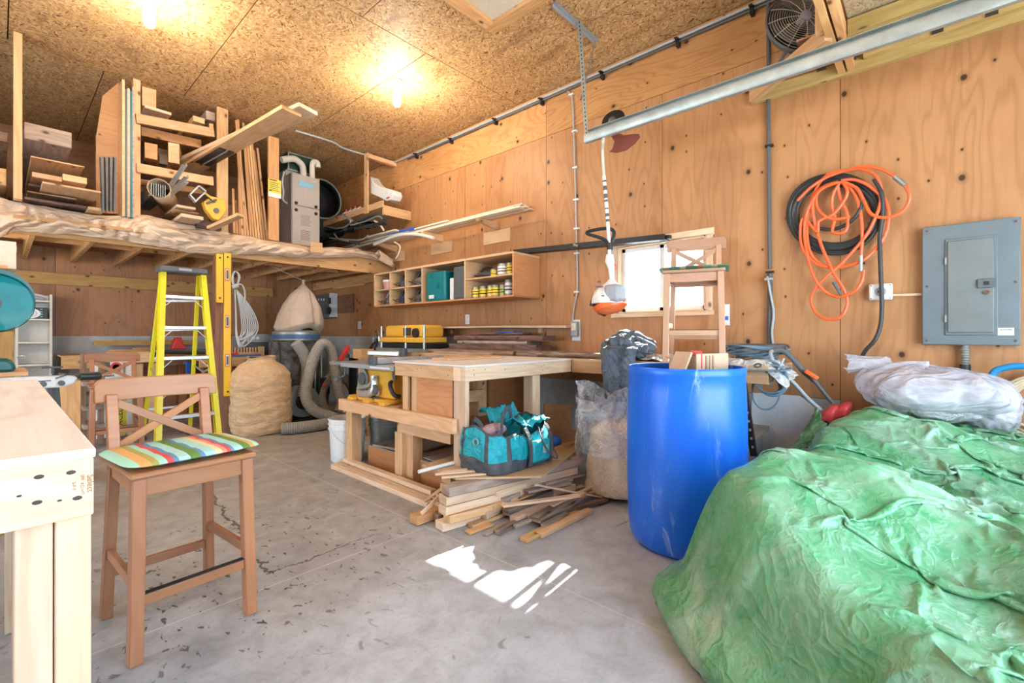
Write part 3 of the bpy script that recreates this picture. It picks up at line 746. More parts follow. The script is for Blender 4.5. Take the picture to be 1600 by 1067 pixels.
# ---------------------------------------------------------------- stools
def stool(label, loc, rz, group, wood='stool', legm=None):
    """counter stool with a crossed back; +y is the back"""
    t = thing('bar_stool', label, 'stool', loc, rz, group)
    w = M[wood]; w2 = M[legm or 'stool_dark']
    fx, bxx, fy, byy = .165, .155, -.185, .175
    def post(x0, y0, z0, x1, y1, z1, a=.036, b=.036): 
        m_ = MB(); m_.bar((x0, y0, z0), (x1, y1, z1), a, b, (0, 1, 0)); return m_
    for s in (-1, 1):
        post(s*(fx+.012), fy-.012, 0, s*fx, fy, .60, .04, .04).build('leg', w2, t, local=True, bevel=.004)
        m_ = post(s*(bxx+.018), byy+.03, 0, s*bxx, byy, .60, .034, .04)
        m_.build('leg', w2, t, local=True, bevel=.004)
        MB().prism([(s*bxx-.018, byy-.02, .60), (s*bxx-.018, byy+.02, .60), (s*bxx-.018, byy+.055, .845), (s*bxx-.018, byy+.03, .845)], (0, 0, 0), (.036, 0, 0)).build('back_post', w, t, local=True, bevel=.003)
    # seat slab with rounded front
    MB().b2((-.195, -.215, .601), (.195, .20, .622)).build('seat', w, t, local=True, bevel=.008)
    ap = [((-fx, fy, .57), (fx, fy, .57)), ((-bxx, byy, .57), (bxx, byy, .57)), ((-fx, fy, .57), (-bxx, byy, .57)), ((fx, fy, .57), (bxx, byy, .57))]
    for a, b in ap: MB().bar(a, b, .02, .058).build('apron', w, t, local=True, bevel=.002)
    def at(s, f_, z):   # centre of a leg at height z
        k = z/.6
        return Vector((s*(fx+.012*(1-k)), fy-.012*(1-k), z)) if f_ else Vector((s*(bxx+.018*(1-k)), byy+.03*(1-k), z))
    st = MB().bar(at(-1, 1, .20), at(1, 1, .20), .022, .036).build('stretcher', w2, t, local=True, bevel=.003)
    MB().bar(at(-1, 1, .20)+Vector((.02, -.002, .020)), at(1, 1, .20)+Vector((-.02, -.002, .020)), .023, .003).build('foot_strip', M['blackm'], t, local=True)
    MB().bar(at(-1, 0, .17), at(1, 0, .17), .02, .034).build('stretcher', w2, t, local=True, bevel=.003)
    for s in (-1, 1): MB().bar(at(s, 1, .25), at(s, 0, .25), .02, .034).build('stretcher', w2, t, local=True, bevel=.003)
    # curved top rail with rounded upper corners
    def rail(sgn):
        m_ = MB(); n = 25; hh = []
        for i in range(n):
            u = i/(n-1)*2-1; x = u*.205; y = byy+.045-.03*(1-u*u)*-1*0+.022*(1-u*u)
            e = max(0, (abs(u)-.86)/.14); zt = .905-.022*(1-math.sqrt(max(0, 1-e*e))); zb = .815+.006*(1-u*u)
            hh.append((x, y, zb, zt))
        base = 0
        for x, y, zb, zt in hh:
            for dy, z in ((-.011, zb), (-.011+.006, zt), (.011+.006, zt), (.011, zb)): m_.v.append(Vector((x, y+dy, z)))
        tt = random.random()
        for i in range(n-1):
            a = i*4; b2 = a+4
            for k in range(4):
                l = (k+1) % 4
                u0, u1 = hh[i][0], hh[i+1][0]
                m_._face([a+k, a+l, b2+l, b2+k], [(u0, k*.09), (u0, (k+1)*.09), (u1, (k+1)*.09), (u1, k*.09)], tt)
        m_._face([3, 2, 1, 0], [(0, 0)]*4, tt); a = (n-1)*4; m_._face([a, a+1, a+2, a+3], [(0, 0)]*4, tt)
        return m_
    rail(1).build('top_rail', w, t, local=True, bevel=.004, fixn=True)
    a0, a1 = Vector((-bxx+.014, byy+.012, .645)), Vector((bxx-.014, byy+.036, .812))
    b0, b1 = Vector((bxx-.014, byy+.006, .645)), Vector((-bxx+.014, byy+.030, .812))
    MB().bar(a0, a1, .012, .03, (0, 0, 1)).build('cross_slat', w, t, local=True, bevel=.002)
    MB().bar(b0, b1, .012, .03, (0, 0, 1)).build('cross_slat', w, t, local=True, bevel=.002)
    return t
def cushion(name, label, loc, rz, mat, sx=.215, sy=.2, h=.034, group=None, droop=0):
    m_ = MB(); n = 36; 
    def half(sgn):
        def fn(u, v):
            a = u*2*PI; r = v
            c_, s_ = math.cos(a), math.sin(a); p = 7
            k = (abs(c_)**p+abs(s_)**p)**(-1/p)
            x, y = c_*k*r*sx, s_*k*r*sy
            hh = h*.5*(1-r**5)**.6
            pin = sum(math.exp(-((x-ax)**2+(y-ay)**2)/.0009) for ax in (-.09, .0, .09) for ay in (-.07, .07))*.25
            z = sgn*hh*(1-pin)+droop*(x/sx)**2*-.01
            return (x, y, z+h*.5)
        return fn
    m_.grid(half(1), 64, 20, closed_u=True); m_.grid(half(-1), 64, 6, closed_u=True)
    o = m_.build(name, mat, None, loc=loc, local=True, rot=(0, 0, rz), sharp=60, fixn=True)
    return tag(o, label, 'cushion', group)
SR = math.radians(4)
stool('honey brown wooden bar stool with a crossed back and striped cushion, nearest to the camera', (.458, 2.13, 0), SR, None)
cushion('seat_cushion', 'flat cushion striped in mint, red, green and orange on the nearest bar stool', (.47, 2.12, .623), SR+.05, M['stripe'], .218, .195)
q = P(190, 620, Y=3.15)
stool('brown bar stool standing behind the near stool, its top rail seen above it', (.735, 5.72, 0), math.radians(-3), None, 'stool_dark')
# third stool stands on the wall bench
s3 = stool('weathered pale bar stool standing on the wall bench in front of the window', (3.265, 1.215, .892), math.radians(-72), None, 'stool_pale', 'stool_pale')
cushion('seat_cushion', 'green checked cushion on the stool that stands on the wall bench', (3.255, 1.215, .892+.623), math.radians(-72), M['stripe_green'], .225, .2, .03)
# ---------------------------------------------------------------- mitre saw on its stand behind the bench
ms_ = thing('saw_stand', 'metal mitre saw stand with a white rail and black end handle behind the near bench', 'saw stand', (.1, 3.05, 0))
a = P(-60, 590, Z=.865); 
def along(px, z=.87, y=2.98): return P(px, 590, Y=y)
yl = 3.02
xa, xb = -.75, P(121, 590, Y=yl).x
MB().prism([(xa, yl-.02, .845), (xb-.05, yl-.02, .83), (xb-.012, yl-.02, .845), (xb, yl-.02, .872), (xb-.02, yl-.02, .886), (xa, yl-.02, .886)], (0, 0, 0), (0, .045, 0)).build('rail', M['whitep'], ms_, bevel=.006)
MB().b2((xa, yl-.024, .862), (xb-.09, yl-.019, .867)).build('groove', M['dgrey'], ms_)
q = P(110, 587, Y=yl-.03); MB().bar(q+Vector((-.05, 0, -.01)), q+Vector((.0, 0, .01)), .01, .006).bar(q+Vector((-.04, 0, .012)), q+Vector((.012, 0, .002)), .01, .006).build('lock_lever', M['dgrey'], ms_)
h0 = P(124, 588, Y=yl+.06); h1 = P(158, 587, Y=yl+.06)
MB().tube([h0+Vector((-.03, 0, 0)), h0, h0+Vector((.004, 0, 0)), h1-Vector((.012, 0, 0)), h1], [.008, .008, .02, .021, .016], 14).build('handle', M['black'], ms_)
MB().tube([h1, h1+Vector((.05, 0, 0))], .006, 8).build('spring_rod', M['chrome'], ms_)
for px in (78, 86): 
    q = P(px, 605, Y=yl); MB().tube([(q.x, yl, .845), (q.x+.05, yl+.03, 0.012)], .014, 8).build('leg', M['dgrey'], ms_)
MB().tube([(-.62, yl, .845), (-.72, yl-.05, .012)], .014, 8).build('leg', M['dgrey'], ms_)
q = P(82, 600, Y=yl-.03)
for dx in (-.03, .03): MB().lathe([(.012, -.015), (.012, .015)], q+Vector((dx, 0, .002)), 12, Matrix.Rotation(PI/2, 3, 'X')).build('clamp', M['dgrey'], ms_)
q = P(82, 574, Y=yl+.01); MB().b2(q+Vector((-.035, -.01, -.004)), q+Vector((.035, .01, .004))).b2(q+Vector((-.005, -.005, -.03)), q+Vector((.005, .005, .0))).build('stop_bar', M['black'], ms_)
pb = P(40, 577, Y=yl)
MB().b2((-.5, yl+.03, .889), (P(33, 577, Y=yl+.15).x+.02, yl+.45, .907)).build('board', M['pine'], ms_, bevel=.001)
# the saw
sw = thing('mitre_saw', 'teal mitre saw with a see-through teal blade guard at the left edge', 'mitre saw', (-.05, yl+.2, .907))
def disc_pts(c, r, n=40, a0=0, a1=2*PI): return [Vector((c.x+r*math.cos(a0+(a1-a0)*i/n), c.y, c.z+r*math.sin(a0+(a1-a0)*i/n))) for i in range(n+1)]
c_ = P(-12, 473, Y=yl+.12); 
MB().lathe([(.133, -.022), (.136, -.012), (.136, .012), (.133, .022), (.105, .026), (.03, .028)], c_, 48, Matrix.Rotation(PI/2, 3, 'X'), cap=(False, False)).build('blade_guard', M['guard'], sw)
MB().lathe([(.128, -.0012), (.128, .0012)], c_, 60, Matrix.Rotation(PI/2, 3, 'X')).build('saw_blade', M['steel'], sw)
MB().lathe([(.03, -.03), (.03, .03), (.02, .034)], c_, 24, Matrix.Rotation(PI/2, 3, 'X')).build('arbor', M['dgrey'], sw)
MB().lathe([(.137, -.02), (.137, .02)], c_+Vector((0, .03, .02)), 40, Matrix.Rotation(PI/2, 3, 'X')).build('upper_guard', M['tealdark'], sw)
MB().tube([c_+Vector((-.02, .05, .02)), c_+Vector((-.25, .07, .1))], .05, 16).build('motor', M['tealdark'], sw)
MB().prism([(-.4, yl+.06, .908), (.045, yl+.06, .908), (.05, yl+.06, .925), (.045, yl+.06, .95), (.02, yl+.06, .966), (-.4, yl+.06, .975)], (0, 0, 0), (0, .2, 0)).build('base', M['tealdark'], sw, bevel=.012)
MB().bar((-.3, yl+.15, .95), c_+Vector((-.12, .04, 0)), .05, .06).build('arm', M['tealdark'], sw, bevel=.01)
q = P(33, 558, Y=yl+.12); MB().tube([q+Vector((.012*math.cos(a), 0, .006*math.sin(a))) for a in [i*PI/6 for i in range(12)]], .002, 6, closed=True).build('wire_loop', M['steel'], sw)
# pine box with red top behind the guard
q = P(22, 518, Y=3.7)
bxo = thing('pine_box', 'orange pine box with a small dark slot behind the mitre saw', 'box', (q.x-.2, 3.8, 0))
MB().b2((q.x-.5, 3.7, .06), (q.x, 3.95, q.z)).build('body', M['pine_yellow'], bxo, bevel=.004)
MB().b2((q.x-.45, 3.695, q.z-.2), (q.x-.42, 3.70, q.z-.16)).b2((q.x-.045, 3.695, q.z-.19), (q.x-.01, 3.70, q.z-.16)).build('slot', M['ink'], bxo)
MB().b2((q.x-.52, 3.69, 0), (q.x+.01, 3.96, .06)).build('plinth', M['pine_yellow'], bxo, bevel=.002)
tag(MB().tube([(q.x-.12, 3.8, q.z+.03), (q.x-.03, 3.8, q.z+.03)], .03, 14).build('red_roll', M['red']), 'red roll lying on the orange pine box behind the mitre saw', 'roll')
# ---------------------------------------------------------------- centre workbench and its lower saw shelf
cb = thing('assembly_bench', 'plywood topped assembly bench of two by fours joined to the wall bench', 'workbench', (2.4, 2.5, 0))
TX, TY, TZ = 1.905, 2.10, .89
MB().b2((TX-.005, TY-.005, TZ-.012), (3.03, 2.87, TZ)).build('bench_top', M['ply_top'], cb, bevel=.0015)
za = TZ-.0125
MB().b2((TX, TY, za-.089), (3.035, TY+.038, za)).build('apron', M['pine_pale'], cb, bevel=.002)
MB().b2((TX, TY+.039, za-.089), (TX+.038, TY+.112, za)).build('corner_block', M['pine_pale'], cb, bevel=.002)
MB().b2((TX, TY+.113, za-.089), (TX+.038, 2.85, za)).build('apron', M['pine'], cb, bevel=.002)
MB().b2((TX+.04, 2.812, za-.089), (3.0, 2.85, za)).build('apron', M['pine'], cb, bevel=.002)
MB().b2((TX+.003, TY+.003, 0), (TX+.036, TY+.112, za-.09)).build('leg', M['pine_pale'], cb, bevel=.002)
for x0, y0 in ((2.60, TY+.039), (TX+.06, 2.72), (2.62, 2.72)):
    MB().b2((x0, y0, 0), (x0+.087, y0+.087, za-.09)).build('leg', M['pine_pale'] if y0 < 2.5 else M['pine'], cb, bevel=.002)
MB().b2((TX+.008, TY+.128, .50), (TX+.02, 2.60, za-.09)).build('side_panel', M['ply_red'], cb)
MB().b2((TX+.004, 2.60, .50), (TX+.022, 2.655, za-.09)).build('panel_batten', M['pine'], cb, bevel=.001)
MB().b2((TX+.004, 2.70, .50), (TX+.03, 2.76, za-.09)).build('panel_batten', M['pine'], cb, bevel=.001)
MB().b2((2.40, 2.79, .36), (3.0, 2.805, za-.09)).build('back_panel', M['ply_red'], cb)
MB().b2((TX+.1, 2.66, .55), (2.62, 2.70, .64)).build('back_rail', M['pine'], cb, bevel=.002)
MB().b2((2.72, TY+.12, .36), (2.735, 2.79, za-.09)).build('side_panel', M['ply_red'], cb)
MB().b2((TX+.095, TY+.05, .40), (2.72, 2.78, .415)).build('lower_shelf', M['ply_red'], cb)
for px, py in ((758, 577), (789, 577), (846, 573), (850, 570), (855, 576), (848, 578), (740, 578), (741, 586), (820, 572)):
    q = P(px, py, Y=TY); MB().lathe([(.004, -.0005), (.003, .0012)], q, 8, Matrix.Rotation(PI/2, 3, 'X')).build('screw', M['ink'], cb)
for px, py in ((652, 577), (658, 575), (700, 586)):
    q = P(px, py, X=TX); MB().lathe([(.004, -.0005), (.003, .0012)], q, 8, Matrix.Rotation(-PI/2, 3, 'Y')).build('screw', M['ink'], cb)
sb = thing('saw_bench', 'low two by four bench carrying the yellow table saw', 'workbench', (2.2, 3.0, 0))
MB().b2((1.865, 2.17, .465), (1.903, 3.60, .555)).build('front_rail', M['pine'], sb, bevel=.002)
MB().b2((1.904, 2.87, .53), (2.62, 3.60, .552)).build('bench_top', M['pine'], sb, bevel=.001)
MB().b2((1.904, 3.56, .44), (2.62, 3.598, .53)).build('end_rail', M['pine'], sb, bevel=.002)
MB().b2((2.582, 2.9, .44), (2.62, 3.55, .53)).build('back_rail', M['pine'], sb, bevel=.002)
for x0, y0 in ((1.905, 3.46), (2.53, 3.46), (2.53, 2.86)):
    MB().b2((x0, y0, 0), (x0+.088, y0+.088, .53 if x0 < 2 else .438)).build('leg', M['pine'], sb, bevel=.002)
MB().b2((1.93, 2.27, .375), (1.968, 2.86, .464)).build('lower_rail', M['pine'], sb, bevel=.002)
MB().b2((1.93, 2.80, .0), (1.968, 2.889, .374)).build('leg', M['pine'], sb, bevel=.002)
# low crate of plywood under the bench, with loose boards and a perforated sheet on it
cr = thing('plywood_crate', 'low plywood crate standing under the saw bench', 'crate', (2.3, 2.9, 0))
b = MB(); b.b2((2.03, 2.25, .0), (2.045, 3.42, .165)).b2((2.6, 2.25, 0), (2.615, 3.42, .165)).b2((2.045, 2.25, 0), (2.6, 2.265, .165)).b2((2.045, 3.405, 0), (2.6, 3.42, .165))
b.build('side_panels', M['ply_red'], cr); MB().b2((2.03, 2.25, .166), (2.615, 3.42, .178)).build('top_panel', M['grey_wood'], cr)
tag(MB().box((2.30, 3.12, .19), (.5, .5, .016), rot_z(.15)).build('plywood_offcut', M['grey_wood']), 'loose square plywood offcut lying on the crate under the saw bench', 'board')
tag(MB().b2((2.58, 2.85, .18), (2.60, 3.42, .30)).build('plywood_strip', M['pine_warm']), 'upright plywood strip standing behind the offcut under the saw bench', 'board')
ps = NT('perforated_sheet'); o_ = ps.obj(); vd = ps.n('ShaderNodeTexVoronoi', {'Vector': o_, 'Scale': 55.0, 'Randomness': 0.0}, 0)
M['perf'] = ps.fin(ps.ramp(vd, [(.3, (.2, .14, .12)), (.36, (.5, .4, .36))]), .5)
tag(MB().box((2.30, 2.55, .188), (.5, .5, .006), rot_z(-.05)).build('perforated_sheet', M['perf']), 'perforated hardboard sheet lying beneath the bench behind its middle leg', 'board')
# long strips on the floor beside the bench
for i, (x, y0, y1, lab) in enumerate(((1.80, 2.30, 3.58, 'outermost floor strip of the four beside the saw bench'), (1.85, 2.35, 3.60, 'second floor strip of the four beside the saw bench'), (1.90, 2.32, 3.62, 'third floor strip of the four beside the saw bench'))):
    tag(MB().bar((x, y0, .019), (x+.01, y1, .019), .044, .036).build('pine_strip', M['pine_pale'], bevel=.002), 'long pale pine strip, '+lab, 'board', 'pine strips on the floor beside the saw bench')
tag(MB().bar((1.885, 2.38, .056), (1.90, 3.55, .056), .05, .03).build('pine_strip', M['pine_pale'], bevel=.002), 'long pale pine strip lying on top of the floor strips beside the saw bench', 'board', 'pine strips on the floor beside the saw bench')
# buckets
def bucket(label, x, y, mat, z=0, wm=None):
    t = thing('bucket', label, 'bucket', (x, y, z))
    MB().lathe([(.13, 0), (.135, .01), (.148, .27), (.158, .275), (.158, .285), (.150, .287), (.151, .31), (.158, .313), (.158, .323), (.151, .326), (.152, .35), (.158, .353), (.158, .365), (.150, .367), (.144, .33), (.130, .02), (0.001, .018)], (x, y, z), 36, cap=(True, False)).build('body', mat, t)
    pts = [(x-.158*math.cos(a), y-.158*math.sin(a)*.98, z+.30-.16*math.sin(a)) for a in [i*PI/14 for i in range(15)]]
    MB().tube(pts, .002, 6).build('handle', M['steel'], t)
    return t
bucket('white plastic bucket on the floor at the left leg of the saw bench', 2.02, 3.74, M['whitep'])
bucket('grey metal bucket under the saw bench behind its left leg', 2.33, 3.62, M['steel'])
bucket('darker bucket standing deepest under the saw bench', 2.72, 3.5, M['grey'])
# ---------------------------------------------------------------- table saw
ts = thing('table_saw', 'yellow portable table saw with a grey table standing on the low bench', 'table saw', (2.2, 3.3, .553))
z0 = .553
def ring(c, sx, sy, z): return [Vector((c[0]-sx, c[1]-sy, z)), Vector((c[0]+sx, c[1]-sy, z)), Vector((c[0]+sx, c[1]+sy, z)), Vector((c[0]-sx, c[1]+sy, z))]
def frustum(mb, r0, r1):
    b = len(mb.v); mb.v += r0+r1
    for i in range(4):
        j = (i+1) % 4; mb._face([b+i, b+j, b+4+j, b+4+i], [(0, 0), (1, 0), (1, 1), (0, 1)], .5)
    mb._face([b+3, b+2, b+1, b], [(0, 0)]*4, .5); mb._face([b+4, b+5, b+6, b+7], [(0, 0)]*4, .5); return mb
c = (2.24, 3.28)
m_ = MB(); frustum(m_, ring(c, .30, .30, z0), ring(c, .30, .30, z0+.03)); m_.build('base', M['yellow'], ts, bevel=.008)
m_ = MB()
for yy in (3.0, 3.22, 3.46): m_.b2((1.885, yy-.035, z0), (1.94, yy+.035, z0+.028))
m_.build('base_foot', M['yellow'], ts, bevel=.006)
m_ = MB(); frustum(m_, ring((2.26, 3.28), .27, .285, z0+.031), ring((2.24, 3.28), .235, .23, z0+.255)); m_.build('body', M['yellow'], ts, bevel=.02)
# front mechanism: slotted arc plate, crank wheel, motor casting
m_ = MB(); m_.lathe([(.075, -.006), (.075, .006)], (0, 0, 0), 28, Matrix.Rotation(-PI/2, 3, 'Y')); 
for i in range(len(m_.v)): m_.v[i] = m_.v[i]*1.0+Vector((1.985, 3.42, z0+.15)); m_.v[i].z = z0+.15+(m_.v[i].z-z0-.15)*1.35
m_.build('dial_plate', M['steel'], ts)
m_ = MB(); m_.lathe([(.05, -.006), (.05, .006)], (1.972, 3.42, z0+.17), 28, Matrix.Rotation(-PI/2, 3, 'Y')).build('dial_slot', M['dgrey'], ts)
m_ = MB()
m_.tube(smooth_path([(1.975, 3.24, z0+.20), (1.965, 3.22, z0+.12), (1.955, 3.27, z0+.06), (1.955, 3.42, z0+.05)], 4), .028, 10)
m_.tube([(1.965, 3.45, z0+.055), (1.965, 3.18, z0+.075)], .022, 10)
m_.tube([(1.96, 3.46, z0+.09), (1.96, 3.3, z0+.12), (1.96, 3.2, z0+.19)], .014, 8)
m_.build('bevel_casting', M['alu'], ts)
MB().tube([(1.99, 3.2, z0+.03), (1.94, 3.2, z0+.02)], .016, 10).lathe([(.04, -.008), (.04, .008)], (1.95, 3.19, z0+.10), 20, Matrix.Rotation(-PI/2, 3, 'Y')).build('crank', M['dgrey'], ts)
MB().tube(smooth_path([(2.02, 3.055, z0+.17), (1.975, 3.02, z0+.15), (1.975, 2.97, z0+.08), (2.02, 2.95, z0+.06)], 4), [.016]*13, 10).build('side_handle', M['black'], ts)
MB().b2((2.01, 3.00, z0+.185), (2.018, 3.10, z0+.225)).build('switch_plate', M['dgrey'], ts)
tz = z0+.262
m_ = MB(); m_.b2((1.93, 2.92, tz), (2.62, 3.60, tz+.035)); m_.build('saw_table', M['sawtable'], ts, bevel=.006)
MB().b2((1.915, 2.88, tz-.002), (1.929, 3.66, tz+.033)).build('front_rail', M['grey'], ts, bevel=.003)
MB().b2((1.912, 2.93, tz+.008), (1.914, 3.2, tz+.022)).build('ruler', M['whitep'], ts)
MB().b2((1.95, 3.62, tz+.005), (2.6, 3.93, tz+.03)).build('extension_wing', M['sawtable'], ts, bevel=.004)
m_ = MB(); m_.b2((1.92, 3.14, tz+.036), (2.60, 3.20, tz+.085)); m_.build('rip_fence', M['alu'], ts, bevel=.006)
MB().b2((1.905, 3.12, tz+.03), (1.935, 3.22, tz+.10)).build('fence_clamp', M['dgrey'], ts, bevel=.008)
MB().b2((2.1, 3.215, tz+.037), (2.5, 3.25, tz+.05)).build('blade_insert', M['steel'], ts)
MB().tube([(1.99, 3.72, tz+.0), (1.985, 3.72, tz-.08), (1.94, 3.74, tz-.11)], .007, 8).lathe([(.0, -.02), (.017, -.016), (.02, 0), (.017, .016), (.0, .02)], (1.925, 3.75, tz-.115), 14).build('lock_knob', M['dgrey'], ts)
# ---------------------------------------------------------------- stack of lumber carrying the tool bag
G = 'offcuts stacked on the floor under the tool bag'
stack = []
specs = [ # x0,y0,x1,y1,zc,w,t
 (1.62, 2.00, 2.62, 1.82, .024, .085, .044), (1.68, 2.12, 2.70, 1.96, .024, .09, .044), (1.74, 2.23, 2.72, 2.10, .024, .09, .044),
 (1.64, 1.96, 2.55, 1.76, .072, .075, .044), (1.69, 2.06, 2.66, 1.90, .072, .09, .044), (1.75, 2.19, 2.70, 2.06, .072, .09, .044),
 (1.62, 1.97, 2.58, 1.80, .12, .075, .044), (1.71, 2.10, 2.70, 1.94, .12, .1, .044),
 (1.63, 1.98, 2.60, 1.78, .169, .085, .046), (1.75, 2.11, 2.74, 1.95, .169, .1, .046),
 (1.64, 1.97, 2.66, 1.77, .221, .09, .05), (1.77, 2.12, 2.80, 1.94, .221, .1, .05)]
lay = {.024: 'bottom layer', .072: 'second layer', .12: 'middle layer', .169: 'fourth layer', .221: 'top layer'}
pos = {}
for x0, y0, x1, y1, z, w_, t_ in specs:
    k = pos.get(z, 0); pos[z] = k+1
    o = MB().bar((x0, y0, z), (x1, y1, z), w_, t_).build('lumber_offcut', M[random.choice(['pine_pale', 'pine', 'pine_pale', 'grey_wood'])], bevel=.003)
    tag(o, 'offcut in the %s of the stack under the tool bag, %s' % (lay[z], ('front row', 'next row back', 'rearmost row')[k]), 'board', G)
tag(MB().prism([(1.74, 2.00, .249), (2.10, 1.66, .249), (2.86, 1.88, .249), (2.82, 2.26, .249), (2.10, 2.40, .249), (1.78, 2.36, .249)], (0, 0, 0), (0, 0, .012)).build('plywood_sheet', M['ply_light']), 'thin pale plywood sheet under the teal tool bag', 'board')
for i, (a, b, lab) in enumerate((((1.62, 2.24, .238), (2.35, 2.05, .238), 'front'), ((1.66, 2.34, .238), (2.3, 2.22, .238), 'rear'), )):
    pass
# white round rod and thin slats at the left side of the bag
a = P(654, 737, Z=.27); b = P(712, 722, Z=.275)
tag(MB().tube([a, b+(b-a)*.15], .011, 10).build('white_rod', M['whitep']), 'white plastic rod poking out to the left of the tool bag', 'rod')
for i, (p0, p1, lab) in enumerate((((690, 738), (760, 729), 'uppermost'), ((680, 741), (775, 733), 'middle'), ((690, 746), (785, 738), 'lowest'))):
    a = P(*p0, Z=.268); b = P(*p1, Z=.268)
    tag(MB().bar(a, b, .022, .008, tint=.5).build('thin_slat', M['pine_pale']), 'thin pale slat in front of the tool bag, %s of the three' % lab, 'slat', 'thin slats at the foot of the tool bag')
# loose offcuts scattered in front, all lying along the floor
G = 'loose offcuts on the floor in front of the stack'
loose = [ # near end px, far end px, z near, z far, w, t, mat, label
 ((646, 812), (715, 788), .03, .03, .075, .05, 'pine_warm', 'thick rounded offcut at the far left end of the scattered pile'),
 ((690, 791), (708, 778), .06, .07, .05, .045, 'pine', 'stubby block end lying over the rounded offcut'),
 ((735, 822), (805, 795), .012, .02, .05, .02, 'pine', 'thin flat board nearest the floor in front of the stack'),
 ((756, 805), (850, 757), .045, .07, .05, .04, 'pine_pale', 'short pale block lying across the front of the stack'),
 ((770, 770), (868, 738), .15, .17, .075, .03, 'pine_pale', 'pale pointed board leaning on the upper front of the stack'),
 ((785, 783), (830, 760), .10, .11, .05, .035, 'grey_wood', 'grey weathered block in the middle of the scattered pile'),
 ((790, 800), (860, 770), .06, .08, .055, .04, 'bark', 'gnarled bark edged piece in the middle of the scattered pile'),
 ((776, 832), (830, 805), .015, .02, .035, .026, 'bark', 'narrow bark strip lying on the floor below the pile'),
 ((822, 806), (912, 770), .04, .08, .05, .022, 'pine_pale', 'pale split board slanting up to the right across the pile'),
 ((785, 790), (905, 774), .12, .115, .04, .014, 'pine_pale', 'long thin lath lying nearly level over the pile'),
 ((835, 757), (940, 777), .17, .03, .012, .012, 'pine_pale', 'thin curved sliver bridging down to the right of the pile'),
 ((818, 844), (905, 800), .012, .015, .05, .022, 'pine_warm', 'brown slat on the floor at the front right of the pile'),
 ((842, 836), (922, 797), .015, .015, .045, .026, 'pine', 'pale slat lying at the very front of the pile'),
 ((836, 812), (900, 778), .05, .06, .08, .03, 'bark', 'wide rough bark slab at the right of the pile'),
 ((870, 800), (948, 781), .035, .02, .03, .022, 'old_wood', 'dark ragged stick at the far right of the pile'),
 ((880, 785), (932, 765), .06, .05, .05, .02, 'pine', 'short flat board at the right rear of the pile'),
 ((850, 756), (912, 740), .14, .13, .04, .016, 'grey_wood', 'grey slat lying on the right shoulder of the stack'),
 ((822, 768), (890, 754), .13, .12, .05, .016, 'grey_wood', 'flat grey slat below the right shoulder of the stack'),
 ((664, 783), (692, 762), .05, .16, .014, .02, 'pine', 'thin stick leaning up against the left end of the stack'),
 ((658, 803), (690, 772), .06, .14, .014, .02, 'pine_pale', 'pale thin stick leaning beside it over the rounded offcut'),
 ((757, 835), (800, 812), .01, .012, .03, .014, 'grey_wood', 'small grey sliver on the floor under the front of the pile'),
 ((802, 812), (856, 788), .03, .04, .06, .035, 'pine_pale', 'chunky pale block end in the centre front of the pile'),
 ((848, 822), (886, 802), .03, .03, .03, .02, 'bark', 'short bark chip between the two front slats'),
 ((768, 792), (806, 778), .08, .09, .05, .03, 'pine', 'square block end just right of the stacked boards'),
 ((862, 790), (930, 758), .075, .08, .028, .012, 'pine_pale', 'narrow pale lath crossing the right of the pile'),
 ((884, 765), (944, 752), .06, .05, .05, .012, 'grey_wood', 'thin grey board lying flat at the far right rear'),
 ((804, 822), (868, 796), .035, .05, .022, .018, 'grey_wood', 'grey stick lying across the low bark pieces'),
 ((730, 832), (768, 818), .008, .008, .05, .012, 'pine_warm', 'flat wood chip on the floor left of the bark strip')]
for p0, p1, z0_, z1_, w_, t_, mt, lab in loose:
    a = P(*p0, Z=z0_); b = P(*p1, Z=z1_)
    tag(MB().bar(a, b, w_, t_).build('wood_offcut', M[mt], bevel=min(.003, t_*.2)), lab, 'wood scrap', G)
# scraps of plywood leaning at the right leg of the assembly bench
tag(MB().prism([P(851, 631, Y=2.35), P(893, 633, Y=2.35), P(892, 672, Y=2.35), P(851, 668, Y=2.35)], (0, 0, 0), (0, .012, 0)).build('plywood_scrap', M['ply_red']), 'upright reddish plywood scrap right of the assembly bench leg, the rear one', 'board')
a_ = [P(853, 668, Y=2.22), P(901, 671, Y=2.22), P(901, 708, Y=2.22), P(853, 706, Y=2.22)]
tag(MB().prism(a_, (0, 0, 0), (0, .012, 0)).build('plywood_scrap', M['ply_red']), 'lower plywood scrap standing in front of the rear one beside the bag', 'board')
a = P(862, 702, Z=.26); b = P(905, 690, Z=.28)
tag(MB().bar(a, b, .03, .02).build('wood_offcut', M['pine_warm']), 'short brown batten lying behind the right end of the tool bag', 'wood scrap')
# blue rag behind bag
tag(MB().grid(lambda u, v: (P(868, 690, Y=2.05)+Vector((.05*math.cos(u*2*PI)*math.sin(v*PI)*(1+.3*fbm(u*5, v*4)), .04*math.sin(u*2*PI)*math.sin(v*PI), -.045*math.cos(v*PI)))), 20, 12, True).build('blue_rag', M['blue']), 'small blue rag bulging out behind the tool bag', 'rag')
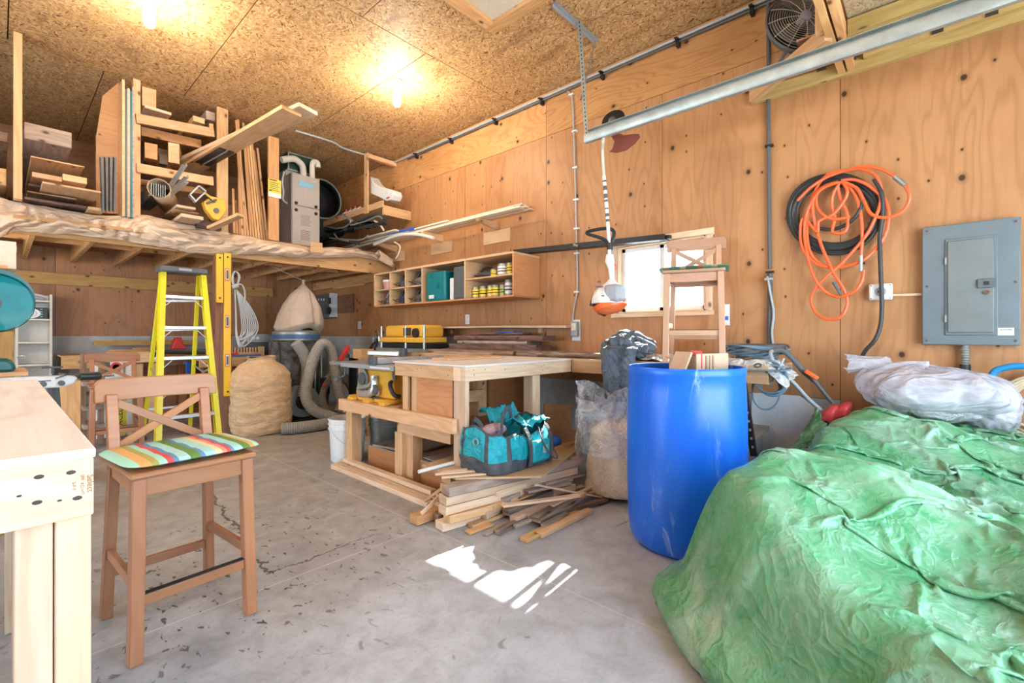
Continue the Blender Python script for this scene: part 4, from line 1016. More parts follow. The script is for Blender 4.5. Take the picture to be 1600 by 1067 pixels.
# ---------------------------------------------------------------- teal tool bag
tb = thing('tool_bag', 'open teal canvas tool bag with charcoal trim and straps on the lumber stack', 'bag', (2.155, 1.995, .263), math.radians(-2))
tb.scale = (.82, 1.18, 1.12)
Lb, Wb, Hb = .66, .30, .215
def bagfn(scale_h=1.0, squeeze=0):
    def fn(u, v):
        a = u*2*PI; p = 5
        c_, s_ = math.cos(a), math.sin(a); k = (abs(c_)**p+abs(s_)**p)**(-1/p)
        zz = v; bulge = 1+.05*math.sin(v*PI)
        x = c_*k*Lb/2*bulge*(1-.05*v); y = s_*k*Wb/2*bulge*(1-.12*v)
        sag = .035*math.cos(2*a)*v+.03*fbm(x*7, y*7, v*2)*v
        wr = .010*fbm(x*16+3, y*16, v*5)
        return (x+c_*wr, y+s_*wr, v*Hb+sag)
    return fn
m_ = MB(); m_.grid(bagfn(), 110, 26, closed_u=True)
for i, f in enumerate(m_.f):
    vv = m_.uv[i][0][1]; uu = m_.uv[i][0][0]
    z = vv; a = (uu*360) % 360
    ch = z < .30 or z > .90 or any(abs((a-c+180) % 360-180) < 3.2 for c in (32, 148, 212, 328, 62, 118, 242, 298))
    m_.mi[i] = 1 if ch else 0
m_.build('body', [M['ticloth'], M['dkcloth']], tb, local=True, sharp=80, solid=.004)
MB().grid(lambda u, v: bagfn()(u, 0)[:2]+(0.002,) if v < .5 else (0, 0, .002), 60, 2, True).build('base', M['dkcloth'], tb, local=True)
# opened top flap
m_ = MB(); m_.grid(lambda u, v: (-.02+u*.36, .10+.10*v+.02*fbm(u*4, v*2), .205+.075*math.sin(v*2.2)+.035*fbm(u*5, v*4)), 24, 12)
m_.build('top_flap', M['ticloth'], tb, local=True, solid=.004, sharp=80)
m_ = MB(); m_.grid(lambda u, v: (.02+u*.28, -.135+.16*v, .215+.035*math.sin(v*3+u)+.03*fbm(u*6+3, v*4)), 24, 14)
m_.build('crumpled_flap', M['ticloth'], tb, local=True, solid=.004, sharp=80)
m_ = MB(); m_.box((.13, -.165, .085), (.2, .035, .12)); m_.build('side_pocket', M['ticloth'], tb, local=True, bevel=.015)
m_ = MB(); m_.box((.16, -.186, .095), (.05, .004, .045)); m_.build('patch', fabric('pale_patch', (.3, .5, .47), (.2, .38, .36)), tb, local=True)
def strap(pts, w_=.018, name='strap', mt='dkcloth'):
    m2 = MB(); pp = smooth_path(pts, 5)
    for i in range(len(pp)-1): m2.bar(pp[i], pp[i+1]+(pp[i+1]-pp[i])*.15, w_, .005, (0, 1, 0) if abs((pp[i+1]-pp[i]).y) < .02 else (0, 0, 1))
    return m2.build(name, M[mt], tb, local=True)
strap([(-.19, -.10, .19), (-.12, -.06, .27), (-.02, -.02, .315), (.05, .0, .29), (.09, .02, .22)], .03, 'handle')
strap([(-.20, .02, .20), (-.24, .03, .25), (-.25, .06, .26), (-.22, .09, .21)], .03, 'handle')
for x in (-.0, .24): strap([(x, -.14, .22), (x+.01, -.17, .16), (x+.01, -.178, .06), (x+.0, -.17, .01)], .03)
strap([(.14, -.15, .21), (.12, -.19, .14), (.2, -.21, .05), (.30, -.19, .03), (.33, -.12, .1)], .008, 'cord')
MB().tube([(-.348+.0*i, -.03+.018*math.cos(a), .165+.018*math.sin(a)) for i, a in enumerate([k*2*PI/16 for k in range(16)])], .0035, 6, closed=True).build('ring', M['steel'], tb, local=True)
o = MB().grid(lambda u, v: (2.05+.10*math.cos(u*2*PI)*math.sin(v*PI), 2.0+.06*math.sin(u*2*PI)*math.sin(v*PI)*(1+.3*fbm(u*4, v*4)), .49-.04*math.cos(v*PI)), 24, 12, True).build('pink_cloth', fabric('pink_cloth', (.62, .42, .42), (.4, .2, .22), 60))
tag(o, 'pinkish cloth bundled inside the open teal tool bag', 'cloth')
# ---------------------------------------------------------------- plastic bag of shavings
sv = thing('shavings_bag', 'clear plastic bag of pale wood shavings leaning behind the blue drum', 'bag', (2.83, 1.56, 0))
def blob(cx, cy, rx, ry, z0, z1, seed, wr, taper=.25, topr=.0, ex=3.0):
    def fn(u, v):
        a = u*2*PI; c_, s_ = math.cos(a), math.sin(a); k = (abs(c_)**ex+abs(s_)**ex)**(-1/ex)
        prof = min(1, (v/.08)**.5 if v < .08 else 1)
        prof *= 1-taper*v; 
        if v > .85: prof *= max(topr, math.sqrt(max(0, 1-((v-.85)/.15)**2)))
        w_ = 1+wr*fbm(c_*2+seed, s_*2, v*3+seed)
        return (cx+c_*k*rx*prof*w_, cy+s_*k*ry*prof*w_, z0+(z1-z0)*v+.02*fbm(c_*3, s_*3, v+seed)*(v > .1))
    return fn
MB().grid(blob(2.83, 1.56, .25, .21, .003, .50, 2, .10, .28), 64, 40, True).build('shavings', M['shaving'], sv, sharp=80, fixn=True)
def film_fn(u, v):
    a = u*2*PI; r = .24-.05*v+.035*math.sin(7*a+2*v)*v+.05*v*fbm(math.cos(a)*2, math.sin(a)*2, v*3)
    return (2.80+r*math.cos(a)*1.08-.05*v, 1.585+r*math.sin(a)*.95+.03*v, .30+.40*v-.06*v*math.cos(a*2))
MB().grid(film_fn, 90, 20, True).build('plastic_film', M['film'], sv, sharp=80)
o = MB().grid(lambda u, v: (2.66+.14*u-.03*v+.03*fbm(u*3, v*3), 1.80+.06*u+.04*math.sin(u*9)*.4-.02*v, .56-.40*v+.05*u*math.sin(v*4)), 24, 24)
o.build('loose_flap', M['film'], sv, sharp=80)
# ---------------------------------------------------------------- blue drum
DX, DY, DH = 2.405, .945, .915
dr = thing('plastic_drum', 'big scuffed blue plastic drum with an open top', 'drum', (DX, DY, 0))
pr = [(.01, .012), (.20, .012), (.215, .0), (.24, .0), (.268, .02), (.282, .06), (.289, .12), (.294, .30), (.296, .45), (.294, .65), (.289, .80), (.285, .868), (.289, .876), (.290, .905), (.284, .915), (.274, .913), (.272, .88), (.276, .80), (.28, .45), (.274, .1), (.2, .03), (.001, .03)]
MB().lathe(pr, (DX, DY, 0), 96, cap=(True, False)).build('body', M['drum'], dr, sharp=50)
cbx = thing('cardboard_box', 'torn open cardboard box sticking out of the blue drum', 'box', (DX+.08, DY-.04, .55), math.radians(-20))
m_ = MB()
for a in (((-.12, -.09, 0), (.12, -.084, .43)), ((-.12, .084, 0), (.12, .09, .41)), ((-.12, -.083, 0), (-.114, .083, .42)), ((.114, -.083, 0), (.12, .083, .40)), ((-.113, -.083, 0), (.113, .083, .006))): m_.b2(*a)
m_.build('body', M['card'], cbx, local=True)
MB().box((-.17, -.03, .385), (.012, .1, .12), Euler((0, .5, 0)).to_matrix()).box((0.0, .115, .40), (.2, .05, .006), Euler((.5, 0, 0)).to_matrix()).build('flap', M['card'], cbx, local=True)
MB().box((-.05, -.0915, .33), (.012, .003, .18)).box((-.025, -.0915, .33), (.008, .003, .18)).box((.0, -.0915, .33), (.010, .003, .18)).build('torn_slit', plain('torn_card', (.33, .22, .13), .9), cbx, local=True)
q = P(1088, 562, X=DX-.02)
tag(MB().box(q, (.05, .05, .09), rot_z(.5)).build('red_carton', M['red'], bevel=.003), 'small red carton wedged beside the cardboard box in the drum', 'carton')
# ---------------------------------------------------------------- bench along the window wall
wl = thing('wall_bench', 'long wooden bench built along the plywood wall', 'workbench', (3.35, 3, 0))
MB().b2((3.042, .70, .872), (3.695, 5.2, .89)).build('bench_top', M['ply_light'], wl, bevel=.001)
MB().b2((3.04, .70, .783), (3.075, 2.10, .8715)).build('apron', M['pine'], wl, bevel=.002)
MB().b2((3.04, 2.90, .783), (3.075, 5.2, .8715)).build('apron', M['pine'], wl, bevel=.002)
MB().b2((3.66, .70, .783), (3.698, 5.2, .8715)).build('wall_rail', M['pine'], wl, bevel=.002)
for yy in (1.02, 4.0, 5.1): MB().b2((3.076, yy, 0), (3.165, yy+.088, .871)).build('leg', M['pine'], wl, bevel=.002)
for yy in (1.4, 2.4, 3.4): MB().b2((3.076, yy, .80), (3.659, yy+.038, .871)).build('joist', M['pine'], wl)
# rough slabs lying on the bench
def slab(name, label, x0, x1, y0, y1, z0, z1, mat, seed, rough=.03, cat='slab', group=None, rz=0):
    m_ = MB(); n = 40
    def fn(side):
        def f(u, v):
            y = y0+(y1-y0)*u; e = rough*fbm(u*(y1-y0)*6, seed*3.1)
            xa = x0+e; xb = x1
            pts = [(xa+.012, z0), (xa, z0+(z1-z0)*.4), (xa+.015, z1), (xb, z1), (xb, z0), (xa+.012, z0)]
            k = min(int(v*5+1e-6), 5); x, z = pts[k]
            return (x, y, z)
        return f
    m_.grid(fn(0), n, 6)
    for i in range(len(m_.uv)):
        m_.uv[i] = [(m_.v[j].y, m_.v[j].x+m_.v[j].z) for j in m_.f[i]]
    b0 = [m_.v[j] for j in range(5)]; b1 = [m_.v[(n-1)*6+j] for j in range(5)]
    base = len(m_.v); m_.v += [Vector(p) for p in b0+b1]
    m_._face([base+4, base+3, base+2, base+1, base], [(p.x, p.z) for p in b0], .4); m_._face([base+5+i for i in range(5)], [(p.x, p.z) for p in b1], .4)
    return tag(m_.build(name, M[mat], fixn=True), label, cat, group)
ya, yb2 = P(1031, 548, X=3.12).y, P(815, 550, X=3.12).y
slab('bark_edged_slab', 'bark edged slab lying along the wall bench from under the jeans to the left', 3.10, 3.34, 1.50, 2.75, .891, .935, 'bark', 1)
slab('bark_edged_slab', 'second rough slab lying behind the bark edged slab on the wall bench', 3.345, 3.52, 1.56, 2.9, .891, .93, 'grey_wood', 2)
slab('dark_plank', 'lowest and longest dark rough plank of the stack behind the assembly bench', 3.12, 3.33, 2.80, 4.05, .891, .93, 'old_wood', 3)
slab('dark_plank', 'dark purple brown plank in the stack below the board shelf, wavy front edge', 3.34, 3.58, 2.72, 3.95, .891, .985, 'dark_wood', 4)
slab('dark_plank', 'brown plank lying third up in the stack below the board shelf', 3.36, 3.58, 2.85, 3.85, .986, 1.02, 'grey_wood', 5)
slab('dark_plank', 'thick dark plank near the top of the stack below the board shelf', 3.38, 3.58, 2.66, 3.92, 1.021, 1.075, 'dark_wood', 6)
slab('dark_plank', 'short dark plank on the very top of the stack below the board shelf', 3.42, 3.58, 2.95, 3.75, 1.076, 1.105, 'dark_wood', 7)
tag(MB().b2((3.20, 3.95, .891), (3.36, 4.25, .93)).build('white_block', M['cream'], bevel=.003), 'cream white block on the bench in front of the yellow planer', 'block')
tag(MB().b2((2.2, 2.60, .891), (2.75, 2.80, .905)).build('ply_strip', M['pine'], bevel=.002), 'flat brown board lying at the rear edge of the assembly bench top', 'board')
tag(MB().b2((3.08, 3.05, .891), (3.118, 3.9, .91)).build('batten', M['grey_wood'], bevel=.002), 'thin grey batten along the front of the wall bench before the dark planks', 'board')
tag(MB().b2((3.42, 3.06, 1.106), (3.56, 3.28, 1.118)).build('blue_strip', M['blue']), 'blue plastic strip on top of the dark plank stack', 'strip')
# long thin board shelf
bs = thing('board_shelf', 'long thin single board shelf on the wall under the cubby shelf', 'shelf', (3.6, 4, 1.15))
ms = P(583, 507, X=3.40); me_ = P(885, 511, X=3.56)
MB().prism([(3.44, 5.35, 1.165), (3.50, 3.30, 1.158), (3.56, 2.52, 1.148), (3.698, 2.52, 1.148), (3.698, 5.35, 1.165)], (0, 0, 0), (0, 0, .02)).build('board', M['pine_pale'], bs, bevel=.001)
for yy in (2.9, 4.3): MB().b2((3.66, yy, 1.10), (3.698, yy+.04, 1.15)).build('cleat', M['pine'], bs)
# cubby cabinet
cu = thing('cubby_shelf', 'wall mounted plywood cubby shelf holding tools and paint cans', 'shelf unit', (3.5, 4.2, 1.45))
X0, X1, Y0, Y1, Z0, Z1 = 3.30, 3.699, 2.95, 5.42, 1.45, 1.885
MB().b2((X0, Y0, Z0), (X1, Y1, Z0+.018)).build('bottom_panel', M['ply_red'], cu, bevel=.001)
MB().b2((X0, Y0, Z1-.018), (X1, Y1, Z1)).build('top_panel', M['ply_light'], cu, bevel=.001)
MB().b2((X0, Y0, Z0+.0185), (X1, Y0+.018, Z1-.0185)).build('side_panel', M['ply_red'], cu, bevel=.001)
MB().b2((X0, Y1-.018, Z0+.0185), (X1, Y1, Z1-.0185)).build('side_panel', M['ply_light'], cu, bevel=.001)
for yy in (5.05, 4.72, 4.39, 3.645): MB().b2((X0, yy-.009, Z0+.0185), (X1, yy+.009, Z1-.0185)).build('divider', M['ply_light'], cu, bevel=.001)
MB().b2((X0, 4.40, 1.655), (X1, 5.40, 1.67)).build('shelf', M['ply_light'], cu, bevel=.001)
MB().b2((X0, Y0+.019, 1.66), (X1, 3.635, 1.675)).build('shelf', M['ply_light'], cu, bevel=.001)
MB().b2((X1-.006, Y0+.02, Z0+.02), (X1-.001, Y1-.02, Z1-.02)).build('back_panel', M['ply_red'], cu)
zs = Z0+.019
def can(label, x, y, z, r, h, lab_mat, group):
    t = thing('can', label, 'can', (x, y, z), 0, group)
    MB().lathe([(r*.96, 0), (r, .004), (r, h-.004), (r*.94, h), (r*.9, h-.006), (.001, h-.006)], (x, y, z), 24, cap=(True, False)).build('tin', M['steel'], t)
    MB().lathe([(r+.0008, h*.16), (r+.0008, h*.8)], (x, y, z), 24, cap=(False, False)).build('label_band', lab_mat, t)
    MB().lathe([(r+.0012, h*.34), (r+.0012, h*.42)], (x, y, z), 24, cap=(False, False)).lathe([(r+.0012, h*.56), (r+.0012, h*.62)], (x, y, z), 24, cap=(False, False)).build('print', M['ink'], t)
    return t
G = 'yellow labelled cans on the cubby shelf'
for px, lab in ((735, 'leftmost'), (745, 'second from left'), (756, 'third from left'), (768, 'fourth from left'), (775, 'fifth from left')):
    q = P(px, 455, X=3.42); can('stain can with a yellow label in the bottom right cubby, %s' % lab, q.x, q.y, zs, .045, .125, M['canlabel'], G)
q = P(786, 455, X=3.42); can('can with a yellow and green label, last of the row before the white one', q.x, q.y, zs, .036, .12, plain('green_label', (.4, .45, .12), .5), None)
q = P(796, 452, X=3.42); can('tall white can at the right end of the bottom cubby', q.x, q.y, zs, .046, .165, M['whitep'], None)
q = P(773, 424, X=3.42); can('small yellow can on the upper right cubby shelf, left of the grey one', q.x, q.y, 1.676, .042, .085, M['canlabel'], G)
q = P(786, 420, X=3.42); can('grey and white paint can in the middle of the upper right cubby', q.x, q.y, 1.676, .055, .125, M['white'], None)
q = P(798, 418, X=3.42); can('yellow can at the right end of the upper right cubby', q.x, q.y, 1.676, .042, .125, M['canlabel'], G)
t = thing('tool_case', 'teal plastic tool case standing in the wide cubby', 'case', (3.45, 4.17, zs))
MB().b2((3.315, 3.99, zs), (3.60, 4.325, zs+.335)).build('shell', M['teal'], t, bevel=.02)
MB().b2((3.305, 4.09, zs+.14), (3.318, 4.12, zs+.20)).b2((3.305, 4.2, zs+.27), (3.318, 4.24, zs+.31)).build('latch', M['tealdark'], t, bevel=.003)
MB().b2((3.311, 4.18, zs+.03), (3.3145, 4.27, zs+.07)).build('label', M['whitep'], t)
MB().b2((3.55, 3.93, zs+.22), (3.60, 3.99, zs+.34)).build('side_handle', M['tealdark'], t, bevel=.01)
tag(MB().b2((3.33, 3.865, zs), (3.5, 3.925, zs+.24)).build('white_case', M['whitep'], bevel=.008), 'narrow white edged case between the teal case and the dark grey case', 'case')
t = thing('tool_case', 'dark grey plastic case standing at the right of the wide cubby', 'case', (3.45, 3.76, zs))
MB().b2((3.315, 3.665, zs), (3.60, 3.853, zs+.355)).build('shell', M['dgrey'], t, bevel=.02)
MB().b2((3.308, 3.72, zs+.02), (3.316, 3.80, zs+.33)).build('rib', M['dgrey'], t, bevel=.004)
def tool_blob(name, label, c, s, mats, seed, cat='tool'):
    """compact power tool: body, handle and cord"""
    random.seed(seed); t = thing(name, label, cat, (c[0], c[1], c[2]))
    x, y, z = c; sx, sy, sz = s
    MB().tube([(x-.02, y+sy*.4, z+sz*.35), (x, y, z+sz*.4), (x, y-sy*.42, z+sz*.38)], [sz*.22, sz*.33, sz*.26], 14).build('body', mats[0], t)
    MB().tube(smooth_path([(x-.03, y+sy*.3, z+sz*.6), (x-.02, y+sy*.1, z+sz*.92), (x-.02, y-sy*.3, z+sz*.85), (x-.01, y-sy*.4, z+sz*.5)], 4), sz*.09, 10).build('handle', mats[1], t)
    MB().b2((x-sx*.4, y-sy*.45, z), (x+sx*.4, y+sy*.45, z+.012)).b2((x-sx*.3, y-.02, z+.012), (x+sx*.3, y+.02, z+sz*.3)).build('base_plate', mats[2], t, bevel=.002)
    pts = [(x-sx*.45+.03*math.cos(a*1.7), y+sy*.45*math.cos(a), z+sz*.18+sz*.14*math.sin(a*1.3)) for a in [i*.7 for i in range(12)]]
    MB().tube(smooth_path(pts, 3), .005, 6).build('cord', M['rubber'], t)
    random.seed(seed+99); return t
tool_blob('power_tool', 'dark power tool in the upper second cubby', (3.45, 4.89, 1.672), (.26, .25, .175), (M['dgrey'], M['black'], M['grey']), 11)
tool_blob('jigsaw', 'grey and black jigsaw in the upper third cubby', (3.45, 4.56, 1.672), (.26, .25, .185), (M['steel'], M['black'], M['alu']), 12, 'jigsaw')
tool_blob('sander', 'black and silver sander in the lower left cubby', (3.45, 5.22, zs), (.26, .25, .185), (M['dgrey'], M['grey'], M['alu']), 13, 'sander')
tool_blob('router', 'dark blue router in the lower second cubby', (3.45, 4.89, zs), (.26, .25, .185), (plain('navy_casting', (.02, .06, .13), .4), M['black'], M['dgrey']), 14, 'router')
tool_blob('circular_saw', 'olive grey circular saw in the lower third cubby', (3.45, 4.56, zs), (.26, .25, .185), (plain('olive_casting', (.14, .12, .09), .5), M['black'], M['steel']), 15, 'circular saw')
tool_blob('drill', 'small black drill in the upper right cubby behind the cans', (3.5, 3.50, 1.676), (.15, .26, .13), (M['dgrey'], M['black'], M['blackm']), 16, 'drill')
t = thing('plastic_tub', 'pink plastic tub with a white lid in the upper left cubby', 'tub', (3.42, 5.22, 1.671))
MB().lathe([(.075, 0), (.09, .10)], (3.42, 5.22, 1.671), 24).build('body', plain('pink_plastic', (.55, .28, .27), .4), t)
MB().lathe([(.095, .101), (.095, .125)], (3.42, 5.22, 1.671), 24).build('lid', M['white'], t)
tag(MB().b2((3.33, 3.06, Z1+.001), (3.42, 4.95, Z1+.014)).build('lath', M['pine_pale']), 'thin lath lying on top of the cubby shelf', 'board')
# steel angle lying from cubby top past the window
sa = thing('steel_angle', 'long dark steel angle running from the cubby shelf top past the window head', 'steel angle', (3.62, 2.3, 1.86))
a0, a1 = Vector((3.62, 3.20, 1.925)), P(1048, 374, X=3.62)
MB().bar(a0, a1+Vector((0, .03, 0)), .09, .006).bar(a0+Vector((-.045, 0, .02)), a1+Vector((-.045, .03, .02)), .006, .045).bar(a0+Vector((.0, 0, .026)), a1+Vector((0, .0, .02)), .04, .03).build('profile', M['blackm'], sa)
q = P(901, 386, X=3.6); MB().tube([q+Vector((.08, .1, .02)), q+Vector((-.04, 0, .015)), q+Vector((-.05, -.04, .0))], .012, 8).build('bracket', M['steel'], sa)
# mouldings on three wall brackets
G = 'cream mouldings on the wall rack'
for i, (x, y0, y1, z, w_, mt) in enumerate(((3.42, 2.95, 6.9, 2.335, .06, 'cream_strip'), (3.49, 3.0, 6.8, 2.338, .06, 'cream_strip'), (3.56, 2.93, 6.9, 2.336, .07, 'pine_pale'), (3.44, 3.05, 6.8, 2.358, .055, 'cream_strip'), (3.51, 2.96, 6.9, 2.36, .06, 'pine_pale'), (3.42, 4.05, 6.7, 2.380, .05, 'cream_strip'), (3.50, 2.99, 6.9, 2.383, .07, 'cream_strip'))):
    tag(MB().bar((x, y0, z), (x, y1, z), w_, .018).build('moulding', M[mt], bevel=.003), 'long moulding on the wall rack above the cubbies, %s' % ('front piece of the bottom layer', 'middle piece of the bottom layer', 'piece against the wall in the bottom layer', 'front piece of the second layer', 'rear piece of the second layer', 'short front piece of the top layer', 'rear piece of the top layer')[i], 'moulding', G)
for i, yy in enumerate((3.55, 4.5, 5.5)):
    t = thing('rack_bracket', 'plywood bracket block under the mouldings, %s' % ('nearest the camera', 'the middle one', 'farthest from the camera')[i], 'bracket', (3.6, yy, 2.15), 0, 'moulding rack brackets')
    MB().prism([(3.699, yy-.2, 2.10), (3.699, yy-.2, 2.24), (3.699, yy+.2, 2.24), (3.699, yy+.2, 2.10)], (0, 0, 0), (-.02, 0, 0)).build('wall_block', M['ply_light'], t, bevel=.001)
    MB().prism([(3.66, yy-.02, 2.245), (3.40, yy-.02, 2.29), (3.38, yy-.02, 2.325), (3.699, yy-.02, 2.325), (3.699, yy-.02, 2.245)], (0, 0, 0), (0, .04, 0)).build('arm', M['pine'], t, bevel=.001)
tag(MB().tube(smooth_path([P(585, 382, X=3.36), P(620, 368, X=3.36), P(650, 366, X=3.38), P(678, 372, X=3.4)], 5), .02, 10).build('white_pipe', M['pvc']), 'loose cream pipe sagging in front of the mouldings', 'pipe')
tag(MB().tube([P(600, 366, X=3.4), P(648, 357, X=3.4)], .02, 8).build('blue_tube', M['blue']), 'short blue tube lying on the mouldings', 'tube')
tag(MB().bar(P(575, 372, X=3.37), P(622, 360, X=3.37), .10, .02).build('cream_board', M['cream_strip']), 'short cream board end resting on the far end of the mouldings', 'board')
tag(MB().tube(smooth_path([P(616, 378, X=3.36), P(625, 385, X=3.36), P(622, 398, X=3.36), P(618, 404, X=3.36)], 5), .008, 6).build('twine', M['cream']), 'end of white cord dangling from the mouldings', 'cord')
# ---------------------------------------------------------------- string trimmer hanging from the door track
tr = thing('string_trimmer', 'white and orange string trimmer hanging upside down from the door track', 'string trimmer', P(950, 480, X=3.1))
T = lambda x, y, X=3.08: P(880+x*.3371, 150+y*.3371, X=X)
MB().tube(smooth_path([T(222, 132, 3.12), T(200, 160, 3.05), T(186, 200, 3.0), T(182, 260, 3.04), T(189, 370, 3.08)], 6), .015, 12).build('bent_shaft', plain('sanded_shaft', (.55, .47, .36), .4, .4), tr)
MB().tube([T(189, 370), T(205, 560), T(216, 740)], .014, 12).build('shaft', M['whitep'], tr)
for i, (a, b) in enumerate(((392, 400), (418, 438), (455, 475), (482, 492), (520, 526), (545, 560), (572, 584))):
    x = 189+(a-370)*.083
    MB().tube([T(x, a), T(x+(b-a)*.083, b)], .0145, 12).build('shaft_print', M['dgrey'], tr)
MB().lathe([(.0, -.02), (.085, -.02), (.09, -.005), (.09, .02), (.05, .03), (.0, .03)], T(235, 118, 3.18), 28, Euler((0, -1.25, .2)).to_matrix()).build('head_disc', M['blackm'], tr)
MB().tube([T(222, 132, 3.12), T(238, 118, 3.18)], .03, 12).lathe([(.02, .0), (.03, .03), (.012, .05)], T(232, 122, 3.14), 12, Euler((0, -1.25, .2)).to_matrix()).build('gearbox', M['dgrey'], tr)
gpoly = [T(a, b, 3.16) for a, b in ((222, 185), (238, 212), (228, 245), (213, 258), (245, 262), (290, 250), (330, 220), (353, 190), (350, 175), (320, 176), (285, 182), (250, 170), (226, 168))]
MB().prism(gpoly, (0, 0, 0), (.012, 0, 0)).build('debris_guard', plain('rusty_red_guard', (.22, .05, .03), .6), tr)
hp = smooth_path([T(a, b, 3.08+dx) for a, b, dx in ((216, 690, 0), (190, 665, -.02), (150, 650, -.04), (115, 640, -.05), (112, 630, -.05), (150, 620, -.03), (200, 614, 0), (230, 622, .03), (236, 645, .03), (222, 680, .01), (216, 700, 0))], 4)
MB().tube(hp, .013, 10).build('loop_handle', M['black'], tr)
MB().tube([T(216, 682), T(216, 712)], .024, 12).build('handle_clamp', M['black'], tr)
MB().tube([T(216, 735), T(214, 765), T(222, 800), T(226, 850), T(226, 880)], [.026, .034, .022, .018, .024], 14).build('grip', M['whitep'], tr)
MB().tube(smooth_path([T(238, 780), T(246, 790), T(243, 805)], 3), .006, 8).build('trigger', M['orangep'], tr)
MB().tube([T(208, 775), T(212, 810)], .008, 8).build('trigger', M['orangep'], tr)
eng = []
ctr = T(222, 880)
for a, b, r in ((224, 850, .02), (224, 868, .045), (222, 888, .08), (217, 912, .112), (214, 940, .132), (214, 962, .135)): eng.append((T(a, b), r))
MB().tube([p for p, r in eng], [r for p, r in eng], 24).build('engine_cover', M['whitep'], tr)
MB().tube([T(218, 962), T(224, 985), T(228, 1003)], [.132, .12, .07], 24).build('fuel_tank', M['orangep'], tr)
MB().b2(T(250, 915)+Vector((-.115, -.07, -.07)), T(250, 915)+Vector((.02, .05, .06))).build('side_cover', M['grey'], tr, bevel=.025)
MB().tube([T(150, 930), T(142, 975)], [.03, .034], 14).lathe([(.018, 0), (.018, .04)], T(180, 1003), 12, Euler((0, -1.3, 0)).to_matrix()).tube([T(165, 1000), T(195, 1012)], .018, 10).build('recoil_housing', M['black'], tr)
for a, b in ((205, 868), (215, 890), (198, 890), (222, 932), (226, 940)): MB().b2(T(a, b)+Vector((-.125, -.014, -.006)), T(a, b)+Vector((-.119, .014, .006))).build('decal', M['dgrey'], tr)
# ---------------------------------------------------------------- overhead door track and its hanger
dt = thing('door_track', 'galvanised overhead door track sloping across the upper right', 'door track', (3.0, 0, 2.57))
m_ = MB(); TXX = 3.0
prof = [(-.03, .03), (-.03, -.02), (-.022, -.032), (.005, -.032), (.012, -.02), (.012, -.012), (.007, -.012), (.003, -.025), (-.018, -.025), (-.025, -.016), (-.025, .025), (.01, .025), (.01, .03)]
m_.prism([(TXX+a, 1.94, 2.57+b) for a, b in prof], (0, 0, 0), (0, -3.1, 0)); m_.build('rail', M['steel'], dt, fixn=True)
m_ = MB(); m_.b2((TXX+.012, 1.92, 2.60), (TXX+.016, -1.16, 2.635)).b2((TXX-.02, 1.92, 2.631), (TXX+.012, -1.16, 2.635)); m_.build('stiffener_angle', M['steel'], dt)
hg = thing('track_hanger', 'perforated steel strap hanging from the ceiling to the end of the door track', 'hanger', (3.0, 1.95, 2.57))
pm = NT('perforated_steel'); uv_ = pm.uv(); sc_ = pm.scale(uv_, (1/.03, 1/.03, 1)); fr = pm.vm('FRACTION', sc_)
ss = pm.n('ShaderNodeSeparateXYZ', {0: fr}, 0)
dd = pm.math('GREATER_THAN', pm.math('ABSOLUTE', pm.math('SUBTRACT', ss, .5)), .22)
M['perf_steel'] = pm.fin(pm.mix(dd, (.12, .09, .06), (.66, .67, .65)), .4, .5)
ceil_pt = P(897, 30, Z=CEIL)
hang0 = Vector((3.0, 1.93, 2.54)); hang1 = Vector((3.0, 2.0, CEIL-.02))
m_ = MB(); m_.bar(hang0, hang1, .036, .004, (1, 0, 0)); 
for i in range(len(m_.uv)):
    pass
m_.build('strap', M['steel'], hg)
hl = (hang1-hang0); 
m_ = MB()
for k in range(30):
    q = hang0+hl*((k+.5)/30); m_.box(q+Vector((0, 0, 0)), (.0048, .009, .015), Matrix.Rotation(-.07, 3, 'X'))
m_.build('slots', M['ink'], hg)
hg2 = thing('ceiling_angle', 'slotted angle iron screwed to the ceiling above the track hanger', 'angle iron', (3.0, 2.0, CEIL-.03))
c0, c1 = P(866, 4, Z=CEIL-.015), P(934, 64, Z=CEIL-.015)
MB().bar(c0, c1, .036, .004).bar(c0+Vector((0, .016, -.014)), c1+Vector((0, .016, -.014)), .004, .03).build('profile', M['grey'], hg2)
MB().tube([P(930, 64, Z=CEIL-.03), hang0+Vector((.0, .06, .35))], .006, 6).build('chain_brace', M['steel'], hg)
# ---------------------------------------------------------------- loft at the upper right with its fan
lf = thing('loft_platform', 'wooden loft platform of framing and OSB at the upper right corner', 'loft', (3.3, -.3, 2.8))
MB().b2((3.662, -1.48, 2.76), (3.698, .955, 2.85)).build('ledger', M['pine_green'], lf, bevel=.002)
MB().b2((3.62, -1.48, 2.815), (3.661, .30, 2.90)).build('ledger', M['pine_green'], lf, bevel=.002)
for x in (3.235, ): MB().b2((x, -1.48, 2.79), (x+.04, .34, 2.875)).build('beam', M['pine_green'], lf, bevel=.002)
for y in (.345, .395): MB().b2((2.35, y, 2.775), (3.66, y+.038, 2.862)).build('joist', M['pine_warm'], lf, bevel=.002)
MB().b2((3.276, -1.48, 2.876), (3.619, .6, 2.888)).build('deck', M['osb_red'], lf)
MB().b2((2.40, -1.48, 2.889), (3.275, .34, 2.90)).build('deck', M['osb_grey'], lf)
a = P(1180, 158, Z=2.80); b = P(1306, 50, Z=2.80)
MB().bar(Vector((3.64, .94, 2.80)), Vector((3.17, .42, 2.80)), .05, .088).build('brace', M['pine'], lf, bevel=.002)
MB().b2((3.10, .434, 2.79), (3.15, .475, 3.52)).build('hanger_post', M['pine'], lf, bevel=.002)
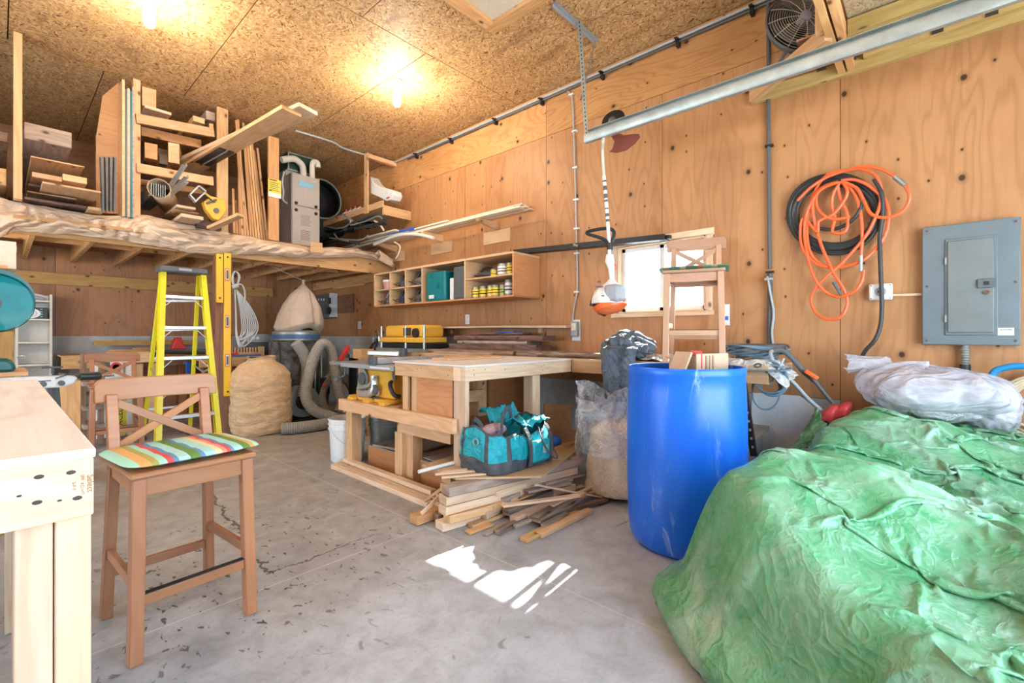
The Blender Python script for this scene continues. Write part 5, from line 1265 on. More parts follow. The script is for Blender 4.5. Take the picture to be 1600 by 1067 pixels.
for px, py in ((1330, 72), (1283, 85), (1465, 45), (1550, 40)): 
    q = P(px, py, X=3.6); MB().box(Vector((3.615, q.y, 2.83)), (.006, .05, .03)).build('steel_hanger', M['ink'], lf)
fn_ = thing('wall_fan', 'black wire caged fan mounted high on the wall behind the loft brace', 'fan', P(1250, 40, X=3.45))
fc_ = P(1252, 36, X=3.42); FR = .215
Rf = Euler((0, math.radians(-78), math.radians(38))).to_matrix()
m_ = MB()
for k in range(1, 15):
    r = .035+k*.0127; zb = .055*(1-(r/FR)**3)
    m_.tube([fc_+Rf @ Vector((r*math.cos(a), r*math.sin(a), zb)) for a in [i*2*PI/40 for i in range(40)]], .0011, 4, closed=True)
for k in range(12):
    a = k*PI/6; m_.tube([fc_+Rf @ Vector((r*math.cos(a), r*math.sin(a), .056*(1-(r/FR)**3))) for r in (.03, .09, .15, FR)], .002, 5)
m_.build('front_cage', plain('lamplit_wire', (.55, .47, .38), .5), fn_)  # warm tan cage colour stands in for lamplight on the wires
MB().tube([fc_+Rf @ Vector((FR*math.cos(a), FR*math.sin(a), 0)) for a in [i*2*PI/48 for i in range(48)]], .008, 8, closed=True).build('cage_rim', M['dgrey'], fn_)
MB().lathe([(.034, 0), (.034, .062), (.02, .066)], fc_, 20, Rf).build('hub_badge', M['grey'], fn_)
m_ = MB()
for k in range(3):
    a0 = k*2*PI/3
    m_.grid(lambda u, v: fc_+Rf @ Vector(((.03+.15*u)*math.cos(a0+(v-.5)*1.5*(.5+.5*u)), (.03+.15*u)*math.sin(a0+(v-.5)*1.5*(.5+.5*u)), .005+.03*(v-.5))), 8, 8)
m_.build('blades', M['dgrey'], fn_, solid=.002)
MB().lathe([(FR, 0), (.19, -.05), (.08, -.07)], fc_, 36, Rf, cap=(False, False)).build('rear_cage', M['dgrey'], fn_, solid=.001)
MB().lathe([(.06, -.03), (.06, -.12), (.04, -.14)], fc_, 20, Rf).build('motor', M['black'], fn_)
MB().tube([fc_+Rf @ Vector((0, 0, -.08)), Vector((3.68, fc_.y, fc_.z))], .018, 8).build('wall_arm', M['blackm'], fn_)
MB().tube([P(1234, 72, X=3.5), P(1207, 115, X=3.62)], .011, 8).build('tilt_rod', M['dgrey'], fn_)
MB().tube(smooth_path([P(1283, 25, X=3.5), P(1272, 38, X=3.48), P(1274, 55, X=3.5), P(1285, 66, X=3.5)], 4), .008, 8).build('cord', M['dgrey'], fn_)
# ---------------------------------------------------------------- hoses on the wall
H = lambda pts, X, n=7, closed=False: smooth_path([P(1200+a*.3065, 240+b*.3065, X=X-.006*math.sin(i*1.7)) for i, (a, b) in enumerate(pts)], n, closed)
random.seed(5)
bh = thing('black_hose', 'black rubber hose hung in a thick coil under the orange hose', 'hose', P(1310, 330, X=3.65))
m_ = MB()
for k in range(9):
    cx_, cy_ = 343+random.uniform(-10, 10), 303+random.uniform(-12, 12); rx, ry = 195+k*5.0+random.uniform(-6, 6), 150+k*6.5+random.uniform(-8, 8)
    tl = random.uniform(-.12, .05)
    pts = [(cx_+rx*math.cos(a)*math.cos(tl)-ry*math.sin(a)*math.sin(tl), cy_+rx*math.cos(a)*math.sin(tl)+ry*math.sin(a)) for a in [i*2*PI/14 for i in range(14)]]
    m_.tube(H(pts, 3.655+.004*(k % 3), 5, True), .0115, 8, closed=True)
m_.tube(H([(480, 250), (455, 310), (400, 360), (330, 385), (260, 380), (225, 350)], 3.63), .0115, 8)
m_.tube(H([(540, 130), (578, 200), (585, 300), (570, 420), (573, 560), (578, 690), (580, 790), (572, 880), (545, 950), (500, 1000), (470, 1050)], 3.62), .0115, 8)
m_.build('coil', M['rubber'], bh)
oh = thing('orange_hose', 'bright orange air hose looped over a peg on the plywood wall', 'hose', P(1310, 300, X=3.62))
loops = [
 ([(475, 520), (480, 410), (468, 280), (430, 190), (375, 148), (300, 165), (250, 205), (250, 270), (290, 318), (350, 334), (420, 322)], 0),
 ([(430, 75), (500, 64), (580, 80), (640, 112), (690, 152), (722, 215), (700, 278), (640, 318), (570, 325), (520, 302), (490, 245), (450, 175), (370, 140)], 0),
 ([(370, 142), (270, 185), (205, 285), (185, 400), (205, 540), (245, 650), (305, 712), (370, 728), (440, 702), (478, 650), (488, 596)], 0),
 ([(430, 85), (330, 95), (270, 140), (225, 230), (200, 350), (205, 470), (240, 540), (310, 580), (400, 572), (480, 545), (545, 490), (595, 420), (615, 340), (608, 260), (570, 210), (500, 155), (430, 132), (370, 138)], 0),
 ([(470, 78), (535, 100), (572, 160), (575, 240), (550, 320), (505, 410), (440, 490), (370, 565), (300, 625), (240, 690), (220, 750), (245, 812), (310, 845), (375, 828), (405, 760), (385, 690), (335, 610), (285, 500), (250, 400), (228, 290), (240, 210), (290, 165), (370, 140)], 0),
 ([(150, 240), (215, 175), (300, 120), (400, 85), (470, 75)], 0),
 ([(370, 142), (335, 200), (325, 260), (340, 330), (330, 400), (395, 395), (405, 310), (370, 230), (355, 160)], 0),
 ([(380, 145), (405, 190), (385, 245), (330, 310), (260, 345), (250, 400), (180, 330), (165, 420), (185, 500), (245, 560), (330, 585)], 0)]
m_ = MB()
for i, (pts, c_) in enumerate(loops): m_.tube(H(pts, 3.625-.008*(i % 3)), .0098, 8)
m_.build('coil', M['orange'], oh)
a, b = H([(645, 118), (700, 162)], 3.61, 1)[0], H([(645, 118), (700, 162)], 3.61, 1)[-1]
MB().tube([a, b], .0135, 10).build('coupling', M['steel'], oh)
qq = H([(475, 520), (473, 600)], 3.605, 1); MB().tube([qq[0], (qq[0]+qq[-1])/2, qq[-1]], [.012, .010, .012], 10).build('connector', M['steel'], oh)
qq = H([(335, 655), (372, 722)], 3.60, 1); MB().tube([qq[0], qq[-1]], [.012, .007], 10).build('nozzle', M['dgrey'], oh)
pg = H([(365, 143), (366, 144)], 3.6, 1)[0]; tag(MB().tube([Vector((3.70, pg.y, pg.z-.005)), Vector((3.60, pg.y, pg.z+.01))], .009, 8).build('hose_peg', M['blackm']), 'dark peg in the wall holding the hose coils', 'peg')
# ---------------------------------------------------------------- things on and under the right end of the wall bench
BZ = .891
jn = thing('jeans', 'dark denim jeans bundled over the wall bench edge with one leg hanging down', 'jeans', (3.08, 1.72, BZ))
def cloth_roll(path, r, fl, seed, n=46):
    pp = smooth_path(path, 8)
    def fn(u, v):
        k = v*(len(pp)-1); i = min(int(k), len(pp)-2); c = pp[i].lerp(pp[i+1], k-i); d = (pp[i+1]-pp[i]).normalized()
        s_ = d.cross(Vector((0, 0, 1))); s_ = s_.normalized() if s_.length > .05 else Vector((0, 1, 0)); w_ = s_.cross(d)
        a = u*2*PI; e = min(1, v/.10, (1-v)/.10)**.5 if 0 < v < 1 else .02
        rr = r*e*(1+.22*fbm(math.cos(a)*1.3+seed, math.sin(a)*1.3, v*3, 2)+.09*math.sin(v*34+3*math.sin(a+seed))+.06*math.sin(a*5+v*9))
        return c+s_*rr*math.cos(a)+w_*rr*fl*math.sin(a)
    return MB().grid(fn, n, 60, True)
V = Vector
cloth_roll([V((3.05, 1.82, .955)), V((3.12, 1.74, 1.00)), V((3.20, 1.62, 1.00)), V((3.22, 1.52, .95))], .075, .85, 1).build('bundle', M['jean'], jn, sharp=80)
cloth_roll([V((3.28, 1.82, .95)), V((3.20, 1.78, 1.01)), V((3.14, 1.68, 1.06)), V((3.16, 1.58, 1.03)), V((3.26, 1.52, .95))], .07, .8, 4).build('fold', M['jean'], jn, sharp=80)
cloth_roll([V((3.02, 1.74, .99)), V((3.04, 1.66, 1.03)), V((3.06, 1.58, .99)), V((3.12, 1.50, .95))], .06, .9, 7).build('fold', M['jean'], jn, sharp=80)
def leg_cloth(y, ztop, zbot, r, seed, xoff=0):
    def fn(u, v):
        a = u*2*PI; z = ztop-(ztop-zbot)*v; rr = r*(1-.22*v)*(1+.10*fbm(math.cos(a)*1.2, math.sin(a)*1.2+seed, v*2))*(1+.06*math.sin(a*4+v*3+seed)+.03*math.sin(v*22+a*2))
        x = 2.972+xoff-.012*math.sin(v*3)
        if v < .12: x += (.12-v)*1.1
        return (x+rr*.62*math.cos(a), y+rr*math.sin(a)-.01*v, z)
    return fn
MB().grid(leg_cloth(1.70, 1.03, .60, .088, 1), 40, 50, True).build('trouser_leg', M['jean'], jn, sharp=80)
MB().grid(leg_cloth(1.585, 1.02, .70, .075, 5, .002), 40, 40, True).build('trouser_leg', M['jean'], jn, sharp=80)
def sheet(name, label, x0, x1, y0, y1, z, amp, mat, seed, cat='cloth', n=50, drop=None, fr=6):
    def fn(u, v):
        x = x0+(x1-x0)*u+.02*fbm(v*6, seed); y = y0+(y1-y0)*v+.02*fbm(u*6, seed+5)
        zz = z+amp*(.5+fbm(x*fr+seed, y*fr, seed))*(1 if u > .05 else .5)
        if drop: zz += drop(u, v)
        return (x, y, max(zz, z-.0 if not drop else -9))
    return tag(MB().grid(fn, n, n).build(name, M[mat], solid=.003, sharp=80), label, cat)
sheet('drop_cloth', 'crumpled pale drop cloth spread on the wall bench under the stool', 3.05, 3.55, .98, 1.52, BZ+.004, .035, 'dropcloth', 3, fr=9)
sheet('canvas_tarp', 'stiff grey canvas with a grommet hanging over the right end of the wall bench', 3.03, 3.4, .60, .96, BZ+.012, .03, 'dropcloth', 9, fr=5, drop=lambda u, v: -.10*max(0, .3-v)/.3-.04*max(0, .2-u)/.2)
q = P(1184, 571, X=3.02); tag(MB().lathe([(.012, -.003), (.022, -.003), (.022, .003), (.012, .003)], q, 18, Euler((0, -.6, 0)).to_matrix(), cap=(False, False)).build('grommet', M['dgrey']), 'dark metal grommet at the corner of the grey canvas', 'grommet')
tag(MB().b2((2.99, .62, .866), (3.32, .99, .871)).build('plastic_tray', M['bluecable'], bevel=.001), 'flat blue edged plastic sheet projecting from the bench end', 'sheet')
cc = thing('cable_coil', 'coil of grey blue cable lying on the right end of the wall bench', 'cable coil', (3.4, .86, BZ+.03))
m_ = MB(); random.seed(3)
for k in range(10):
    r = .10+.011*k; 
    m_.tube([(3.42+(r*.9)*math.cos(a)+.01*math.sin(3*a+k), .86+r*math.sin(a), BZ+.03+.008*k+.02*math.sin(a*2+k)) for a in [i*2*PI/20 for i in range(20)]], .007, 6, closed=True)
m_.build('coil', M['bluecable'], cc); MB().tube([(3.42+.14*math.cos(a), .86+.16*math.sin(a), BZ+.11) for a in [i*2*PI/20 for i in range(20)]], .016, 8, closed=True).build('dark_cord', M['dgrey'], cc)
hc = thing('hanging_cable', 'loops of teal grey cable hanging beneath the bench end beside the drum', 'cable coil', P(1205, 590, X=3.1))
m_ = MB()
for k, (cx_, cy_, rx, ry) in enumerate(((1205, 592, 26, 22), (1206, 596, 22, 22), (1204, 590, 20, 26), (1208, 594, 24, 25), (1203, 597, 18, 20), (1197, 612, 22, 28))):
    m_.tube([P(cx_+rx*math.cos(a), cy_+ry*math.sin(a), X=3.12+.01*k) for a in [i*2*PI/24 for i in range(24)]], .006, 6, closed=True)
m_.build('coil', M['bluecable'], hc)
MB().tube(smooth_path([P(1188, 575, X=3.1), P(1200, 600, X=3.08), P(1212, 585, X=3.1), P(1225, 560, X=3.15)], 4), .006, 6).build('wire', M['greycable'], hc)
# grey sheet leaning on the wall, perforated post and a grey cabinet behind the drum
m_ = MB(); a_ = [(3.60, .93, .665), (3.60, .64, .668), (3.585, .555, .60), (3.50, .53, .02), (3.50, .93, .02)]
m_.prism(a_, (0, 0, 0), (.015, 0, 0)); tag(m_.build('grey_sheet', M['silver'], fixn=True), 'pale grey sheet with a clipped corner leaning against the wall behind the tarp', 'panel')
pp_ = thing('slotted_post', 'dark slotted steel post slanting down behind the blue drum', 'post', (3.0, .72, 0))
MB().bar(P(1160, 592, X=3.03), P(1178, 712, X=3.03), .035, .03, (1, 0, 0)).build('post', M['blackm'], pp_)
m_ = MB()
for k in range(9):
    a = P(1160, 592, X=3.01)*(1-k/9)+P(1178, 712, X=3.01)*(k/9); m_.box(a, (.004, .012, .014))
m_.build('slots', M['grey'], pp_)
gc = thing('grey_cabinet', 'low grey shelf cabinet in the gap between drum and leaning panel', 'cabinet', (3.2, 1.0, 0))
b = MB(); b.b2((3.10, .80, .42), (3.5, 1.3, .46)); b.build('top', M['grey_wood'], gc, bevel=.003)
MB().b2((3.13, .83, 0), (3.48, 1.27, .42)).build('body', M['grey'], gc, bevel=.004)
# red mower-like machine
rm = thing('cordless_tiller', 'red garden machine with long grey and black handles leaning at the wall', 'garden machine', P(1305, 655, X=3.3))
MB().tube(smooth_path([P(1206, 548, X=3.2), P(1204, 553, X=3.16), P(1213, 572, X=3.16), P(1240, 598, X=3.2), P(1262, 622, X=3.24), P(1283, 641, X=3.26)], 5), .011, 10).build('handle_tube', M['grey'], rm)
MB().tube(smooth_path([P(1203, 551, X=3.2), P(1212, 547, X=3.24), P(1225, 549, X=3.3), P(1238, 560, X=3.33), P(1255, 580, X=3.35)], 5), .017, 10).build('grip', M['dgrey'], rm)
MB().tube([P(1255, 580, X=3.35), P(1275, 598, X=3.36), P(1301, 630, X=3.36)], [.017, .012, .011], 10).build('handle_tube', M['dgrey'], rm)
MB().bar(P(1258, 579, X=3.32), P(1278, 592, X=3.32), .03, .025).build('switch_box', M['orangep'], rm, bevel=.006)
def body(px0, px1, py0, py1, X, mat, nm):
    c = P((px0+px1)/2, (py0+py1)/2, X=X); w_ = abs(P(px0, py0, X=X).y-P(px1, py0, X=X).y)/2; h_ = abs(P(px0, py0, X=X).z-P(px0, py1, X=X).z)/2
    def fn(u, v):
        a = u*2*PI; ph = v*PI; e = .6
        sg = lambda t: math.copysign(abs(t)**e, t)
        x_, y_, z_ = sg(math.cos(a))*sg(math.sin(ph)), sg(math.sin(a))*sg(math.sin(ph)), -sg(math.cos(ph))
        return (c.x+.10*x_, c.y+w_*y_*(1-.25*z_)-.03*z_, c.z+h_*z_)
    return MB().grid(fn, 32, 18, True).build(nm, mat, rm, sharp=50)
body(1282, 1308, 632, 668, 3.3, M['redp'], 'housing'); body(1302, 1328, 628, 660, 3.36, M['redp'], 'housing')
MB().lathe([(.02, -.02), (.02, .02)], P(1318, 655, X=3.26), 14, Matrix.Rotation(PI/2, 3, 'Y')).build('vent_cap', M['black'], rm)
MB().lathe([(.015, -.02), (.015, .02)], P(1291, 661, X=3.2), 14, Matrix.Rotation(PI/2, 3, 'Y')).build('vent_cap', M['black'], rm)
# plastic bag on the tarp
pbg = thing('plastic_bag', 'large stuffed clear plastic bag resting on the green tarp under the panel', 'bag', (3.3, -.05, .62))
def bagpx(u, v):
    # outline in the wall-parallel plane, swollen towards the room
    c = P(1452, 618, X=3.38); a = u*2*PI; ph = v*PI
    r = 1+.14*fbm(math.cos(a)*1.2+9, math.sin(a)*1.2, v*1.6)+.035*math.sin(a*6+v*9+2*math.sin(v*4))*math.sin(ph)+.02*math.sin(a*17-v*11)*math.sin(ph)
    yy = math.cos(a)*math.sin(ph); xx = math.sin(a)*math.sin(ph); zz = -math.cos(ph)
    yy = math.copysign(abs(yy)**.8, yy)
    z_ = zz*.145 if zz > 0 else zz*.12
    return (c.x+.24*xx*r, c.y-.33*yy*r, c.z+.02+z_*r*(1+.2*math.cos(a)*-1*.5))
MB().grid(bagpx, 150, 80, True).build('bag_film', M['film_bag'], pbg, sharp=80)
def inner(u, v):
    c = P(1450, 630, X=3.40); a = u*2*PI; ph = v*PI; r = 1+.25*fbm(math.cos(a)*1.5, math.sin(a)*1.5+4, v*3)
    return (c.x+.18*math.sin(a)*math.sin(ph)*r, c.y-.25*math.cos(a)*math.sin(ph)*r, c.z+.0-.085*math.cos(ph)*r)
MB().grid(inner, 60, 40, True).build('contents', fabric('pale_film_wad', (.60, .62, .60), (.33, .35, .38), 14, .4, .9, .05), pbg, sharp=80)
def tuft(u, v):
    c = P(1345, 572, X=3.40); 
    return (c.x+.05*math.sin(u*6.28)*(1-v*.3), c.y+.065-.20*v+.03*fbm(u*6, v*4), c.z+.012+.045*math.cos(u*6.28)*(1-.2*math.sin(v*3))+.018*math.sin(u*25)*(1-v)+.01*v)
MB().grid(tuft, 60, 20, True).build('gathered_mouth', M['film_bag'], pbg, sharp=80)
def side(u, v):
    c = P(1552, 640, X=3.42); a = u*2*PI; ph = v*PI; r = 1+.18*fbm(math.cos(a)*2, math.sin(a)*2, v*3)
    return (c.x+.12*math.sin(a)*math.sin(ph)*r, c.y-.11*math.cos(a)*math.sin(ph)*r, c.z-.115*math.cos(ph)*r)
MB().grid(side, 60, 30, True).build('loose_film', M['film_bag'], pbg, sharp=80)
# blue hose and beige rope coil at right edge
tag(MB().tube(smooth_path([P(1551, 700, X=3.55), P(1547, 650, X=3.56), P(1546, 610, X=3.56), P(1552, 583, X=3.56), P(1572, 574, X=3.56), P(1602, 572, X=3.56), P(1640, 575, X=3.56)], 6), .017, 12).build('blue_hose', M['bluehose']), 'thick blue hose arching over behind the plastic bag', 'hose')
rp = thing('rope_coil', 'coil of beige rope hanging on the wall at the right edge', 'rope', P(1620, 630, X=3.65))
m_ = MB()
for k in range(10):
    cx_, cy_, rx, ry = 1640+(k % 3)*4, 633+k*1.2, 72+k*3.2-(k % 4)*4, 38+k*2.4
    m_.tube([P(cx_+rx*math.cos(a), cy_+ry*math.sin(a), X=3.62+.008*(k % 4)) for a in [i*2*PI/36 for i in range(36)]], .0075, 7, closed=True)
m_.build('coil', M['beige_rope'], rp)
tag(MB().tube(smooth_path([P(1553, 600, X=3.62), P(1560, 610, X=3.6), P(1568, 628, X=3.6)], 4), .006, 6).build('rope_hook', M['dgrey']), 'dark hook holding the beige rope', 'hook')
# ---------------------------------------------------------------- green tarp over a heap
import numpy as np
POLY = [(1.80, .80), (2.02, .63), (2.5, .57), (3.0, .56), (3.45, .42), (3.64, .2), (3.64, -1.42), (.90, -1.42), (.98, -.5), (1.20, .05), (1.48, .50)]
def pdist(x, y):
    """signed distance to the outline of the heap, positive inside (arrays)"""
    ins = np.zeros(x.shape, bool); dm = np.full(x.shape, 9.0); n = len(POLY)
    for i in range(n):
        x1, y1 = POLY[i]; x2, y2 = POLY[(i+1) % n]
        with np.errstate(divide='ignore', invalid='ignore'):
            c_ = ((y1 > y) != (y2 > y)) & (x < (x2-x1)*(y-y1)/((y2-y1) if y2 != y1 else 1e-9)+x1)
        ins ^= c_
        dx, dy = x2-x1, y2-y1; t = np.clip(((x-x1)*dx+(y-y1)*dy)/(dx*dx+dy*dy), 0, 1)
        dm = np.minimum(dm, np.hypot(x-x1-t*dx, y-y1-t*dy))
    return np.where(ins, dm, -dm)
HG = 90; hx = np.linspace(.7, 3.7, HG); hy = np.linspace(-1.5, 1.0, HG); HX_, HY_ = np.meshgrid(hx, hy, indexing='ij')
_d = pdist(HX_, HY_)-.03
_lump = np.array([[fbm(x*1.6, y*1.6, 2.5, 2) for y in hy] for x in hx])
_lump2 = np.array([[fbm(x*3.6, y*2.6, 7.5, 2) for y in hy] for x in hx])
_e = np.clip((_d-.01)/.16, 0, 1)
_b = .46+.13*np.exp(-((HX_-2.12)**2/.14+(HY_-.42)**2/.08))+.05*np.clip((HX_-1.6)/1.3, 0, 1)+.12*np.exp(-((HX_-2.95)**2/.10+(HY_-.18)**2/.10))-.20*np.clip((1.80-HX_)/.6, 0, 1)
HEAP = np.sin(_e*np.pi/2)**.8*(_b+.11*_lump+.05*_lump2)
def heap(x, y):
    fx = np.clip((x-.7)/3.0*(HG-1), 0, HG-1.001); fy = np.clip((y+1.5)/2.5*(HG-1), 0, HG-1.001)
    i = fx.astype(int); j = fy.astype(int); u = fx-i; v = fy-j
    return (HEAP[i, j]*(1-u)+HEAP[i+1, j]*u)*(1-v)+(HEAP[i, j+1]*(1-u)+HEAP[i+1, j+1]*u)*v
def drape():
    """let an oversized sheet settle over the heap so that it buckles into folds"""
    nx, ny = 230, 196
    gx = np.linspace(.80, 3.66, nx); gy = np.linspace(-1.47, .92, ny)
    X, Y = np.meshgrid(gx, gy, indexing='ij'); dx, dy = gx[1]-gx[0], gy[1]-gy[0]
    edge_n = np.array([[fbm(x*5, y*5, 44, 2) for y in gy] for x in gx])
    d = pdist(X, Y)-.035+.035*edge_n; mask = d > -.05
    pin = (d < -.03) | (X > 3.62) | (Y < -1.44)
    seed = np.array([[fbm(x*3.4+.3*y, y*1.5, 4, 3) for y in gy] for x in gx])
    seed2 = np.array([[fbm(x*9, y*7, 14, 3) for y in gy] for x in gx])
    base = np.stack([X, Y, np.maximum(heap(X, Y), 0)+.008], -1)
    ramp_ = np.clip((d+.03)/.10, 0, 1)
    Z = base[..., 2]+ramp_*(.085*(1-2.2*np.abs(seed))+.045*(1-2.2*np.abs(seed2)))
    Z = np.maximum(Z, base[..., 2])
    p = np.stack([X, Y, Z], -1); v = np.zeros_like(p); m = (mask & ~pin)[..., None].astype(float)
    mod = np.clip(1+.9*np.array([[fbm(x*1.1, y*1.1, 31, 2) for y in gy] for x in gx]), .35, 1.7)
    ex, ey = .34*mod, .26*mod
    cons = []
    for di, dj, k in ((1, 0, 1.0), (0, 1, 1.0), (1, 1, .6), (1, -1, .6), (2, 0, .14), (0, 2, .14)):
        A = (slice(0, nx-di), slice(0, ny-dj) if dj >= 0 else slice(-dj, ny)); B = (slice(di, nx), slice(dj, ny) if dj >= 0 else slice(0, ny+dj))
        e1, e2 = ex[A], ey[A]
        q = .96 if max(di, abs(dj)) > 1 else 1
        bv = base[B]-base[A]; bl = np.sqrt((bv*bv).sum(-1)); fx_ = abs(di)*dx; fy_ = abs(dj)*dy; wx_ = fx_*fx_/(fx_*fx_+fy_*fy_)
        L = bl*(1+e1*wx_+e2*(1-wx_))*q
        cons.append((A, B, L, k*(mask[A] & mask[B])))
    cnt = np.zeros(X.shape)
    for A, B, L, k in cons: cnt[A] += k > 0; cnt[B] += k > 0
    cnt = np.maximum(cnt, 1)[..., None]
    for step in range(150):
        v *= .90; v[..., 2] -= .0006; old = p.copy(); p = p+v*m
        for it in range(5):
            acc = np.zeros_like(p)
            for A, B, L, k in cons:
                dv = p[B]-p[A]; l = np.sqrt((dv*dv).sum(-1))+1e-9
                c_ = (dv*((l-L)/l*k*.5)[..., None]); acc[A] += c_; acc[B] -= c_
            p += acc/cnt*2.6*m
            h = np.maximum(heap(p[..., 0], p[..., 1]), .004)+.004
            hit = p[..., 2] < h
            p[..., 2] = np.where(hit, h, p[..., 2])
            ddx, ddy = p[..., 0]-DX, p[..., 1]-DY; r = np.hypot(ddx, ddy)+1e-9; ins = r < .305
            p[..., 0] = np.where(ins, DX+ddx/r*.305, p[..., 0]); p[..., 1] = np.where(ins, DY+ddy/r*.305, p[..., 1])
            p[..., 0] = np.minimum(p[..., 0], 3.68)
        v = p-old
        v = np.where(hit[..., None], v*.35, v); v = np.clip(v, -.02, .02)
    return p, mask
tp = thing('green_tarp', 'dusty green tarp crumpled over a low heap in the right foreground', 'tarp', (2.4, -.3, 0))
pts_, mk_ = drape()
m_ = MB(); idx = {}
NX, NY = mk_.shape
for i in range(NX):
    for j in range(NY):
        if mk_[i, j]: idx[i, j] = len(m_.v); m_.v.append(Vector(pts_[i, j]))
for i in range(NX-1):
    for j in range(NY-1):
        q = [(i, j), (i+1, j), (i+1, j+1), (i, j+1)]
        if all(k in idx for k in q): m_._face([idx[k] for k in q], [(k[0]/NX, k[1]/NY) for k in q], .5)
m_.build('draped_sheet', M['tarp'], tp, sharp=180, sub=1)
# raised corner of the tarp behind the heap
def cor(u, v):
    a = P(1238, 700, X=3.05); b = P(1278, 636, X=3.2); c = P(1300, 680, X=3.05); d = P(1245, 706, X=2.95)
    p = a.lerp(b, v).lerp(d.lerp(c, v), u); p.x -= .06*math.sin(u*PI)*(1-v*.5); p += Vector((.015*fbm(u*5, v*5), .02*fbm(u*4, v*6, 3), .01*fbm(u*6, v*3, 8))); return p
MB().grid(cor, 24, 24).build('raised_corner', M['tarp'], tp, solid=.002, sharp=70)
for k, (px, py) in enumerate(((1085, 865), (1540, 694))):
    pass
# ---------------------------------------------------------------- storage mezzanine
MY0, MZB, MZT = 5.62, 1.985, 2.16
mz = thing('mezzanine', 'wooden storage mezzanine with joists over the back of the workshop', 'mezzanine', (1, 6.8, MZB))
MB().b2((XL+.02, MY0+.01, MZT), (3.69, YB-.01, MZT+.015)).build('deck', M['ply_back'], mz)
MB().b2((XL+.02, MY0, MZB-.06), (3.69, MY0+.038, MZT)).build('rim_board', M['pine_warm'], mz, bevel=.002)
x = -1.46
while x < 3.6:
    MB().b2((x, MY0+.04, MZB), (x+.038, YB-.02, MZT-.001)).build('joist', M['pine_warm'], mz, bevel=.001); x += .41
MB().b2((XL+.02, 6.7, MZB+.05), (3.69, 6.71, MZT-.01)).build('blocking', M['pine_warm'], mz)
MB().b2((3.652, MY0+.04, 1.86), (3.69, YB-.02, MZB-.002)).build('wall_ledger', M['pine_warm'], mz, bevel=.002)
post = thing('support_post', 'brown wooden post holding up the mezzanine behind the yellow levels', 'post', (1.62, MY0+.05, 0))
xp0, xp1 = P(336, 500, Y=MY0-.02).x, P(361, 500, Y=MY0-.02).x
MB().b2((xp0, MY0-.02, 0), (xp0+.045, MY0+.07, MZB-.062)).build('stud', M['post'], post, bevel=.002)
MB().b2((xp0+.046, MY0-.02, 0), (xp1+.01, MY0+.07, MZB-.062)).build('stud', M['post'], post, bevel=.002)
# levels on the post
def level(label, px, py0, py1, w_, vials):
    c0 = P(px, py0, Y=MY0-.04); c1 = P(px, py1, Y=MY0-.04)
    t = thing('spirit_level', label, 'spirit level', (c0.x, c0.y, c1.z))
    MB().b2((c0.x-w_/2, MY0-.055, c1.z), (c0.x+w_/2, MY0-.022, c0.z)).build('body', M['level_y'], t, bevel=.003)
    for v in vials:
        q = P(px, v, Y=MY0-.056)
        vf = MB().b2((q.x-.02, MY0-.060, q.z-.065), (q.x+.02, MY0-.0555, q.z+.065)).build('vial_frame', M['red'], t, bevel=.002)
        MB().b2((q.x-.016, MY0-.063, q.z-.058), (q.x+.016, MY0-.0605, q.z+.058)).build('vial_plate', M['cream'], vf, bevel=.002)
        MB().b2((q.x-.010, MY0-.066, q.z-.045), (q.x+.010, MY0-.0635, q.z+.045)).build('vial', M['dgrey'], vf, bevel=.002)
    for e in (c0.z-.04, c1.z+.05): MB().lathe([(.010, 0), (.010, .003)], (c0.x, MY0-.0555, e), 12, Matrix.Rotation(PI/2, 3, 'X')).build('hang_hole', M['ink'], t)
    return t
level('long yellow spirit level hanging on the support post, right hand one', 355, 396, 619, .066, (429, 502, 563))
q = P(343, 396, Y=MY0-.04)
level('shorter yellow spirit level hanging on the support post, left hand one', 343, 397, 473, .062, ())
cn = thing('cable_hank', 'hank of grey cable hanging on the right side of the support post', 'cable', P(375, 470, Y=MY0))
m_ = MB(); random.seed(4)
for k in range(9):
    cx_ = 372+k*1.2; w_ = 6+k*1.9; b_ = 540+random.uniform(-14, 4)
    m_.tube(smooth_path([P(367, 452, Y=5.56), P(cx_-w_*.6, 490, Y=5.56), P(cx_-w_*.5, 525, Y=5.55), P(cx_, b_, Y=5.55), P(cx_+w_, 515, Y=5.56), P(cx_+w_*.6, 485, Y=5.57), P(369, 452, Y=5.58)], 5), .007, 6)
for k in range(3): m_.tube(smooth_path([P(366, 450, Y=5.55), P(362+k, 435, Y=5.55), P(367, 424, Y=5.56), P(373+k, 432, Y=5.56), P(369, 450, Y=5.56)], 5), .007, 6)
m_.tube(smooth_path([P(366, 445, Y=5.54), P(378, 445, Y=5.54), P(383, 460, Y=5.54), P(380, 474, Y=5.54)], 4), .009, 6)
m_.build('loops', M['greycable'], cn); MB().tube([P(363, 449, Y=5.55), P(372, 446, Y=5.55)], .022, 8).build('wrap', M['greycable'], cn)
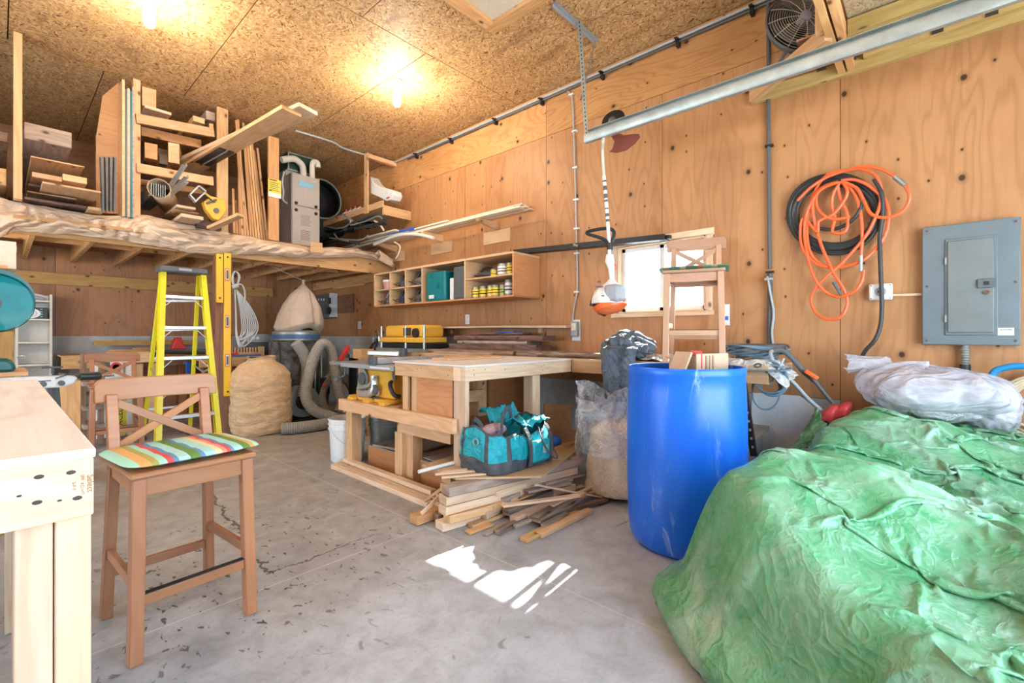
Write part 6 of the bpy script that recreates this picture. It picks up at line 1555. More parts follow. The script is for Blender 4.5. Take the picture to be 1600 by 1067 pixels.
# vapour sheet bundled along the lip
def lip(u, v):
    px = -60+u*668
    top = 308+.0*u; 
    tp_ = [(-60, 300), (0, 308), (60, 322), (150, 336), (230, 337), (300, 352), (400, 372), (480, 386), (560, 388), (600, 398), (612, 405)]
    bt_ = [(-60, 360), (0, 372), (20, 362), (100, 366), (200, 377), (300, 396), (400, 398), (480, 404), (560, 402), (600, 412), (612, 415)]
    def ip(L, x):
        for (a, b), (c, d) in zip(L, L[1:]):
            if x <= c: return b+(d-b)*(x-a)/(c-a)
        return L[-1][1]
    w_ = 2.5*fbm(px*.02, v*2, 0, 2)
    y_ = ip(tp_, px)+(ip(bt_, px)-ip(tp_, px))*v+w_
    bul = math.sin(v*PI)
    q_ = px*.022+v*1.6+1.5*fbm(px*.01, v, 6, 2); fold = .030*abs(math.sin(q_*PI))+.018*abs(math.sin(px*.035-v*4+fbm(px*.02, v*2)))+.03*fbm(px*.01, v*2, 6, 2)+.006*math.sin(px*.16+v*9)
    return P(px, y_, Y=MY0-.03-.06*bul)+Vector((0, -fold*(.35+bul)*.8, 0))
tag(MB().grid(lip, 300, 40).build('vapour_sheet', M['paper'], sharp=80, solid=.002), 'brown translucent plastic sheet bundled along the front lip of the mezzanine', 'plastic sheet')
def tail(u, v): 
    c = P(590+22*u, 398+14*u, Y=5.45); r = .07-.01*u
    a = v*2*PI; return (c.x, c.y+r*math.cos(a)*(1+.2*math.sin(a*4)), c.z+r*.8*math.sin(a)*(1+.2*math.cos(a*3)))
tag(MB().grid(tail, 12, 30).build('sheet_roll', M['paper'], solid=.002, sharp=80), 'loose rolled end of plastic sheet at the right end of the mezzanine lip', 'plastic sheet')
tag(MB().b2(P(485, 377, Y=5.46), P(504, 396, Y=5.45)).build('wood_tab', M['pine'], bevel=.002), 'small square wood block tacked to the sheet below the furnace', 'block')
tag(MB().bar(P(20, 338, Y=5.5), P(228, 362, Y=5.5), .02, .03).build('lip_batten', M['pine_warm'], bevel=.002), 'thin batten pinning the plastic sheet to the left part of the mezzanine lip', 'board')
# ---------------------------------------------------------------- lumber rack on the mezzanine
rk = thing('lumber_rack', 'two by four lumber rack standing on the mezzanine', 'rack', (1.4, 5.7, MZT+.016))
dz = MZT+.016
def vpost(px, y, ztop, w_=.089, d_=.038, mt='pine', name='post', ztp=None):
    q = P(px, 300, Y=y); return MB().b2((q.x-w_/2, y, dz), (q.x+w_/2, y+d_, ztop)).build(name, M[mt], rk, bevel=.002)
zt = lambda px, py, y: P(px, py, Y=y).z
vpost(214, 5.60, min(CEIL-.01, zt(214, 124, 5.6)), .055, .089, 'pine')
vpost(348, 5.62, CEIL-.012, .105, .038, 'pine')
vpost(428, 5.62, min(CEIL-.01, zt(428, 214, 5.62)), .115, .038, 'pine_warm')
vpost(28, 5.45, CEIL-.012, .05, .089, 'pine')
def hb(p0, p1, y0, y1, w_, t_, mt='pine', nm='beam'):
    return MB().bar(P(*p0, Y=y0), P(*p1, Y=y1), w_, t_).build(nm, M[mt], rk, bevel=.002)
hb((212, 185), (334, 208), 5.58, 5.58, .038, .089); hb((220, 205), (314, 226), 5.85, 5.85, .038, .089, 'pine_warm')
hb((213, 262), (333, 284), 5.58, 5.58, .038, .085); hb((213, 350-66), (320, 300), 5.85, 5.85, .038, .06, 'pine_warm')
MB().bar(P(330, 200, Y=5.6), P(318, 235, Y=7.2), .038, .089).build('side_rail', M['pine_warm'], rk, bevel=.002)
MB().bar(P(330, 282, Y=5.6), P(322, 288, Y=7.2), .038, .089).build('side_rail', M['pine_warm'], rk, bevel=.002)
def beam_end(label, x0, y0, x1, y1, yy, L, mat, tilt=0, cat='board', group='boards stored on the mezzanine', shift=0):
    """board whose end grain faces the room: rectangle of its end in the photograph, length L going back"""
    a = P(x0, y0, Y=yy); b = P(x1, y1, Y=yy)
    c = (a+b)/2; w_ = abs(b.x-a.x); h_ = abs(a.z-b.z)
    m2 = MB(); m2.bar(c, c+Vector((shift, L, tilt)), w_, h_)
    return tag(m2.build('stored_board', M[mat], bevel=.003), label, cat, group)
beam_end('big squared timber on top of the left board stack on the mezzanine', 38, 190, 112, 232, 5.55, 2.2, 'grey_wood', .0)
beam_end('wide board below the big timber on the left of the mezzanine', 48, 243, 132, 262, 5.55, 2.2, 'pine')
beam_end('split board end in the middle of the left stack', 50, 268, 97, 284, 5.45, 2.3, 'pine')
beam_end('right hand split board end in the middle of the left stack', 98, 271, 136, 288, 5.45, 2.3, 'pine')
beam_end('dark board in shadow below the split ends', 44, 289, 122, 299, 5.6, 2.2, 'old_wood')
beam_end('protruding pale plank low in the left stack', 66, 281+5, 158, 299, 5.2, 2.4, 'pine')
beam_end('brown board under the protruding pale plank', 42, 300, 120, 310, 5.5, 2.2, 'old_wood')
beam_end('black stained board at the bottom of the left stack', 38, 311, 136, 322, 5.5, 2.2, 'dark_wood')
beam_end('thin board on the deck beside the metal studs', 138, 322, 162, 331, 5.45, 1.8, 'pine')
beam_end('timber at the extreme left edge behind the yellow post', -40, 255, 10, 290, 5.55, 2.2, 'pine_warm')
beam_end('upper plank at the extreme left edge of the mezzanine', -40, 196, 12, 222, 5.6, 2.2, 'old_wood')
for i, (x0, x1, lab) in enumerate(((146, 168, 'wide plywood sheet on edge beside the metal studs'), (171, 186, 'tall OSB coloured sheet on edge, nearest the rack post'))):
    pass
tag(MB().prism([P(150, 332, Y=5.7), P(150, 215, Y=5.7), P(158, 165, Y=5.7), P(160, 150, Y=5.7), P(186, 128, Y=5.7), P(193, 335, Y=5.7)], (0, 0, 0), (0, .02, 0)).build('plywood_sheet', M['ply']), 'tall orange plywood sheet standing on edge left of the rack post', 'board')
for i, (px, mt, lab, top) in enumerate(((193, 'pine', 'brown edge of a tall panel', 124), (197, 'dgrey', 'dark grey edge of a tall panel', 139), (201, 'pine_pale', 'pale edge of a tall panel', 138), (205, 'teal', 'blue green edge of a tall panel', 142), (208.5, 'grey_wood', 'grey edge of a tall panel', 136))):
    a = P(px, 334, Y=5.5); tz_ = min(CEIL-.01, P(px, top, Y=5.5).z)
    tag(MB().b2((a.x-.009, 5.5, dz), (a.x+.009, 7.3, tz_)).build('tall_panel', M[mt]), lab+' leaning beside the rack post, %s' % ('first', 'second', 'third', 'fourth', 'fifth')[i]+' from the left', 'panel')
# metal studs
for k in range(4):
    a = P(160+k*5.8, 333, Y=5.42); b = P(157+k*7, 246, Y=5.25)
    m2 = MB(); m2.bar(a+Vector((0, .02, .02)), b+Vector((0, 0, 0)), .005, .09, (0, 1, 0)).bar(a+Vector((.006, -.025, .02)), b+Vector((.006, -.045, 0)), .011, .004, (0, 1, 0))
    tag(m2.build('metal_stud', M['studmetal']), 'bent galvanised stud standing on the mezzanine, %s of four from the left' % ('first', 'second', 'third', 'fourth')[k], 'metal stud', 'galvanised studs on the mezzanine')
# things on the rack: offcut beams pointing at the room
beam_end('orange timber resting on the lower rack beam', 226, 222, 246, 250, 5.55, 1.2, 'pine_warm', .2, shift=.25)
beam_end('short block leaning right of the orange timber on the rack', 263, 222, 280, 256, 5.55, 1.0, 'pine', .2, shift=.25)
beam_end('stub end on the upper rack beam left of the wide post', 302, 180, 320, 194, 5.6, 1.0, 'pine')
beam_end('second stub end on the upper rack beam next to the wide post', 322, 172, 336, 190, 5.7, 1.0, 'grey_wood')
beam_end('thin board on top of the upper rack beam', 226, 168, 268, 176, 5.65, 1.0, 'pine_pale')
beam_end('short plank leaning near the top of the left rack post', 222, 134, 244, 170, 5.75, 1.0, 'pine', .1, shift=.15)
beam_end('grey board deep inside the rack', 226, 226, 262, 258, 6.2, 1.0, 'grey_wood')
# paper tube full of metal strips
pt = thing('paper_tube', 'brown paper wrapped bundle of metal strips on the mezzanine', 'bundle', P(245, 310, Y=5.5))
c_ = P(248, 294, Y=5.40)
MB().lathe([(.088, 0), (.094, .3), (.09, .9)], c_, 28, Euler((-PI/2+.05, 0, -.30)).to_matrix(), cap=(False, False)).build('paper_wrap', M['card'], pt, solid=.004)
for k in range(7):
    q = c_+Vector((-.052+k*.0175, .015, -.01)); MB().b2(q+Vector((-.0025, 0, -.065)), q+Vector((.0025, .7, .055))).build('metal_strip', M['steel'], pt)
for k, (p0, p1) in enumerate((((262, 296), (288, 258)), ((266, 304), (291, 276)), ((262, 308), (290, 285)))):
    a = P(*p0, Y=5.5); b = P(*p1, Y=5.25)
    m2 = MB(); m2.bar(a, b, .04, .005).bar(a+Vector((.02, 0, .012)), b+Vector((.02, 0, .012)), .004, .03)
    tag(m2.build('corner_bead', M['alu']), 'pale metal channel sticking out of the paper bundle, %s' % ('uppermost', 'middle', 'lowest')[k], 'metal channel', 'metal channels beside the paper bundle')
beam_end('pale board end on the deck right of the paper bundle', 276, 319, 306, 328, 5.35, 1.6, 'pine_pale')
beam_end('square pale board end on the deck left of the yellow tool', 283, 333, 318, 344, 5.3, 1.6, 'pine_pale')
beam_end('tan board end under the yellow tool', 270, 326, 312, 334, 5.4, 1.6, 'pine')
a = P(328, 357, Y=5.45); b = P(376, 336, Y=5.15)
tag(MB().bar(a, b, .08, .03).build('stored_board', M['pine']), 'short pale board poking out over the mezzanine lip right of the yellow tool', 'board', 'boards stored on the mezzanine')
tag(MB().b2((a.x-.1, 5.5, dz), (a.x+.12, 6.0, dz+.08)).build('dark_block', M['dark_wood']), 'dark block under the yellow tool on the deck', 'block')
# big cantilevered planks
a = P(285, 258, Y=6.0); b = P(482, 170, D=4.15)
o = MB().bar(a, b, .20, .036, (0, 0, 1)); tag(o.build('long_plank', M['pine_pale'], bevel=.003), 'upper of two long wide planks jutting out over the mezzanine edge', 'board')
a2 = a+Vector((.05, -.03, -.042)); b2_ = b+Vector((-.12, .06, -.042))
tag(MB().bar(a2, b2_, .19, .036).build('long_plank', M['pine'], bevel=.003), 'lower of two long wide planks jutting out over the mezzanine edge', 'board')
gr = thing('vent_grille', 'black slotted vent grille under the long planks', 'grille', P(340, 258, Y=5.3))
a = a2.lerp(b2_, .16)+Vector((.0, 0, -.026)); b = a2.lerp(b2_, .42)+Vector((0, 0, -.026)); m2 = MB(); m2.bar(a, b, .14, .012); m2.build('plate', M['black'], gr)
for k in range(9):
    q = a.lerp(b, (k+.5)/9); m2 = MB().box(q+Vector((0, 0, -.008)), (.012, .11, .004)); m2.build('slot', M['grey'], gr)
# yellow drywall tool
yt = thing('yellow_power_tool', 'yellow and grey hand held power tool lying at the mezzanine edge', 'tool', P(325, 320, Y=5.35))
yy = 5.33
MB().prism([P(318, 315, Y=yy), P(330, 306, Y=yy), P(352, 312, Y=yy), P(354, 330, Y=yy), P(343, 344, Y=yy), P(334, 343, Y=yy), P(322, 327, Y=yy)], (0, 0, 0), (0, .09, 0)).build('body', M['yellow'], yt, bevel=.008)
MB().lathe([(.025, -.01), (.025, .01)], P(338, 329, Y=yy-.005), 16, Matrix.Rotation(PI/2, 3, 'X')).build('knob', M['dgrey'], yt)
MB().bar(P(316, 302, Y=yy), P(336, 316, Y=yy), .05, .02).bar(P(322, 318, Y=yy), P(338, 312, Y=yy), .04, .02).build('motor_grip', M['dgrey'], yt, bevel=.006)
for p0, p1 in (((296, 305), (310, 291)), ((304, 316), (320, 301)), ((310, 291), (321, 300)), ((296, 305), (305, 315))): MB().bar(P(*p0, Y=yy-.03), P(*p1, Y=yy-.03), .06, .014).build('guide_frame', M['alu'], yt, bevel=.003)
MB().tube([P(318, 300, Y=yy-.02), P(333, 312, Y=yy-.02)], .012, 8).build('yellow_arm', M['yellow'], yt)
# thin vertical mouldings leaning between the posts
random.seed(21)
ords = ['first', 'second', 'third', 'fourth', 'fifth', 'sixth', 'seventh', 'eighth', 'ninth', 'tenth', 'eleventh', 'twelfth', 'thirteenth']
for k in range(13):
    pb_ = 366+k*4.3; pt_ = pb_-14+random.uniform(-3, 6) if k > 2 else pb_-2; tp_y = 190+random.uniform(-8, 20)+max(0, k-7)*9
    if k < 2: tp_y = 295+k*18
    a = P(pb_, 364+k*.7, Y=5.55+.014*k); a.z = dz+.002; b = P(pt_, tp_y, Y=5.72+.014*k); b.z = min(b.z, CEIL-.02)
    tag(MB().bar(a, b, .022, .012, (0, 1, 0)).build('leaning_moulding', M[random.choice(['strip', 'strip', 'pine', 'pine_warm'])]), 'thin wood moulding leaning left of the labelled post, %s from the left' % ords[k], 'moulding', 'mouldings leaning on the mezzanine')
a = P(404, 190, Y=5.8); b = P(400, 100, Y=5.8); tag(MB().bar(a, Vector((a.x-.03, 5.8, CEIL-.03)), .02, .01, (0, 1, 0)).build('leaning_moulding', M['strip']), 'twisted thin strip reaching up to the ceiling behind the long planks', 'moulding')
# yellow guide label on the post
q0 = P(419, 278, Y=5.615); q1 = P(439, 304, Y=5.615)
en = thing('energy_label', 'yellow paper label with black print on the wooden post left of the furnace', 'label', q1)
MB().b2((q0.x, 5.611, q1.z), (q1.x, 5.6145, q0.z)).build('sheet', M['canlabel'], en); MB().b2((q0.x, 5.6112, q1.z-.05), (q1.x, 5.6147, q1.z)).build('white_strip', M['white'], en)
m2 = MB(); wq = q1.x-q0.x
m2.b2((q0.x+.01, 5.6098, q0.z-.018), (q1.x-.05, 5.6108, q0.z-.006))
for k in range(5): m2.b2((q0.x+.01, 5.6098, q0.z-.045-k*.022), (q1.x-.02-.012*(k % 2), 5.6108, q0.z-.038-k*.022))
m2.b2((q0.x+.01, 5.6098, q1.z+.015), (q0.x+.035, 5.6108, q1.z+.03)); m2.build('print', M['ink'], en)
# ---------------------------------------------------------------- furnace
fu = thing('furnace', 'grey metal furnace cabinet with two doors on the mezzanine', 'furnace', (2.7, 6.35, dz))
fx0, fx1 = P(456, 330, Y=6.05).x, P(500, 330, Y=6.05).x
ftop = P(470, 272, Y=6.05).z; fmid = P(470, 322, Y=6.05).z
MB().b2((fx0, 6.07, dz), (fx1, 6.75, ftop)).build('cabinet', M['furnace'], fu, bevel=.004)
fud = MB().b2((fx0+.005, 6.05, fmid+.004), (fx1-.005, 6.069, ftop-.004)).build('upper_door', M['furnace'], fu, bevel=.004)
fld = MB().b2((fx0+.005, 6.05, dz+.005), (fx1-.005, 6.069, fmid-.004)).build('lower_door', M['furnace'], fu, bevel=.004)
cx_ = (fx0+fx1)/2
MB().b2((cx_-.10, 6.045, P(470, 291, Y=6.05).z), (cx_+.10, 6.0495, P(470, 283, Y=6.05).z)).build('maker_badge', plain('blue_badge', (.25, .55, .75), .4), fud, bevel=.002)
for sx_ in (-1, 1): MB().bar(Vector((cx_+sx_*.13, 6.046, ftop-.04)), Vector((cx_+sx_*.08, 6.046, P(470, 281, Y=6.05).z)), .006, .01, (0, 1, 0)).build('emblem_line', M['silver'], fu)
for sx_ in (-.13, .13):
    for zz in (fmid+.03, fmid-.06): MB().lathe([(.022, 0), (.018, .012)], (cx_+sx_, 6.049, zz), 14, Matrix.Rotation(PI/2, 3, 'X')).build('knob', M['black'], fud if zz > fmid else fld)
m2 = MB()
for k in range(7): m2.b2((cx_-.07, 6.0465, fmid-.12-k*.02), (cx_+.06-.01*(k % 3), 6.049, fmid-.115-k*.02))
for k in range(6): m2.b2((cx_-.07, 6.0465, fmid-.32-k*.022), (cx_+.05-.01*(k % 2), 6.049, fmid-.312-k*.022))
m2.build('printed_notice', M['stampink'], fld)
def pipe(pts, r, nm='vent_pipe'): return MB().tube(smooth_path(pts, 6), r, 14).build(nm, M['pvc'], fu)
pipe([P(440, 250, Y=6.2), P(458, 248, Y=6.2), P(468, 254, Y=6.2), P(473, 262, Y=6.2), Vector((P(474, 262, Y=6.2).x, 6.2, ftop-.01))], .042)
pipe([P(497, 262, Y=6.15), P(496, 255, Y=6.15), P(491, 253, Y=6.15), P(488, 258, Y=6.15), Vector((P(488, 262, Y=6.15).x, 6.15, ftop-.01))], .035)
MB().tube(smooth_path([P(444, 268, Y=6.05), P(441, 285, Y=6.05), P(443, 300, Y=6.05), P(442, 312, Y=6.05), P(449, 318, Y=6.05)], 4), .012, 6).build('wire', M['greycable'], fu)
dg_ = thing('supply_duct', 'dark green sheet metal duct box above the furnace', 'duct', (2.6, 6.5, ftop+.02))
g0, g1 = P(450, 212, Y=6.3), P(491, 246, Y=6.3)
MB().b2((g0.x, 6.3, ftop+.12), (g1.x, 6.8, CEIL-.012)).build('duct', M['dkgreen'], dg_, bevel=.003)
MB().b2((g0.x-.01, 6.29, ftop+.10), (g1.x+.01, 6.81, ftop+.12)).build('flange', M['steel'], dg_)
m2 = MB(); m2.b2((g0.x-.005, 6.292, ftop+.12), (g0.x+.012, 6.299, CEIL-.012)).b2((g1.x-.012, 6.292, ftop+.12), (g1.x+.005, 6.299, CEIL-.012)).b2((g0.x, 6.292, CEIL-.03), (g1.x, 6.299, CEIL-.012)); m2.build('edge_trim', M['steel'], dg_)
MB().b2((fx0+.03, 6.32, ftop), (fx1-.03, 6.75, ftop+.10)).build('plenum', M['steel'], dg_)
pf = thing('drum_fan', 'round dark green drum fan behind the furnace', 'fan', P(501, 313, Y=6.9))
c_ = P(499, 313, Y=6.85); Rm = Matrix.Rotation(PI/2, 3, 'X')
MB().lathe([(.29, -.10), (.295, .10), (.275, .105), (.26, .06)], c_, 44, Rm, cap=(False, False)).build('shroud', M['dkgreen'], pf, solid=.006)
MB().lathe([(.27, -.06), (.10, -.05), (.0, -.05)], c_, 44, Rm, cap=(False, False)).build('back_plate', M['black'], pf, solid=.004)
MB().tube([c_+Vector((.29*math.cos(a), -.105, .29*math.sin(a))) for a in [i*2*PI/44 for i in range(44)]], .010, 8, closed=True).build('rim', M['grey'], pf)
MB().b2(c_+Vector((-.2, -.09, -(c_.z-dz))), c_+Vector((.2, .09, -.27))).build('foot', M['blackm'], pf)
# wall shelf above with bottles and a jug
us = thing('wall_shelf', 'rough wooden shelf hung from the ceiling against the plywood wall', 'shelf', (3.5, 6, 2.8))
MB().b2((3.28, 5.15, 2.72), (3.697, 7.3, 2.74)).build('board', M['ply_light'], us)
MB().b2((3.262, 5.15, 2.715), (3.279, 7.3, 2.80)).build('front_lip', M['pine'], us, bevel=.002)
MB().b2((3.28, 5.15, 2.62), (3.697, 5.188, 2.719)).build('end_rail', M['pine'], us, bevel=.002)
MB().b2((3.245, 5.48, 2.69), (3.262, 5.57, CEIL-.04)).build('hanger', M['pine'], us, bevel=.001)
MB().b2((3.27, 5.49, CEIL-.10), (3.697, 5.55, CEIL-.045)).build('top_rail', M['pine'], us, bevel=.001)
for k, px in enumerate((541, 548, 555, 563)):
    q = P(px, 318, X=3.42); zb_ = 2.741
    t = thing('bottle', 'red capped white oil bottle on the high wall shelf, %s from the left' % ords[k], 'bottle', (q.x, q.y, zb_), 0, 'bottles on the high wall shelf')
    MB().b2((q.x-.05, q.y-.032, zb_), (q.x+.05, q.y+.032, zb_+.14)).tube([(q.x, q.y, zb_+.14), (q.x, q.y, zb_+.165)], [.03, .018], 12).build('body', M['whitep'], t, bevel=.012)
    MB().b2((q.x-.051, q.y-.033, zb_), (q.x+.051, q.y+.033, zb_+.05)).build('red_band', M['red'], t, bevel=.01)
    MB().tube([(q.x, q.y, zb_+.165), (q.x, q.y, zb_+.19)], .016, 10).build('cap', M['red'], t)
jg = thing('white_paddle', 'white flared plastic chute with a red mark on the high wall shelf', 'chute', P(597, 300, X=3.35))
pj = [P(a, b, X=3.32) for a, b in ((578, 275), (583, 284), (590, 290), (600, 293), (613, 297), (615, 304), (611, 312), (603, 314), (592, 308), (582, 304), (578, 303))]
MB().prism(pj, (0, 0, 0), (.14, 0, 0)).build('body', M['whitep'], jg, bevel=.012, fixn=True)
q = P(606, 309, X=3.319); MB().box(q, (.003, .07, .02)).build('red_mark', M['redp'], jg)
# folded black things on the mezzanine end
fb = thing('folded_stroller', 'folded black frame with silver tubes on the right end of the mezzanine', 'folded frame', P(550, 370, X=3.2))
def fy(x, y, X=3.15): return P(x, y, X=X)
MB().grid(lambda u, v: fy(507+88*u, 377-26*u-8*math.sin(u*PI)+12*(v-.5)*(1.3-u*.6), 3.15)+Vector((.10*math.sin(v*2*PI)+.04*fbm(u*6, v*5), 0, .03*fbm(u*9, v*4, 5))), 50, 20).build('black_cloth', M['blacksheet'], fb, solid=.004, sharp=80)
MB().grid(lambda u, v: fy(505+30*u, 360+14*v-4*u, 3.2)+Vector((.06*math.sin(v*5)+.04*fbm(u*5, v*5), 0, .03*fbm(u*6, v*4, 5))), 20, 20).build('green_cloth', M['dkgreen'], fb, solid=.004, sharp=80)
for pts in (((510, 354), (525, 357), (540, 354), (548, 345), (535, 338)), ((548, 352), (570, 346), (590, 338), (598, 342)), ((522, 365), (530, 374), (545, 377)), ((532, 336), (545, 340), (551, 346)), ((515, 372), (560, 375), (575, 368))):
    MB().tube(smooth_path([fy(a, b, 3.06) for a, b in pts], 4), .010, 6).build('tube', M['steel'], fb)
for pts in (((560, 346), (585, 337), (600, 342), (600, 348), (580, 352), (555, 358)), ((508, 380), (530, 376), (560, 380))):
    MB().tube(smooth_path([fy(a, b, 3.08) for a, b in pts], 4), .022, 8).build('padded_bar', M['black'], fb)
tag(MB().tube(smooth_path([fy(585, 345, 3.1), fy(593, 350, 3.1), fy(600, 360, 3.12)], 4), .012, 8).build('white_tube', M['pvc']), 'short curved white tube beside the folded black frame', 'tube')
# carton hanging under the left part of the mezzanine
tag(MB().b2(P(-60, 414, Y=5.2), P(24, 386, Y=5.5)).b2(P(-60, 386, Y=5.3), P(26, 384, Y=5.3)).build('beige_carton', M['cream'], bevel=.004), 'beige carton stored at the left edge under the mezzanine lip', 'carton')
q = P(-50, 414, Y=5.35)
tag(MB().b2((q.x-.3, 5.1, q.z-.03), (P(26, 414, Y=5.35).x-.05, 5.6, q.z-.004)).b2((q.x-.3, 5.55, 0), (q.x-.2, 5.6, q.z-.03)).build('side_shelf', M['pine']), 'small shelf carrying the beige carton beyond the left edge', 'shelf')
# ---------------------------------------------------------------- yellow step ladder
ld = thing('step_ladder', 'tall yellow fiberglass step ladder with aluminium steps', 'ladder', (1.3, 5.3, 0))
LY0, LYT = 5.05, 5.30
tl, tr_ = P(254, 425, Y=LYT), P(316, 427, Y=LYT)
bl, br_ = P(246, 692, Y=LY0), P(343, 690, Y=LY0); bl.z = br_.z = .0
for a, b in ((bl, tl), (br_, tr_)):
    m2 = MB(); m2.bar(a, b, .022, .07, (0, 1, 0)); m2.bar(a+Vector((0, -.035, 0)), b+Vector((0, -.035, 0)), .045, .006, (0, 1, 0)).bar(a+Vector((0, .035, 0)), b+Vector((0, .035, 0)), .045, .006, (0, 1, 0)); m2.build('front_rail', M['ladder_y'], ld)
rb = [Vector((bl.x+.05, LY0+.95, 0)), Vector((br_.x-.02, LY0+.95, 0))]
for a, b in zip(rb, (tl+Vector((.01, .08, 0)), tr_+Vector((-.01, .08, 0)))): MB().bar(a, b, .03, .035, (0, 1, 0)).build('rear_rail', M['ladder_y'], ld)
H_ = tl.z
for k, py in enumerate((464, 512, 559, 603+2, 648)):
    za_ = P(290, py, Y=LY0+.12).z; f_ = za_/H_
    a = bl.lerp(tl, f_); b = br_.lerp(tr_, f_)
    stp = MB().b2((a.x+.012, a.y-.035, a.z-.016), (b.x-.012, a.y+.035, a.z+.016)).build('step', M['alu'], ld, bevel=.004)
    if k < 4:
        MB().bar(Vector((a.x+.01, a.y, a.z-.10)), Vector((a.x+.09, a.y, a.z-.018)), .012, .004).build('step_brace', M['alu'], stp)
        MB().bar(Vector((b.x-.01, a.y, a.z-.10)), Vector((b.x-.09, a.y, a.z-.018)), .012, .004).build('step_brace', M['alu'], stp)
    ra = rb[0].lerp(tl+Vector((.01, .08, 0)), f_*.98); rb_ = rb[1].lerp(tr_+Vector((-.01, .08, 0)), f_*.98)
    MB().bar(ra, rb_, .02, .02).build('rear_bar', M['alu'], ld)
tc = [(tl.x-.03, LYT-.09), (tr_.x+.03, LYT-.09), (tr_.x+.03, LYT+.16), (tl.x-.03, LYT+.16)]
MB().prism([Vector((x, y, H_)) for x, y in tc], (0, 0, 0), (0, 0, .055)).build('top_cap', M['dgrey'], ld, bevel=.012)
MB().b2(((tl.x+tr_.x)/2-.05, LYT-.093, H_+.02), ((tl.x+tr_.x)/2+.05, LYT-.09, H_+.04)).build('cap_label', M['grey'], ld)
for a in (bl, br_, rb[0], rb[1]): MB().b2(a+Vector((-.03, -.045, 0)), a+Vector((.03, .045, .04))).build('foot', M['black'], ld, bevel=.005)
f_ = .45
for (a, b), (c, d) in (((bl, tl), (rb[0], tl)), ((br_, tr_), (rb[1], tr_))):
    p0 = a.lerp(b, f_); p1 = c.lerp(d, f_); mid = (p0+p1)/2+Vector((0, 0, -.05)); MB().bar(p0, mid, .004, .02).bar(mid, p1, .004, .02).build('spreader', M['steel'], ld)
# ---------------------------------------------------------------- white shelf unit and its contents
ws = thing('white_bookcase', 'narrow white bookcase with an arched top at the far left', 'bookcase', (.2, 7.75, 0))
wx0, wx1 = P(24, 500, Y=7.66).x, P(82, 500, Y=7.66).x
wz = P(60, 459, Y=7.66).z
MB().b2((wx1-.022, 7.66, 0), (wx1, 7.93, wz)).build('side_panel', M['cream'], ws, bevel=.002)
MB().b2((wx0, 7.66, 0), (wx0+.022, 7.93, wz)).build('side_panel', M['cream'], ws, bevel=.002)
MB().b2((wx0+.02, 7.92, 0), (wx1-.02, 7.93, wz)).build('back_panel', M['white'], ws)
for py in (470, 499, 535, 570, 600):
    zz = P(60, py, Y=7.66).z; MB().b2((wx0+.0225, 7.66, zz-.012), (wx1-.0225, 7.919, zz+.008)).build('shelf', M['cream'], ws, bevel=.001)
zz = P(60, 470, Y=7.66).z
MB().prism([Vector((wx0+(wx1-wx0)*i/10, 7.90, zz+.05+.05*math.sin(i/10*PI))) for i in range(11)]+[Vector((wx1, 7.90, zz)), Vector((wx0, 7.90, zz))], (0, 0, 0), (0, .018, 0)).build('arched_back', M['white'], ws)
zz = P(60, 499, Y=7.66).z+.009
lg = thing('round_sign', 'small pale oval plate with a red spiral on the bookcase shelf', 'plate', (wx0+.12, 7.68, zz))
sc3 = Matrix.Rotation(PI/2, 3, 'X') @ Matrix.Diagonal((1.5, 1, 1))
MB().lathe([(.058, 0), (.058, .008)], (wx0+.115, 7.70, zz+.062), 32, sc3).build('plate', M['whitep'], lg)
for r in (.036, .022, .009): MB().tube([(wx0+.115+r*1.5*math.cos(a), 7.691, zz+.062+r*math.sin(a)) for a in [i*2*PI/28 for i in range(28)]], .002, 5, closed=True).build('spiral', M['red'], lg)
tag(MB().b2((wx0+.03, 7.74, zz), (wx0+.25, 7.9, zz+.13)).build('black_box', M['dgrey'], bevel=.005), 'dark box behind the oval plate on the bookcase shelf', 'box')
t = thing('black_speaker', 'small black box with a column of buttons at the right of the bookcase shelf', 'speaker', (wx1-.09, 7.75, zz))
MB().b2((wx1-.15, 7.70, zz), (wx1-.035, 7.85, zz+.13)).build('body', M['black'], t, bevel=.005)
for k in range(4): MB().b2((wx1-.10, 7.696, zz+.02+k*.028), (wx1-.08, 7.70, zz+.032+k*.028)).build('button', M['grey'], t)
tag(MB().tube(smooth_path([(wx0+.05, 7.78, P(60, 470, Y=7.66).z+.03), (wx0+.15, 7.74, P(60, 470, Y=7.66).z+.045), (wx1-.05, 7.78, P(60, 470, Y=7.66).z+.025)], 5), .022, 10).build('plastic_bundle', M['film_bag']), 'clear plastic bundle on top shelf of the bookcase', 'bundle')
# ---------------------------------------------------------------- back bench and what stands on it
bb = thing('back_bench', 'long wooden bench along the back wall behind the ladder', 'workbench', (1.6, 7.5, 0))
bz_ = P(120, 560, Y=7.2).z
MB().b2((.46, 7.2, .83), (3.0, 7.93, .85)).build('bench_top', M['pine'], bb, bevel=.002)
MB().b2((.46, 7.16, .70), (3.0, 7.198, .85)).build('front_rail', M['pine_warm'], bb, bevel=.002)
for x in (.95, 1.55, 2.3, 2.9): MB().b2((x, 7.2, 0), (x+.09, 7.29, .699)).build('leg', M['pine_warm'], bb, bevel=.002)
MB().b2((.6, 7.5, .35), (2.9, 7.9, .37)).build('under_shelf', M['post'], bb)
MB().b2((1.2, 7.30, .02), (2.9, 7.32, .69)).build('lower_panel', M['ply_back'], bb)
tag(MB().b2(P(147, 540, Y=7.75), P(305, 531, Y=7.8)).build('yellow_beam', M['pine_yellow'], bevel=.003), 'long yellow timber lying at the back of the far bench', 'board')
tag(MB().b2((1.14, 7.40, .851), (1.40, 7.6, .92)).build('wood_block', M['pine_warm']), 'block under the yellow timber on the far bench', 'block')
